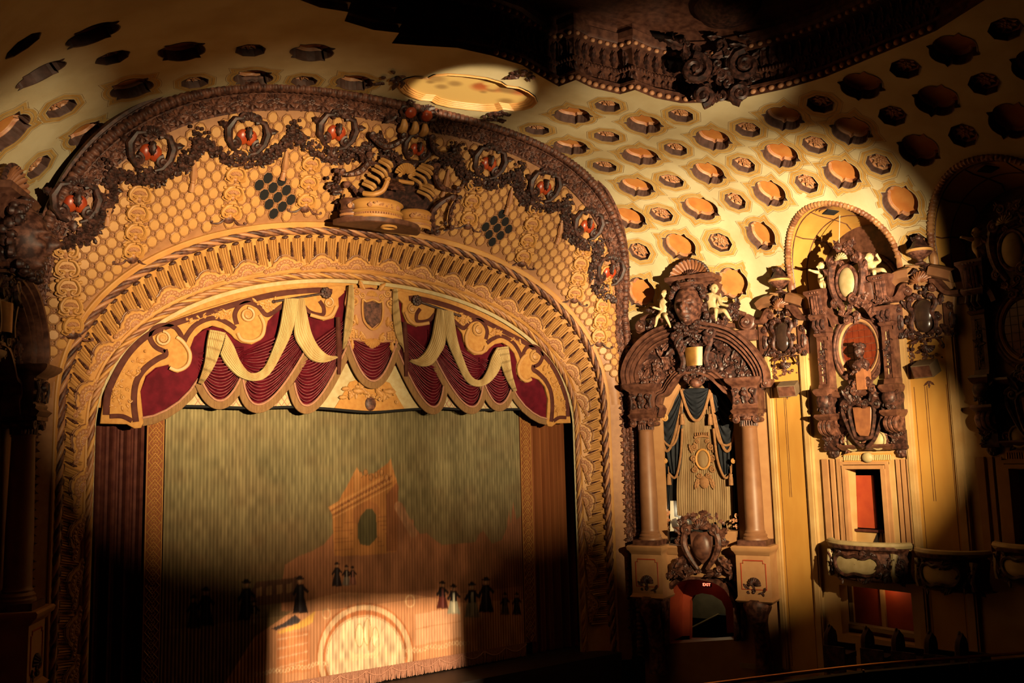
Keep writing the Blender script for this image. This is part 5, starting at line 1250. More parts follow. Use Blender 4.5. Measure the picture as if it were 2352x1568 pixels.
# ledge and lower cartouche over the doorway
la, lz = nB(455, 1275, .8); lb_, _ = nB(1005, 1275, .8); pz = cols[0][2] - .19
m = MB(); moulded(m, NF.sub(0, pz, 0), cols[0][0] + .5, cols[1][0] - .5, [(-.92, .36), (-.3, .36), (-.26, .42), (-.16, .46), (-.06, .52), (0, .5)]); obj('parapet', m, M['woodlt'], niche)
ca_, cb_ = nD(855, 400, .75); Fc = NF.sub(ca_, cb_, .55)
m = MB(); prism(m, Fc, [(-.36, .40), (-.2, .46), (0, .42), (.2, .46), (.36, .40), (.34, .05), (.22, -.3), (0, -.52), (-.22, -.3), (-.34, .05)], 0, .1, .03); ell(m, Fc, 0, 0, .05, .3, .42, .14, 12, 8); ct = obj('door_cartouche', m, M['wood'], niche)
m = MB()
for sg in (-1, 1):
    tube(m, smooth_path([Fc.p(sg * x, y, .1) for x, y in ((.15, .62), (.42, .52), (.55, .15), (.42, -.25), (.14, -.66))], 4), [.06 + .05 * math.sin(PI * i / 16) for i in range(17)], 7)
    scroll(m, Fc, sg * .42, .50, .12, .22, 1.5, PI / 2, -sg, .06); scroll(m, Fc, sg * .68, .2, .05, .2, 1.4, 0 if sg > 0 else PI, -sg, .055); leaf(m, Fc, sg * .5, .3, .05, PI / 2 - sg * .9, .45, .26); leaf(m, Fc, sg * .5, -.3, .02, -PI / 2 + sg * .8, .5, .3); scroll(m, Fc, sg * .85, -.6, .0, .26, 1.6, PI / 2, sg, .06)
shell(m, Fc, 0, .52, .12, .26, 9, 0, PI, .4, False)
foliage(m, Fc, [(-.6, .55), (0, .8), (.6, .55), (.75, .75), (.3, 1.0), (-.3, 1.0), (-.75, .75)], 30, .18, .05, 61); foliage(m, Fc, [(-1.2, -.6), (-.5, -.5), (0, -.7), (.5, -.5), (1.2, -.6), (1.15, -.95), (.5, -.82), (0, -.78), (-.5, -.82), (-1.15, -.95)], 46, .2, -.05, 62)
obj('cartouche_scrolls', m, M['bronze2'], ct)
m = MB(); dh = [p for p in door_hole]; band(m, NF, dh, .16, .0, .34, 4); band(m, NF, offset_path(dh, -.16), .12, .0, .22, 4); obj('door_moulding', m, M['bronze2'], niche)
# drapery inside the niche
dr = thing('niche_drapery', 'dark fringed swags over a tan embroidered curtain inside the columned niche', 'drapery', NF.p(AC, cols[0][2], -.3))
c0 = -.32; A0, B0 = nB(452, 1275, c0); A1, _ = nB(1005, 1275, c0); _, BT = nB(720, 60, c0)
def dB(x, y, c=-.28): return nB(x, y, c)
cs = [dB(540, 800), dB(575, 500), dB(600, 200), dB(640, 100), dB(800, 100), dB(820, 200), dB(900, 600), dB(950, 800), dB(945, 1140), dB(915, 1120), dB(880, 1150), dB(850, 1110), dB(800, 1080), dB(720, 1070), dB(640, 1060), dB(610, 980), dB(580, 1060), dB(548, 1040)]
rowsA = [dB(600, 110), dB(590, 300), dB(560, 600), dB(540, 850), dB(548, 1060)]; rowsB = [dB(810, 110), dB(830, 300), dB(900, 600), dB(948, 850), dB(945, 1140)]
PAa = smooth_path([(x, y, 0) for x, y in rowsA], 8); PBb = smooth_path([(x, y, 0) for x, y in rowsB], 8); m = MB(); rows = []
for a, b in zip(PAa, PBb):
    rows.append([NF.p(*(a.lerp(b, j / 110).to_2d()), c0 + .028 * abs(math.sin(j / 110 * PI * 26)) + .02 * math.sin(j * .21)) for j in range(111)])
# ragged foot
for j in range(111): rows[-1][j] = rows[-1][j] + Vector((0, 0, .16 * math.sin(j * .35) + .12 * math.sin(j * .9 + 1) + (.30 if 12 < j < 22 else 0)))
m.grid(rows); tc_ = obj('tan_curtain', m, M['tancurtain'], dr)
cx_, cy_ = dB(738, 640); Fz = NF.sub(cx_, cy_, c0 + .05); m = MB()
for sg in (-1, 1):
    for x, y, r, an, s in ((.28, .38, .15, PI / 2, 1), (.32, .02, .15, -PI / 2, -1), (.30, -.32, .14, PI / 2, 1), (.14, -.5, .12, 0, -1), (.16, .55, .1, 0, 1)): scroll(m, Fz, sg * x, y, 0, r, 1.5, an if sg > 0 else PI - an, s * sg, r * .26)
    leaf(m, Fz, sg * .34, .2, 0, PI / 2 - sg * .3, .3, .16, .1); leaf(m, Fz, sg * .2, -.6, 0, -PI / 2 + sg * .3, .35, .18, .1)
for k in range(7): ell(m, Fz, -.21 + .07 * k, .78, .02, .025, .06, .03, 6, 4)
band(m, Fz, [(-.24, .68), (0, .72), (.24, .68)], .08, 0, .05); ell(m, Fz, 0, -.72, 0, .16, .2, .05, 8, 6); obj('crest_embroidery', m, M['niche_fringe'], tc_)
m = MB(); tube(m, [Fz.p(.22 * math.cos(t), .3 * math.sin(t), .03) for t in [2 * PI * k / 24 for k in range(24)]], .035, 6, closed=True); obj('crest_oval', m, M['gold'], tc_)
m = MB(); ell(m, Fz, 0, 0, .0, .2, .28, .05, 12, 6); obj('crest_field', m, M['tancurtain'], tc_)
def nswag(pts_top, bot, c, nf, parent, fr_w=.085, amp=.03):
    L, R_ = dB(*pts_top[0]), dB(*pts_top[1]); B = dB(*bot); m = MB(); L = Vector(L); R2_ = Vector(R_); B = Vector(B); rows = []; n = 24
    for j in range(31):
        v = j / 30; row = []
        for i in range(n + 1):
            t = i / n; sag = 4 * t * (1 - t); p = L.lerp(R2_, t) + (B - (L + R2_) / 2) * sag * v; row.append(NF.p(p.x, p.y, c + amp * math.sin(v * nf * 2 * PI) * sag + .06 * sag * math.sin(PI * v)))
        rows.append(row)
    m.grid(rows[::-1]); o = obj('dark_swag', m, M['teal'], parent)
    P = [L.lerp(R2_, i / n) + (B - (L + R2_) / 2) * (4 * (i / n) * (1 - i / n)) for i in range(n + 1)]; f = MB(); band(f, NF, [(p.x, p.y - .05) for p in P[::3]], fr_w, c + .02, .04, 4); obj('fringe', f, M['niche_fringe'], o)
nswag(((590, 130), (800, 130)), (700, 352), -.14, 6, dr)
nswag(((440, 330), (620, 80)), (500, 560), -.2, 5, dr); nswag(((790, 80), (985, 330)), (900, 560), -.2, 5, dr)
for P in (([(505, 130), (480, 300), (460, 460)], [(600, 100), (600, 300), (590, 420)]), ([(470, 470), (475, 600), (510, 740)], [(595, 420), (590, 620), (570, 760)]), ([(795, 100), (800, 260), (830, 420)], [(900, 150), (950, 300), (965, 460)]), ([(830, 420), (850, 600), (880, 760)], [(965, 470), (960, 620), (930, 740)]), ([(455, 560), (460, 800), (470, 1000)], [(505, 740), (500, 900), (490, 1000)]), ([(960, 680), (965, 850), (965, 1060)], [(1010, 680), (1010, 900), (1010, 1120)])):
    a = smooth_path([(*dB(*p), 0) for p in P[0]], 8); b = smooth_path([(*dB(*p), 0) for p in P[1]], 8); m = MB(); m.grid([[NF.p(*(x.lerp(y, j / 24).to_2d()), -.24 + .035 * math.sin(j * .9)) for j in range(25)] for x, y in zip(a, b)]); obj('dark_drape', m, M['teal'], dr)
for P in ([(600, 110), (602, 200), (560, 480), (510, 545), (455, 500)], [(597, 420), (585, 620), (550, 770), (500, 740)], [(795, 110), (800, 200), (850, 480), (905, 540), (962, 520)], [(822, 420), (850, 640), (900, 770), (945, 740), (958, 650)]):
    m = MB(); band(m, NF, [dB(*p) for p in P], .07, -.16, .03, 5); obj('fringe_border', m, M['niche_fringe'], dr)
for x, y in ((600, 330), (800, 330), (505, 760), (950, 760)):
    a, b = dB(x, y); m = MB(); tube(m, [NF.p(a, b + .3, -.1), NF.p(a, b, -.1)], .015, 5); lathe(m, NF.sub(a, b, -.1), [(.02, .08), (.06, .05), (.05, 0), (.07, -.08), (.08, -.28), (.0, -.29)], 8); obj('tassel', m, M['niche_fringe'], dr)
m = MB(); planar(m, NF, [dB(500, 1160, -.5), dB(500, 940, -.5), dB(560, 940, -.5), dB(660, 1020, -.5), dB(660, 1160, -.5)], [], -.5); obj('white_backing', m, M['wire'], dr, label='white torn backing showing below the curtain')
m = MB(); box(m, NF, niche_hole[0][0] - .1, niche_hole[-1][0] + .1, niche_hole[0][1] - .1, niche_hole[6][1] + .1, -.62, -.55); obj('niche_back', m, M['dark'], niche)
bx0, by0 = nB(855, 1265, .0); bx1, by1 = nB(990, 1155, .0); m = MB(); box(m, NF, bx0, bx1, by0, by1, -.3, .25); obj('parapet_block', m, M['woodlt'], niche)
for sg, x in ((-1, 455), (1, 940)):
    m = MB(); foliage(m, NF, [nB(x - 15, 1200, .05), nB(x + 45, 1200, .05), nB(x + 45, 1000, .05), nB(x - 5, 1050, .05)], 12, .14, 0, 8 + sg); obj('jamb_leaf', m, M['coffmould'], niche)
    m = MB(); scroll(m, NF, *nB(460 if sg < 0 else 950, 345, .05), .03, .14, 1.5, PI / 2, sg, .04); scroll(m, NF, *nB(462 if sg < 0 else 955, 655, .05), .03, .1, 1.5, PI / 2, sg, .03); obj('jamb_scroll', m, M['goldlt'], niche)
# exit passage behind the doorway
dp_ = group_root('door_1', 'red vaulted exit passage below the organ niche')
m = MB(); m.grid([[NF.p(x, y, c) for x, y in inset(dh, .01)] for c in (-.02, -1.3)]); obj('passage_lining', m, M['redwall'], dp_)
ih = [nD(765, 1190, -1.3), nD(768, 860, -1.3), nD(800, 815, -1.3), nD(870, 795, -1.3), nD(960, 810, -1.3), nD(1040, 860, -1.3), nD(1075, 930, -1.3), nD(1090, 1190, -1.3)]
m = MB(); planar(m, NF, [(p[0], p[1]) for p in dh[:1]] + dh[1:], [ih], -1.3, .25); obj('inner_arch', m, M['redwall'], dp_)
m = MB(); box(m, NF, dh[0][0] - 1.5, dh[-1][0] + 1.5, dh[-1][1] - .3, dh[5][1] + .3, -4.6, -4.5); obj('passage_end', m, M['grey'], dp_)
m = MB(); a = nD(780, 1100, -3.4); b = nD(1020, 980, -3.4); tube(m, [NF.p(*a, -3.4), NF.p(*b, -3.4)], .06, 6); obj('handrail', m, M['duskgold'], dp_); m = MB(); prism(m, NF, [(a[0], a[1] - 1.2), (b[0] + 1.2, b[1] - 2.0), (b[0] + 1.2, b[1]), b, a], -3.6, -3.35); obj('stair_wall', m, M['black'], dp_)
l = bpy.data.lights.new('passage_lamp', 'POINT'); l.energy = 28; l.color = (1, .75, .4); l.shadow_soft_size = .1; lo = bpy.data.objects.new('passage_lamp', l); COL.objects.link(lo); lo.location = NF.p(dh[0][0] + .2, -4.9, -3.9)
l = bpy.data.lights.new('backstage_lamp', 'POINT'); l.energy = 6; l.color = (1, .95, .8); l.shadow_soft_size = .03; lo = bpy.data.objects.new('backstage_lamp', l); COL.objects.link(lo); lo.location = NF.p(*dB(575, 1010, -.44), -.44)
l = bpy.data.lights.new('passage_ceiling_lamp', 'POINT'); l.energy = 1.3; l.color = (1, .35, .2); l.shadow_soft_size = .05; lo = bpy.data.objects.new('passage_ceiling_lamp', l); COL.objects.link(lo); lo.location = NF.p((dh[0][0] + dh[-1][0]) / 2, dh[5][1] - .35, -.75)  # unseen red fill light, added to brighten the passage lining
ex, ey = nD(912, 722, -.2); es_ = thing('exit_sign', 'small red illuminated EXIT sign above the passage under the niche', 'sign', NF.p(ex, ey, -.2)); m = MB(); box(m, NF, ex - .14, ex + .14, ey - .07, ey + .07, -.26, -.2); obj('housing', m, M['dark'], es_)
tc = bpy.data.curves.new('lettering', 'FONT'); tc.body = 'EXIT'; tc.size = .125; tc.align_x = 'CENTER'; tc.align_y = 'CENTER'; tc.extrude = .004; tc.materials.append(mat('exit_glow', (.8, .1, .05), emit=(1, .12, .06, 6)))
tmp = bpy.data.objects.new('tmp', tc); COL.objects.link(tmp); dg = bpy.context.evaluated_depsgraph_get(); tme = bpy.data.meshes.new_from_object(tmp.evaluated_get(dg)); bpy.data.objects.remove(tmp, do_unlink=True); to = bpy.data.objects.new('lettering', tme); COL.objects.link(to); to['kind'] = 'stuff'; to.parent = es_; Mx = NF.sub(ex, ey, -.195).m(); Mx.translation -= LOC[es_.name]; to.matrix_local = Mx
m = MB(); box(m, NF, -.05, dh[0][0], -7.42, -7.28, 0, .06); box(m, NF, dh[-1][0], NE, -7.42, -7.28, 0, .06); bo_ = struct('baseboard_splay', m, M['duskgold'], 'pale dusty baseboard along the splayed wall')
# putti on the arch
def nP(x, y, c): a, b = nA(x, y, c); return (a, b, c)
figure('cherub_statue', 'pale cherub seated on the niche arch to the right of the dark mask', NF, dict(pelvis=nP(880, 725, .75), chest=nP(865, 625, .75), head=nP(888, 560, .8), shL=nP(815, 605, .7), elL=nP(805, 665, .62), wrL=nP(825, 715, .7), shR=nP(920, 620, .8), elR=nP(938, 675, .95), wrR=nP(975, 685, .98),
       hipL=nP(870, 735, .85), knL=nP(905, 715, 1.15), anL=nP(900, 790, 1.18), toeL=nP(905, 805, 1.26), hipR=nP(905, 730, .85), knR=nP(970, 725, 1.1), anR=nP(1010, 790, 1.05), toeR=nP(1022, 805, 1.12), turn=.5), .30, 'cherubs on the organ niche')
figure('cherub_statue', 'pale cherub leaning out on the niche arch to the left of the dark mask', NF, dict(pelvis=nP(490, 745, .75), chest=nP(500, 665, .75), head=nP(502, 600, .8), shL=nP(470, 660, .75), elL=nP(470, 720, .85), wrL=nP(425, 705, .95), shR=nP(535, 665, .7), elR=nP(545, 720, .65), wrR=nP(520, 750, .8),
       hipL=nP(475, 755, .8), knL=nP(440, 780, 1.0), anL=nP(430, 840, .95), toeL=nP(420, 855, 1.0), hipR=nP(500, 755, .8), knR=nP(505, 765, 1.1), anR=nP(540, 840, 1.0), toeR=nP(545, 860, 1.05), turn=-.3), .26, 'cherubs on the organ niche')

# mirrored niche on the left, only its inner edge is in the photograph
def mirror_thing(root, name, label, cat, skip=()):
    L = LOC[root.name]; r = thing(name, label, cat, (-L.x, L.y, L.z)); cache = {}
    def cp(o, par):
        if any(o.name.startswith(s) for s in skip): return
        if o.data.name not in cache:
            me = o.data.copy(); n = len(me.vertices); a = np.zeros(n * 3); me.vertices.foreach_get('co', a); a[0::3] *= -1; me.vertices.foreach_set('co', a); me.flip_normals(); cache[o.data.name] = me
        c = bpy.data.objects.new(o.name.split('.')[0], cache[o.data.name]); COL.objects.link(c); c.parent = par; LOC[c.name] = LOC[r.name]
        for k in list(o.children): cp(k, c)
    for o in list(root.children): cp(o, r)
    return r
mirror_thing(niche, 'organ_niche', 'ornate organ niche cut off at the left edge of the picture', 'niche', ('door_', 'keystone', 'lower_console', 'parapet'))
# ================================================================== pavilion carved at the crown of the lattice
BV = Fr((0, -1.45, 0), (1, 0, 0), (0, 0, 1)); _v = (LP(0, 7.4) - LP(0, 5.6)).normalized(); BF = Fr(LP(0, 5.6) - Vector((0, .16, .1)), (1, 0, 0), _v)
def bZ(x, y, c=0.0): return BF.px(720 + x * .17857, 260 + y * .17857, c)
def bV(x, y, c=0.0): return BV.px(720 + x * .17857, 260 + y * .17857, c)
pav = thing('carved_pavilion', 'carved gold and brown pavilion of drums, shells and scrolls above the stage arch', 'ornament', (0, -1.45, bV(1000, 1420)[1]))
x, zb = bV(1000, 1400, .5); zt = bV(940, 1090, .9)[1]; XP = bV(935, 1250, .9)[0]
def drum(cx, c, r, z0, z1, m, nm='drum', sq=.8):
    h = z1 - z0; d = MB(); lathe(d, BV.sub(cx, z0, c), [(r * 1.0, 0), (r * 1.05, .03), (r * 1.05, .08), (r * .98, .10), (r * .96, .30 * h), (r * 1.0, .33 * h), (r * 1.08, .38 * h), (r * 1.10, .42 * h), (r * 1.0, .46 * h), (r * .97, .52 * h), (r * 1.0, .75 * h), (r * 1.06, .82 * h), (r * 1.12, .86 * h), (r * 1.10, .92 * h), (r * 1.0, h), (r * .9, h)], 30, -1.6, 1.6, sq)
    o = obj(nm, d, m, pav); t = MB()
    for k in range(30):
        a = -1.5 + 3.0 * k / 29; box(t, Fr(BV.p(cx + r * 1.0 * math.sin(a), z0 + .2 * h, c + r * sq * 1.0 * math.cos(a)), (math.cos(a), math.sin(a) * 1, 0), (0, 0, 1)), -.022, .022, -.05 * h, .06 * h, -.02, .035)
    obj('dentil_row', t, M['goldpink'], o)
    s = MB(); F = BV.sub(cx, z0 + .62 * h, c + r * sq * 1.0)
    for sg in (-1, 1): scroll(s, F.sub(sg * r * .62, 0, -r * .17), 0, 0, 0, .10 * h / .6, 1.5, PI / 2, sg, .03)
    foliage(s, F, [(-.5 * r, -.08), (.5 * r, -.08), (.5 * r, .06), (-.5 * r, .06)], 12, .08, -.03, 3, .4); obj('drum_carving', s, M['goldpink'], o)
drum(XP, .35, .66, zb, zt, M['gold']); x2, z2 = bV(1440, 1250, .4); drum(x2 - .15, .1, .42, bV(1430, 1480, .4)[1], bV(1400, 1240, .4)[1], M['gold']); x3, _ = bV(600, 1250, .4); drum(x3 - .05, .1, .36, zb, zt + .05, M['wood'])  # left drum in brown: its shadowed side is put into the colour
# under-slab
m = MB(); sl = [(XP - .95 + 1.9 * k / 24 + .32 * (k / 24), 0) for k in range(25)]; pts = []
F = Fr(BV.p(XP + .2, zb - .06, 0), (1, 0, 0), (0, -1, 0)); prism(m, F, [(1.25 * math.cos(PI * k / 24), -.1 + .95 * math.sin(PI * k / 24)) for k in range(25)], -.08, .06, .02); so_ = obj('soffit_slab', m, M['wood'], pav)
m = MB(); tube(m, [BV.p(XP + .25 + .2 * math.cos(t), zb - .16, .55 + .16 * math.sin(t)) for t in [2 * PI * k / 20 for k in range(20)]], .035, 6, closed=True); obj('soffit_ring', m, M['gold'], so_)
# dark back of the pavilion and reeded canopies
m = MB(); prism(m, BF, [bZ(560, 1080), bZ(640, 900), bZ(800, 760), bZ(1000, 620), bZ(1350, 620), bZ(1500, 700), bZ(1560, 900), bZ(1550, 1300), bZ(1200, 1400), bZ(650, 1380)], -.25, -.05); obj('shadow_back', m, M['bronze'], pav)
for A, B, n in (([(660, 960), (740, 830), (850, 690), (930, 600)], [(760, 1010), (850, 900), (960, 800), (1020, 640)], 7), ([(1290, 880), (1340, 790), (1400, 720), (1440, 690)], [(1370, 960), (1460, 880), (1520, 780), (1530, 690)], 5), ([(1370, 1060), (1400, 990), (1440, 950), (1470, 940)], [(1500, 1140), (1540, 1060), (1545, 990), (1520, 950)], 4)):
    m = MB(); PA = smooth_path([(*bZ(*p, .3), 0) for p in A], 6); PB = smooth_path([(*bZ(*p, .3), 0) for p in B], 6)
    for k in range(n):
        t = (k + .5) / n; i = int(t * (len(PA) - 1)); a, b = PA[i], PB[i]; d = (b - a); tube(m, smooth_path([BF.p(*(a.to_2d()), .10), BF.p(*((a.lerp(b, .4) + Vector((.05, .05, 0))).to_2d()), .34), BF.p(*(b.to_2d()), .30)], 4), [.05] * 9, 7)
    obj('reeded_canopy', m, M['goldlt'], pav)
m = MB(); a, b = bZ(800, 1040, .5); tube(m, smooth_path([BF.p(*bZ(655, 1040, .6), .55), BF.p(*bZ(780, 1050, .8), .75), BF.p(*bZ(900, 1000, .8), .75), BF.p(*bZ(960, 880, .7), .65)], 5), .07, 8); scroll(m, BF, *bZ(965, 850, .6), .55, .1, 1.4, PI, 1, .035); obj('canopy_lip', m, M['gold'], pav)
m = MB(); shell(m, BF, *bZ(1190, 790, .2), .12, .30, 13, -.1, PI + .1, .4, False)
for sg in (-1, 1): scroll(m, BF, bZ(1180, 790, .3)[0] + sg * .16, bZ(1180, 800, .3)[1], .3, .09, 1.4, PI / 2, sg, .03)
obj('crown_shell', m, M['gold'], pav)
m = MB(); shell(m, BF, *bZ(1000, 1010, .5), .4, .34, 10, .3, PI * .8, .5, True); obj('dark_shell', m, M['bronze2'], pav)
m = MB(); tube(m, [BF.p(*bZ(1085, 870, .3), .3), BF.p(*bZ(1285, 900, .3), .3)], .055, 8); obj('cross_bar', m, M['gold'], pav)
for P0, P1, bu, r, w_ in (((480, 930), (420, 1380), .36, .14, .07), ((330, 760), (230, 960), .1, .1, .05), ((770, 330), (1160, 340), -.2, .13, .07), ((1520, 360), (1790, 520), -.2, .13, .07), ((410, 790), (740, 580), -.16, .13, .07), ((1560, 720), (1830, 1010), -.2, .14, .07), ((1760, 1080), (1560, 1520), -.32, .14, .08), ((1860, 1090), (1760, 1480), -.1, .1, .05)):
    m = MB(); a, b = bZ(*P0, .15), bZ(*P1, .15); cscroll(m, BF, a, b, bu, r, w_, .1)
    for k in range(5):
        t = (k + .5) / 5; p = Vector(a).lerp(Vector(b), t); q = Vector((-(b[1] - a[1]), b[0] - a[0])).normalized() * bu * math.sin(PI * t) * .8; ell(m, BF, p.x + q.x, p.y + q.y, .2, .05, .05, .05, 6, 4)
    obj('c_scroll', m, M['bronze'] if P0[0] in (330, 770, 1520) else M['bronze2'], pav)
for k, (P, n, sd) in enumerate((([(150, 830), (330, 830), (330, 1050), (200, 1050)], 9, 3), ([(680, 480), (900, 560), (780, 720), (640, 660)], 14, 4), ([(880, 480), (1200, 540), (1150, 620), (900, 580)], 12, 5), ([(1520, 620), (1700, 640), (1640, 720), (1500, 690)], 9, 6), ([(1480, 1480), (1760, 1400), (1700, 1560), (1520, 1560)], 12, 7), ([(330, 1100), (520, 1120), (520, 1420), (400, 1400)], 12, 8))):
    m = MB(); foliage(m, BF, [bZ(*p, .15) for p in P], n, .15, .08, sd); obj('scroll_foliage', m, M['bronze'], pav)

# ================================================================== right wall: pilasters, box bays, balconies
def wP(x, y, c=.25): return WF.px(1720 + x * .21687, 600 + y * .21684, c)
def wO(x, y, c=.25): return WF.px(1850 + x * .22968, 700 + y * .22959, c)
def wL(x, y, c=.3): return WF.px(1850 + x * .14031, 540 + y * .14031, c)
def w6(x, y, c=0.0): return WF.px(1780 + x * .26654, 1150 + y * .26658, c)
def pilaster(k):
    F = WF.sub(BAY * k, 0, 0); wh = 'beside the organ niche' if k == 0 else 'between the two opera box bays'
    a0, a1, a2, a3 = 4.90, 5.12, 6.17, 6.42
    root = thing('wall_pilaster', 'tall ochre panelled pilaster with dark shield cartouche ' + wh, 'pilaster', F.p(5.65, -7.3, 0), 'ochre wall pilasters')
    for s0, s1 in ((a0, a1), (a2, a3)):
        m = MB(); box(m, F, s0, s1, -7.3, 2.9, 0, .10); box(m, F, s0 + .05, s1 - .05, -7.3, 2.9, .1, .13); obj('edge_strip', m, M['ochrelt'], root)
    m = MB(); box(m, F, a1, a2, -7.3, .95, .0, .03); box(m, F, a1, a2, .95, 2.9, 0, .03); pn = obj('panel', m, M['ochre'], root)
    m = MB()
    for aa in (a1 + .09, a2 - .09, 5.50, 5.56): tube(m, [F.p(aa, -7.2 if aa < 5.3 or aa > 6 else -2.4, .03), F.p(aa, .5, .03)], .008, 4)
    obj('painted_line', m, M['wood'], pn)
    m = MB(); foliage(m, F, [wP(215, 1250, .05), wP(560, 1230, .05), wP(560, 1090, .05), wP(220, 1110, .05)], 30, .12, .02, 40, .12)
    x, y = wP(405, 1440, .05)
    for an in (-PI / 2, -PI / 2 - .9, -PI / 2 + .9): leaf(m, F, x, y + .12, .03, an, .18, .08, .02, 2)
    obj('painted_arabesque', m, M['wood'], pn)
    # cartouche body
    cx, cy = wP(345, 790, .3); S = F.sub(cx, cy, .18); m = MB(); prism(m, F, [wP(120, 980, .1), wP(100, 640, .1), wP(230, 330, .1), wP(420, 330, .1), wP(570, 400, .1), wP(620, 640, .1), wP(600, 980, .1), wP(360, 1010, .1)], 0, .16, .03); bd = obj('cartouche_ground', m, M['woodlt'], root)
    m = MB(); ell(m, S, 0, .06, .06, .28, .36, .14, 16, 10); ell(m, S, 0, -.2, .05, .22, .26, .12, 14, 8); obj('shield', m, mat_shield, root)
    m = MB()
    for sg in (-1, 1):
        tube(m, smooth_path([S.p(sg * x, y, .1) for x, y in ((.1, .46), (.30, .42), (.36, .25), (.24, .05), (.33, -.15), (.30, -.38), (.1, -.5))], 4), [.035 + .03 * math.sin(PI * i / 24) for i in range(25)], 6)
        scroll(m, S, sg * .26, .42, .14, .12, 1.4, 0 if sg > 0 else PI, sg, .035); scroll(m, S, sg * .42, -.1, .08, .14, 1.5, PI / 2, sg, .04); scroll(m, S, sg * .36, -.45, .08, .13, 1.4, -PI / 2, sg, .035); leaf(m, S, sg * .42, .2, .05, PI / 2 - sg * .5, .3, .16); leaf(m, S, sg * .45, -.3, .05, -PI / 2 + sg * .6, .3, .17)
    foliage(m, S, [(-.5, -.62), (.5, -.62), (.4, -.45), (-.4, -.45)], 14, .13, .0, 44); shell(m, S, .02, -.78, .02, .19, 8, PI + .1, 2 * PI - .1, .4, False)
    for sg in (-1, 1): cscroll(m, S, (sg * .12, -.62), (sg * .42, -.78), sg * .08, .07, .025, .0)
    obj('shield_frame', m, M['bronze'], root)
    x, y = wP(322, 500, .35); m = MB(); shell(m, F, x, y, .28, .30, 11, 0, PI, .4, False); obj('shell', m, M['shellp'], root)
    m = MB()
    for vx, vy, ex_, ey_, sg in ((228, 570, 65, 640, -1), (415, 540, 640, 590, 1)):
        a, b = wP(vx, vy, .35); e = wP(ex_, ey_, .35); scroll(m, F, a, b, .3, .16, 1.6, PI / 2, -sg, .05); mid = wP((vx + ex_) / 2 + sg * 5, (vy + ey_) / 2 + 25, .35)
        band(m, F, [(a, b + .15), (a + sg * .12, b + .12), mid, e], .16, .1, .34, 5)
    pd = obj('broken_pediment', m, M['wood'], root)
    m = MB()
    for P in ([(80, 435), (140, 385), (230, 365)], [(390, 345), (470, 365), (565, 395)]): band(m, F, [wP(p[0], p[1] + 40, .35) for p in P], .34, .05, .34, 5)
    obj('upper_hood', m, M['colwood'], root)
    m = MB()
    for P in ((105, 200, 700, 980), (515, 600, 690, 970)):
        a, t = wP(P[0], P[2], .2); b, bo = wP(P[1], P[3], .2); box(m, F, a, b, bo, t, 0, .22); 
    obj('side_bracket', m, M['wood'], root); m = MB()
    for P in ((152, 760), (557, 740)):
        a, b = wP(*P, .3); Q = F.sub(a, b, .22); scroll(m, Q, 0, .08, 0, .12, 1.4, PI / 2, 1, .04); leaf(m, Q, 0, -.08, 0, -PI / 2, .4, .2, .1); rosette(m, Q, 0, -.62, .0, .1)
    foliage(m, F, [wP(270, 640, .35), wP(410, 640, .35), wP(420, 520, .35), wP(270, 540, .35)], 12, .13, .25, 5); foliage(m, F, [wP(270, 400, .35), wP(400, 400, .35), wP(380, 330, .35), wP(290, 330, .35)], 8, .12, .25, 6)
    obj('bracket_carving', m, M['bronze'], root)
    # urn
    x, yb = wP(330, 330, .38); _, yt = wP(318, 62, .38); H = yt - yb; ur = thing('urn', 'dark lidded urn with gold rim on the cartouche ' + wh, 'urn', F.p(x, yb, .38), 'urns over the pilasters'); U = F.sub(x, yb, .38)
    m = MB(); lathe(m, U, [(.0, 0), (.14, 0), (.14, .03), (.07, .07), (.07, .12), (.16, .18), (.27, .26), (.30, H * .42)], 22); obj('bowl', m, M['bronze2'], ur)
    m = MB(); lathe(m, U, [(.30, H * .42), (.33, H * .45), (.33, H * .50), (.30, H * .52)], 22); obj('rim', m, M['goldlt'], ur)
    m = MB(); lathe(m, U, [(.33, H * .51), (.22, H * .60), (.17, H * .72), (.13, H * .82), (.10, H * .85)], 18); foliage(m, U, [(-.12, H * .78), (.12, H * .78), (.08, H * .98), (-.08, H * .98)], 8, .09, .05, 2); lathe(m, U, [(.1, H * .84), (.12, H * .9), (.07, H), (0, H)], 10); obj('lid', m, M['bronze'], ur)
    # loudspeaker
    x, y = wP(375, 1345, .5) if k == 0 else (WF.px(2117, 845, .5)[0] - BAY, WF.px(2117, 845, .5)[1]); sp = thing('loudspeaker', 'boxy brown loudspeaker on the pilaster ' + wh, 'loudspeaker', F.p(x, y, .3), 'wall loudspeakers')
    Q = F.tilt(x, y, .3, .35 if k == 0 else .0, .42); m = MB(); box(m, Q, -.26, .26, -.17, .17, -.18, .22); obj('cabinet', m, M['speaker'], sp); m = MB(); box(m, Q, -.235, .235, -.145, .145, .22, .235); obj('grille', m, M['wood'], sp)
    m = MB(); box(m, Q, -.06, .06, -.06, .06, -.42, -.24); obj('bracket', m, M['dark'], sp)
mat_shield = mat('black_lacquer', (.025, .014, .010), (.04, .02, .014), .25, scale=5, spec=.7)
pilaster(0); pilaster(1)

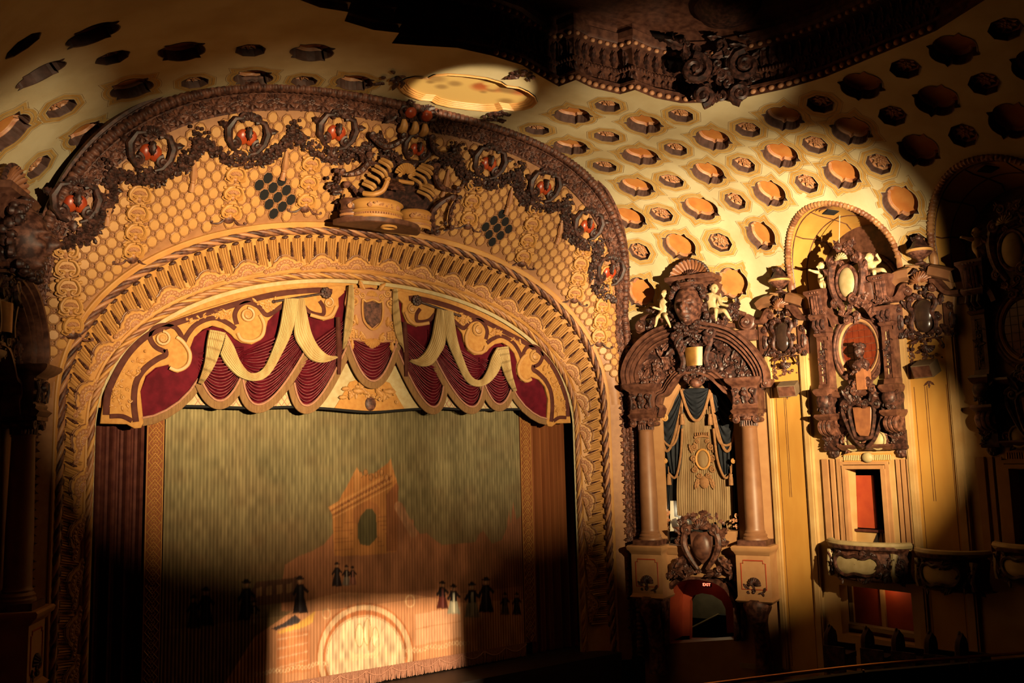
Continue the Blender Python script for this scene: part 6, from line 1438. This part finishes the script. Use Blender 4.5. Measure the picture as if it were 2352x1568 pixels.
def bay(k):
    F = WF.sub(BAY * k, 0, 0); wh = 'in the lit box bay' if k == 0 else 'in the shadowed right box bay'
    root = thing('box_bay', 'tall carved opera box bay with piers and oval window ' + ('next to the organ niche' if k == 0 else 'at the right edge'), 'bay', F.p(8.0, -3.6, 0), 'opera box bays')
    for s, P in ((0, dict(cap=(70, 200, 110, 300), sh=(110, 245, 330, 800), led=(80, 265, 800, 905), cor=(100, 290, 905, 1095), led2=(95, 290, 1095, 1155), con=(120, 265, 1160, 1290), con2=(190, 300, 1290, 1440), ro=(270, 1480))), (1, dict(cap=(720, 835, 20, 205), sh=(755, 905, 220, 725), led=(750, 965, 740, 860), cor=(785, 980, 865, 1045), led2=(765, 990, 1045, 1110), con=(815, 925, 1120, 1250), con2=(860, 985, 1255, 1420), ro=(945, 1470)))):
        def rc(q, c): (x0, x1, y0, y1) = q; a, t = wO(x0, y0, c); b, bo = wO(x1, y1, c); return a, b, bo, t
        a, b, bo, t = rc(P['sh'], .4); am, hw = (a + b) / 2, (b - a) / 2
        m = MB(); box(m, F, am - hw, am + hw, bo, t, 0, .36); 
        for q in ((am - hw, am - hw + .09), (am + hw - .09, am + hw)): box(m, F, q[0], q[1], bo, t, .36, .40)
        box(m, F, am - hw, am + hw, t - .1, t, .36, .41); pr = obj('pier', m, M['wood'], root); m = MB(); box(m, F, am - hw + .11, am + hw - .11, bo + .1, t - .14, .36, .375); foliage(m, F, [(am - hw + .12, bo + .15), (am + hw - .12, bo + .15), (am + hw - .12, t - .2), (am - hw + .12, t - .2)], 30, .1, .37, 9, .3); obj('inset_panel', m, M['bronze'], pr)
        m = MB(); tube(m, [F.p(am - hw + .115, bo + .1, .385), F.p(am - hw + .115, t - .14, .385)], .012, 5); obj('gilt_fillet', m, M['goldlt'], pr)
        a, b, bo2, t2 = rc(P['cap'], .45); H = t2 - t
        m = MB(); moulded(m, F.sub(am, t, 0), -hw, hw, [(0, .40), (.05, .46), (.10, .48), (.14, .42), (H * .45, .44), (H * .55, .48), (H * .75, .50), (H * .85, .56), (H * .95, .58), (H, .56)]); obj('capital', m, M['wood'], pr)
        m = MB()
        for dx in (-.14, 0, .14): tube(m, [F.p(am + dx, t + H * .75, .5), F.p(am + dx, t + H * .5, .54), F.p(am + dx, t + H * .3, .45)], [.05, .065, .03], 7)
        foliage(m, F, [(am - hw, t + .14), (am + hw, t + .14), (am + hw, t + H * .45), (am - hw, t + H * .45)], 12, .12, .43, 8); obj('capital_carving', m, M['bronze'], pr)
        a, b, b0, t0 = rc(P['led'], .5); hw2 = hw * 1.05; m = MB(); moulded(m, F.sub(am, b0, 0), -hw2, hw2, [(0, .56), (.06, .62), (.14, .66), (.20, .62), (.22, .46), (t0 - b0, .42)]); obj('ledge', m, M['wood'], root)
        a, b, c0_, ct = rc(P['cor'], .45); m = MB(); rows = []
        for i in range(11):
            u = i / 10; z = b0 - (b0 - c0_) * u; pr_ = .58 - .12 * u + .1 * math.sin(PI * u * 1.1); wd = hw * (1.05 + .12 * math.sin(2 * PI * u)); rows.append([F.p(am - wd, z, 0), F.p(am - wd, z, pr_ - .06), F.p(am - wd * .7, z, pr_), F.p(am, z, pr_ + .02), F.p(am + wd * .7, z, pr_), F.p(am + wd, z, pr_ - .06), F.p(am + wd, z, 0)])
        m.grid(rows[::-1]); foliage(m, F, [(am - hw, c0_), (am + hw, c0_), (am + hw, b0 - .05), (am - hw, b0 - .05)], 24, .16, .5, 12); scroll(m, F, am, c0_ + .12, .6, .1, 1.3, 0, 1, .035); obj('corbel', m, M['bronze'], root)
        a, b, d0, dt = rc(P['led2'], .5); m = MB(); moulded(m, F.sub(am, d0, 0), -hw2, hw2, [(0, .50), (.05, .58), (.12, .64), (.18, .62), (c0_ - d0 + .02, .5)]); obj('ledge', m, M['wood'], root)
        a, b, e0, et = rc(P['con'], .4); m = MB()
        for dx in (-.13, 0, .13): tube(m, smooth_path([F.p(am + dx, d0, .42), F.p(am + dx, d0 - .12, .56), F.p(am + dx, (d0 + e0) / 2 - .1, .5), F.p(am + dx, e0, .3)], 4), [.075] * 13, 7)
        box(m, F, am - hw * .9, am + hw * .9, e0, d0, 0, .3); obj('console', m, M['bronze2'], root)
        a, b, g0, gt = rc(P['con2'], .25); am2 = (a + b) / 2; m = MB(); box(m, F, am2 - .2, am2 + .2, g0, e0, 0, .22); tube(m, [F.p(am2 - .22, e0 - .04, .22), F.p(am2 + .22, e0 - .04, .22)], .06, 7); tube(m, [F.p(am2 - .22, g0, .18), F.p(am2 + .22, g0, .18)], .06, 7); foliage(m, F, [(am2 - .18, g0), (am2 + .18, g0), (am2 + .18, e0), (am2 - .18, e0)], 14, .14, .22, 13); obj('console_shaft', m, M['bronze'], root)
        x, y = wO(*P['ro'], .15); m = MB(); rosette(m, F, x, y, .1, .15); ell(m, F, x, y, .05, .16, .16, .1, 10, 6); obj('rosette_drop', m, M['bronze'], root)
    # ground between the piers
    A0, A1 = wO(230, 400, .1)[0], wO(800, 400, .1)[0]; zt, zb = wO(530, -60, .1)[1], wO(550, 840, .1)[1]; m = MB(); box(m, F, A0, A1, zb, zt, 0, .1); obj('window_ground', m, mat_olive, root)
    x0, y0 = wO(545, 872, .4); m = MB(); moulded(m, F.sub(0, y0 - .1, 0), A0 - .05, A1 + .05, [(0, .34), (.05, .40), (.12, .44), (.18, .40)]); obj('sill_moulding', m, M['wood'], root); x0, y0 = wO(545, 1100, .4); m = MB(); moulded(m, F.sub(0, y0 - .08, 0), A0 - .05, A1 + .1, [(0, .26), (.05, .32), (.12, .36), (.16, .32)]); obj('sill_moulding', m, M['wood'], root)
    zc0, zc1 = wO(545, 1420, .15)[1], wO(545, 880, .15)[1]; B0_, B1_ = wO(330, 1300, .12)[0], wO(870, 1300, .12)[0]; m = MB(); box(m, F, B0_, B1_, zc0, zc1, 0, .10); obj('apron_ground', m, M['bronze2'], root)
    m = MB(); foliage(m, F, [(B0_ + .1, zc0 + .05), (B1_ - .1, zc0 + .05), (B1_ - .1, wO(545, 1170, .15)[1]), (B0_ + .1, wO(545, 1170, .15)[1])], 60, .19, .1, 14); foliage(m, F, [(B0_ + .1, wO(545, 1085, .15)[1]), (B1_ - .1, wO(545, 1085, .15)[1]), (B1_ - .1, zc1), (B0_ + .1, zc1)], 36, .18, .1, 15); obj('apron_carving', m, M['bronze2'], root)
    for P in ((470, 1365), (720, 1350)): x, y = wO(*P, .2); m = MB(); ell(m, F, x, y, .15, .2, .22, .12, 12, 8); tube(m, [F.p(x + .23 * math.cos(t), y + .25 * math.sin(t), .2) for t in [2 * PI * i / 18 for i in range(18)]], .03, 6, closed=True); obj('apron_boss', m, M['duskgold'], root)
    # lower cartouche
    x, y = wO(556, 1155, .5); S = F.sub(x, y, .36); m = MB(); sh = [(-.30, .36), (.30, .36), (.24, -.30), (.12, -.42), (-.12, -.42), (-.24, -.30)]; prism(m, S, sh, 0, .08, .03); ct = obj('shield', m, M['shellp'], root)
    m = MB(); tube(m, smooth_path([S.p(a * 1.15, b * 1.12, .08) for a, b in sh], 4, True), .05, 7, closed=True)
    for sg in (-1, 1):
        scroll(m, S, sg * .46, .42, .05, .22, 1.5, 0 if sg > 0 else PI, sg, .06); scroll(m, S, sg * .34, .8, .05, .18, 1.5, PI / 2, -sg, .05); tube(m, smooth_path([S.p(sg * a, b, .05) for a, b in ((.45, .62), (.62, .3), (.5, -.1), (.3, -.5), (.05, -.72))], 4), [.05] * 17, 6); leaf(m, S, sg * .3, .5, .1, PI / 2 - sg * .5, .4, .24)
    foliage(m, S, [(-.35, .4), (.35, .4), (.3, 1.05), (-.3, 1.05)], 34, .17, .05, 16); obj('shield_scrolls', m, M['bronze'], ct)
    # doorway frame under the apron
    x0, t0 = wO(335, 1440, .25); x1, _ = wO(870, 1430, .25); m = MB(); moulded(m, F.sub(0, t0 - .06, 0), x0 + .05, x1 - .05, [(0, .16), (.05, .22), (.12, .30), (.16, .28)]); obj('door_cornice', m, M['wood'], root)
    a, t = w5(487, 600, .1); b, bo = w5(838, 660, .1); m = MB(); box(m, F, a, b, bo, t, 0, .06)
    n_ = 26
    for i in range(n_): tube(m, [F.p(a + (b - a) * (i + .5) / n_, bo + .05, .08), F.p(a + (b - a) * (i + .5) / n_, t - .05, .08)], .022, 5)
    obj('reeded_frieze', m, M['gold'], root); x, y = w5(662, 628, .15); m = MB(); ell(m, F, x, y, .12, .17, .14, .1, 10, 8); obj('frieze_boss', m, M['duskgold'], root)
    for q, (e, w_, c, mt) in enumerate(((.02, .10, .14, 'woodlt'), (.14, .08, .10, 'woodlt'), (.25, .10, .07, 'ochrelt'))):
        a, t = w5(530, 716, 0); b, bo = w5(822, 1245, 0); m = MB(); P = [(a - e, bo), (a - e - .0, t + e), (b + e - .03, t + e), (b + e, bo)]
        for i in range(3):
            p, r = P[i], P[i + 1]
            if i == 1: box(m, F, p[0] - w_, r[0] + w_, p[1], p[1] + w_, 0, c)
            else: box(m, F, min(p[0], r[0]) - (w_ if i == 0 else 0), max(p[0], r[0]) + (w_ if i == 2 else 0), bo, t + e, 0, c)
        obj('door_architrave', m, M[mt], root)
    for xs_ in ((335, 375), (395, 420), (440, 470), (868, 890), (905, 930), (945, 975)):
        a, t = w5(xs_[0], 640, .08); b, bo = w5(xs_[1] + 20, 1250, .08); m = MB(); box(m, F, a, a + abs(w5(xs_[1], 640, .08)[0] - a), bo, t, 0, .09); obj('jamb_strip', m, M['woodlt'], root)
    # box interior
    a, t = w5(578, 722); b, bo = w5(832, 1245); m = MB(); box(m, F, a - .6, b + .6, bo - .4, t + .4, -1.7, -1.6); obj('interior_back', m, M['dark'], root)
    a, t = w5(583, 757, -.35); b, bo = w5(732, 1140, -.35); m = MB(); box(m, F, a - .1, b, bo, t, -.42, -.36); obj('red_screen', m, M['redwall'], root, label='flat red screen inside the box opening')
    a, t = w5(565, 1140, -.25); b, _ = w5(828, 1160, -.25); m = MB(); box(m, F, a - .1, b + .05, t - .06, t, -.34, -.2); obj('shelf', m, M['clothbrown'], root)
    a, t = w5(565, 1160, -.25); b, bo = w5(828, 1260, -.25); m = MB(); box(m, F, a - .1, b + .05, bo, t, -.34, -.28); obj('cream_dado', m, M['ochrelt'], root); m = MB()
    for dx in (0, .06, .12, .30): tube(m, [F.p(a + .75 + dx * .4, t, -.26), F.p(a + .62 + dx, bo, -.22)], .014, 5)
    obj('cable', m, M['black'], root)
    # oval window
    ox, oy = wO(545, 435, .12); rx = (wO(785, 435, .12)[0] - wO(300, 435, .12)[0]) / 2; ry = (wO(545, 90, .12)[1] - wO(545, 785, .12)[1]) / 2; O_ = F.sub(ox, oy, .1)
    win = group_root('window_%d' % (k + 1), 'oval red glazed window ' + wh)
    for f, rr_, c, mt in ((1.0, .075, .06, 'bronze2'), (.90, .05, .08, 'wood'), (.82, .06, .05, 'woodlt'), (.74, .035, .04, 'bronze2')):
        m = MB(); tube(m, [O_.p(rx * f * math.cos(t), ry * f * math.sin(t), c) for t in [2 * PI * i / 60 for i in range(60)]], rr_, 8, closed=True); obj('oval_moulding', m, M[mt], win)
    m = MB(); P1 = [(rx * 1.05 * math.cos(t), ry * 1.05 * math.sin(t)) for t in [2 * PI * i / 60 for i in range(60)]]; prism(m, O_, P1, -.08, .03); obj('oval_back', m, M['bronze2'], win)
    ex, ey = rx * .73, ry * .73; cxs = np.linspace(-ex, ex, 7); cys = np.linspace(-ey, ey, 8)
    for i in range(6):
        for j in range(7):
            g_ = .008; q = [(cxs[i] + g_, cys[j] + g_), (cxs[i + 1] - g_, cys[j] + g_), (cxs[i + 1] - g_, cys[j + 1] - g_), (cxs[i] + g_, cys[j + 1] - g_)]; cc = ((cxs[i] + cxs[i + 1]) / 2, (cys[j] + cys[j + 1]) / 2)
            pp = []
            for qx_, qy_ in [(q[n][0] + (q[(n + 1) % 4][0] - q[n][0]) * s_, q[n][1] + (q[(n + 1) % 4][1] - q[n][1]) * s_) for n in range(4) for s_ in (0, .34, .67)]:
                k_ = math.hypot(qx_ / ex, qy_ / ey); pp.append((qx_ / k_, qy_ / k_) if k_ > 1 else (qx_, qy_))
            if sum(math.hypot(x_ / ex, y_ / ey) < .98 for x_, y_ in pp) >= 3: m = MB(); prism(m, O_, pp, .03, .045); obj('pane', m, M['redglass'], win)
    # bust in front of the window
    bx, by = wO(540, 640, .55); bs = thing('bust_statue', 'dark bust before the oval window ' + wh, 'statue', F.p(bx, wO(540, 860, .55)[1], .5), 'busts before the oval windows')
    hx, hy = wO(528, 465, .55); m = MB(); head(m, F, hx, hy, .5, .17, .76, .85, 26, 20); obj('head', m, M['bronze'], bs)
    m = MB(); R3 = random.Random(k); curls(m, F, [(hx + R3.uniform(-.14, .14), hy + .08 + R3.uniform(0, .12), .47 + R3.uniform(-.1, .12)) for _ in range(16)], .05, 3); obj('hair', m, M['bronze'], bs)
    m = MB(); lathe(m, F.sub(hx, hy - .14, .46), [(.07, 0), (.08, -.05), (.20, -.12), (.24, -.22), (.19, -.36), (.12, -.48), (.16, -.60)], 16, sq=.75); foliage(m, F, [(hx - .2, hy - .55), (hx + .2, hy - .55), (hx + .2, hy - .25), (hx - .2, hy - .25)], 18, .12, .56, 6); obj('shoulders', m, M['bronze'], bs)
    x, t = wO(552, 640, .55); _, bo = wO(552, 850, .55); m = MB(); box(m, F, x - .13, x + .13, bo, t, .3, .6); obj('pedestal', m, M['shellp'], bs); m = MB()
    for sg in (-1, 1): scroll(m, F, x + sg * .2, (t + bo) / 2 - .1, .5, .17, 1.6, PI / 2, sg, .05); scroll(m, F, x + sg * .26, bo, .5, .15, 1.5, -PI / 2, sg, .045)
    obj('pedestal_scroll', m, M['bronze2'], bs)
    # crowning group under the lunette: cartouche, pedestals, cherubs
    for q, (x0, x1, y0, y1) in enumerate(((60, 375, 935, 1320), (1110, 1430, 690, 1080))):
        a, t = wL(x0, y0, .45); b, bo = wL(x1, y1, .45); m = MB(); moulded(m, F.sub((a + b) / 2, bo, 0), -(b - a) / 2 + .06, (b - a) / 2 - .06, [(0, .48), (.1, .5), ((t - bo) * .7, .55), ((t - bo) * .8, .58), ((t - bo) * .9, .66), (t - bo, .66)], -.35); pe = obj('pedestal_block', m, M['wood'], root)
        m = MB()
        for i in range(4): xx = a + .12 + (b - a - .24) * (i + .5) / 4; tube(m, [F.p(xx, bo + .08, .52), F.p(xx, t - .16, .58)], .045, 6); ell(m, F, xx, t - .08, .66, .03, .03, .03, 6, 4)
        foliage(m, F, [(a, bo), (b, bo), (b, bo + .2), (a, bo + .2)], 10, .12, .52, 7); obj('pedestal_reeds', m, M['bronze2'], pe)
    x, y = wL(630, 765, .7); S = F.sub(x, y, .55); m = MB(); ell(m, S, 0, 0, 0, .27, .42, .14, 18, 12); cc_ = obj('oval_boss', m, M['duskgold'], root); m = MB(); tube(m, [S.p(.31 * math.cos(t), .46 * math.sin(t), .03) for t in [2 * PI * i / 28 for i in range(28)]], .05, 7, closed=True)
    for sg in (-1, 1):
        tube(m, smooth_path([S.p(sg * a, b, -.02) for a, b in ((.22, .80), (.46, .5), (.50, .1), (.40, -.35), (.2, -.68))], 4), [.07 + .05 * math.sin(PI * i / 16) for i in range(17)], 7); scroll(m, S, sg * .36, .62, .02, .2, 1.6, PI / 2, -sg, .06); scroll(m, S, sg * .2, 1.0, .0, .17, 1.5, 0 if sg > 0 else PI, sg, .05); leaf(m, S, sg * .4, .2, 0, PI / 2 - sg * .8, .4, .25); scroll(m, S, sg * .4, -.5, 0, .18, 1.5, -PI / 2, sg, .055)
    foliage(m, S, [(-.4, -.6), (.4, -.6), (.3, -1.05), (-.3, -1.05)], 22, .18, -.1, 17); foliage(m, S, [(-.3, .5), (.3, .5), (.25, 1.1), (-.25, 1.1)], 20, .16, -.02, 18); obj('oval_scrolls', m, M['bronze2'], cc_)
    m = MB(); shell(m, S, -.08, .62, .1, .2, 8, 0, PI, .4, False); obj('crest_shell', m, M['duskgold'], cc_)
    m = MB(); a = wL(830, 1060, .6); b = wL(1110, 1330, .6); band(m, F, [(a[0] - .1, a[1]), a, ((a[0] + b[0]) / 2 + .05, (a[1] + b[1]) / 2 + .05), b], (.3, .26), .3, .32, 5); scroll(m, F, a[0] - .05, a[1] + .03, .62, .2, 1.6, PI / 2, 1, .055); foliage(m, F, [a, (a[0] + .2, a[1] + .1), (b[0] + .1, b[1] + .1), b], 14, .13, .6, 19, .4); obj('diagonal_scroll', m, M['bronze2'], root)
    a, b = wL(300, 1200, .4), wL(470, 1480, .4); m = MB(); band(m, F, [b, (a[0] + .2, (a[1] + b[1]) / 2), a], .2, .2, .25, 5); obj('diagonal_scroll', m, M['wood'], root)
    a, t = wL(860, 820, .5); b, bo = wL(1170, 1110, .5); m = MB(); lathe(m, F.sub((a + b) / 2, bo, .2), [(.15, 0), (.28, .1), (.34, .3), (.38, t - bo - .1), (.42, t - bo)], 20); foliage(m, F, [(a, t - .1), (b, t - .1), (b, t + .25), (a, t + .3)], 18, .15, .45, 20); berries_pts = [(a + .1 + .05 * i, bo + .25 + .05 * (i % 3)) for i in range(5)]
    for i, (x, y) in enumerate(berries_pts): ell(m, F, x, y, .52, .06, .06, .06, 6, 4)
    obj('basket', m, M['wood'], root)
    lp = lambda X, Y_, c: (*wL(X, Y_, c), c)
    figure('cherub_statue', 'cream cherub reaching from the right pedestal ' + wh, F, dict(pelvis=lp(1085, 575, .3), chest=lp(1070, 480, .32), head=lp(1055, 375, .38), shL=lp(1020, 470, .35), elL=lp(955, 510, .45), wrL=lp(890, 440, .5), shR=lp(1120, 470, .3), elR=lp(1230, 420, .3), wrR=lp(1185, 355, .4),
           hipL=lp(1075, 590, .35), knL=lp(1130, 590, .6), anL=lp(1130, 690, .55), toeL=lp(1125, 715, .62), hipR=lp(1110, 590, .3), knR=lp(1265, 560, .45), anR=lp(1330, 640, .4), toeR=lp(1365, 640, .45), turn=-.2), .26, 'cherubs on the box bays')
    figure('cherub_statue', 'cream cherub with raised arms on the left pedestal ' + wh, F, dict(pelvis=lp(270, 750, .35), chest=lp(272, 620, .35), head=lp(272, 520, .4), shL=lp(235, 610, .38), elL=lp(160, 600, .5), wrL=lp(95, 580, .55), shR=lp(310, 610, .3), elR=lp(330, 690, .35), wrR=lp(270, 720, .5),
           hipL=lp(255, 770, .4), knL=lp(255, 800, .58), anL=lp(285, 900, .5), toeL=lp(270, 915, .58), hipR=lp(290, 770, .35), knR=lp(330, 800, .5), anR=lp(335, 890, .4), toeR=lp(340, 905, .46), turn=-.4), .26, 'cherubs on the box bays')
mat_olive = mat('olive_gold', (.26, .19, .06), (.33, .24, .08), .6, scale=3)
M['redglass'] = mat('dark_red_glass', (.13, .018, .008), (.18, .03, .01), .18, scale=5, spec=.7)
bay(0); bay(1)
# cord hanging in the first lunette
cd_ = MB(); P = [WF.px(1928, 488, -.1), WF.px(1926, 560, .5)]; tube(cd_, [WF.p(*WF.px(1929, 480, -.1), -.1), WF.p(*WF.px(1927, 572, .62), .62)], .012, 5); o = obj('hanging_cord', cd_, M['wire'], None, loc=WF.p(*P[0], 0), label='thin white cord hanging from the black hatch to the carved cartouche', cat='cord')

# balconies of the boxes
def balcony(c, top, bot, bulge, lab, m_panel):
    a0, t = w6(*top[0], c); a1, t1 = w6(*top[1], c); _, b0 = w6(*bot[0], c); t = (t + t1) / 2; root = thing('box_balcony', lab, 'balcony', WF.p((a0 + a1) / 2, b0, 0), 'opera box balconies'); n = 24; H = t - b0
    def pt(u, z, off=0.0): return WF.p(a0 + (a1 - a0) * u, z, .25 + (bulge * math.sin(PI * min(1, max(0, u))) ** .5 if 0 < u < 1 else 0) + off)
    prof = [(0, -.18), (.06, -.02), (.12, .0), (.3, .10), (.55, .06), (.8, -.02), (.86, .02), (.90, .10), (1.0, .12), (1.02, .0), (1.02, -.5)]
    m = MB(); m.grid([[pt(i / n, b0 + H * h, o_) for h, o_ in prof] for i in range(n + 1)]); m.grid([[pt(i / n, b0, -.18), WF.p(a0 + (a1 - a0) * i / n, b0 + .02, 0)] for i in range(n + 1)][::-1]); obj('front', m, M['bronze2'], root)
    m = MB(); tube(m, [pt(i / n, t + .02, .02) for i in range(n + 1)], .09, 8); obj('rail', m, m_panel, root)
    def pf(u, h, off=.0): return pt(u, b0 + H * h, float(np.interp(h, [q[0] for q in prof[:10]], [q[1] for q in prof[:10]])) + off)
    cart = [(.22, .5), (.24, .68), (.33, .74), (.42, .68), (.5, .72), (.6, .66), (.68, .72), (.76, .62), (.78, .45), (.74, .28), (.64, .2), (.5, .24), (.38, .17), (.28, .28)]
    sm = [(p.x, p.y) for p in smooth_path([(x, y, 0) for x, y in cart], 4, True)]; cx = sum(p[0] for p in sm) / len(sm); cy = sum(p[1] for p in sm) / len(sm)
    m = MB(); m.grid([[pf(cx + (x - cx) * s, cy + (y - cy) * s, .03) for x, y in sm] for s in (1, .8, .6, .4, .2, .02)], False, True); pn = obj('cream_panel', m, m_panel, root)
    m = MB(); tube(m, [pf(x, y, .05) for x, y in sm], .05, 6, closed=True); R_ = random.Random(3)
    for k in range(60):
        u = R_.uniform(.04, .96); h = R_.uniform(.08, .8)
        if inpoly(u, h, sm): continue
        o_ = pf(u, h, .01); d = pf(u + .02, h, .01) - pf(u - .02, h, .01); Fq = Fr(o_, d.normalized(), (0, 0, 1)); scroll(m, Fq, 0, 0, 0, .12, 1.3, R_.uniform(0, 6), R_.choice((-1, 1)), .035, n=10, seg=5); leaf(m, Fq, 0, 0, .02, R_.uniform(0, 6), .22, .12)
    obj('panel_frame', m, M['bronze'], pn)
    for u in (.09, .90):
        m = MB(); tube(m, [pf(u, h, .05) for h in (.12, .3, .5, .7, .8)], [.09, .05, .06, .08, .1], 7); obj('baluster', m, m_panel, root)
    return root
balcony(.75, ((395, 345), (1075, 420)), ((420, 660), (1085, 720)), .65, 'curved cream opera box balcony below the lit doorway', M['duskgold'])
balcony(1.0, ((1110, 455), (1700, 470)), ((1130, 760), (1700, 790)), .7, 'shadowed opera box balcony just right of the lit one', M['duskgold'])
balcony(1.0, ((1780, 400), (2500, 440)), ((1780, 690), (2500, 730)), .7, 'opera box balcony lost in the dark at the right edge', M['duskgold'])
# red loge under the first balcony
lg = thing('red_loge', 'red panelled loge glowing under the curved opera box balcony', 'loge', WF.p(8.0, -6.0, -.6))
m = MB(); box(m, WF, 6.4, 9.6, -6.2, -4.5, -.75, -.65); obj('back_wall', m, M['redwall'], lg)
for x in (470, 630, 900, 1190):
    a, t = w6(x, 700, -.6); b, bo = w6(x + 25, 1060, -.6); m = MB(); box(m, WF, a, a + .12, bo - .1, t + .3, -.65, -.58); obj('stile', m, M['ochrelt'], lg)
m = MB(); a, t = w6(500, 1050, -.4); b, bo = w6(1190, 1130, -.4); box(m, WF, a - .1, b + .1, bo - .02, t - .05, -.6, -.3); obj('rail', m, M['duskgold'], lg)
l = bpy.data.lights.new('loge_lamp', 'POINT'); l.energy = 7; l.color = (1, .5, .2); l.shadow_soft_size = .06; lo = bpy.data.objects.new('loge_lamp', l); COL.objects.link(lo); lo.location = WF.p(*w6(960, 735, -.35), -.35)

# ================================================================== foreground: seats and the brass rail
def seat(x, y, z, rot, lab):
    r = thing('theatre_seat', lab, 'seat', (x, y, z), 'theatre seats below the boxes'); Q = Fr((x, y, z), Matrix.Rotation(rot, 3, 'Z') @ Vector((1, 0, 0)), (0, 0, 1)); m = MB()
    ol = [(-.27, .35), (-.28, .8), (-.22, .95), (-.1, 1.02), (0, 1.1), (.1, 1.02), (.22, .95), (.28, .8), (.27, .35)]; prism(m, Q, ol, -.06, .06, .03); obj('backrest', m, M['seat'], r)
    m = MB(); box(m, Q, -.25, .25, .38, .50, -.55, -.06); obj('cushion', m, M['seat'], r); m = MB(); scroll(m, Q, 0, 1.08, 0, .07, 1.3, 0, 1, .025); obj('crest', m, M['bronze'], r)
    for sg in (-1, 1): m = MB(); box(m, Q, sg * .3 - .03, sg * .3 + .03, 0, .66, -.5, .05); obj('arm_standard', m, M['bronze'], r)
for i, (px_, py_) in enumerate(((1905, 1440), (1990, 1445), (2060, 1450), (2135, 1455), (2205, 1458))):
    a, b = WF.px(px_, py_, 1.9); P = WF.p(a, b, 1.9); seat(P.x, P.y, P.z - 1.05, PI + .2, ['leftmost', 'second from left', 'middle', 'fourth from left', 'rightmost'][i] + ' dark theatre seat in the row below the red loge')
m = MB(); box(m, ID, 7.2, XW, -14, -5.4, FLZ, -7.55); struct('floor_riser', m, M['stage'], 'dark seating riser below the boxes')
rl = thing('balcony_rail', 'brass handrail across the lower right foreground', 'handrail', (5, -12, -6))
Lr = Fr((0, -12, 0), (1, 0, 0), (0, 0, 1)); P0, P1, P2 = Lr.px(1560, 1580), Lr.px(2000, 1527), Lr.px(2420, 1494)
m = MB(); tube(m, smooth_path([Lr.p(*P0), Lr.p(*P1), Lr.p(*P2)], 8), .035, 8); obj('rail', m, M['brass'], rl)
m = MB(); prism(m, Lr, [(P0[0], P0[1] - 2), (P2[0], P2[1] - 2), (P2[0], P2[1] - .12), (P1[0], P1[1] - .12), (P0[0], P0[1] - .12)], -.15, 0); obj('parapet', m, M['dark'], rl)
for t in (.1, .4, .7): m = MB(); p = Vector(P0).lerp(Vector(P2), t); tube(m, [Lr.p(p.x, p.y - .3), Lr.p(p.x, p.y)], .02, 6); obj('rail_post', m, M['brass'], rl)
# framing spotlight with shutters in the booth: throws the lit rectangle on the foot of the curtain
SP = Vector((-2.6, -25.6, .9)); T = Vector((.25, .55, -6.1)); d = (T - SP).normalized(); u = d.cross(Vector((0, 0, 1))).normalized(); v = u.cross(d)
sl = spot('framing_spot_lamp', SP, T, 80000, 9, .2, (1, .74, .46), .012)
pl = thing('framing_spotlight', 'black framing spotlight with shutter blades in the booth', 'spotlight', SP); D = .9; Fs = Fr(SP + d * D, u, v)
def at_plane(P): q = Vector(P) - SP; t = D / q.dot(d); q = q * t - d * D; return q.dot(u), q.dot(v)
c4 = [at_plane(p) for p in ((-2.5, .55, -7.6), (2.95, .55, -7.6), (2.95, .55, -5.1), (-2.5, .55, -4.95))]
for i, (x0, x1, y0, y1) in enumerate(((-.4, c4[0][0], -.4, .4), (c4[1][0], .4, -.4, .4), (c4[0][0], c4[1][0], c4[2][1], .4), (c4[0][0], c4[1][0], -.4, c4[0][1]))):
    m = MB(); box(m, Fs, x0, x1, y0, y1, -.004, .004); obj('shutter', m, M['black'], pl)
m = MB(); lathe(m, Fr(SP - d * .35, u, d), [(.0, 0), (.25, .02), (.3, .1), (.3, .3), (.32, .32)], 16); obj('lamp_housing', m, M['black'], pl)
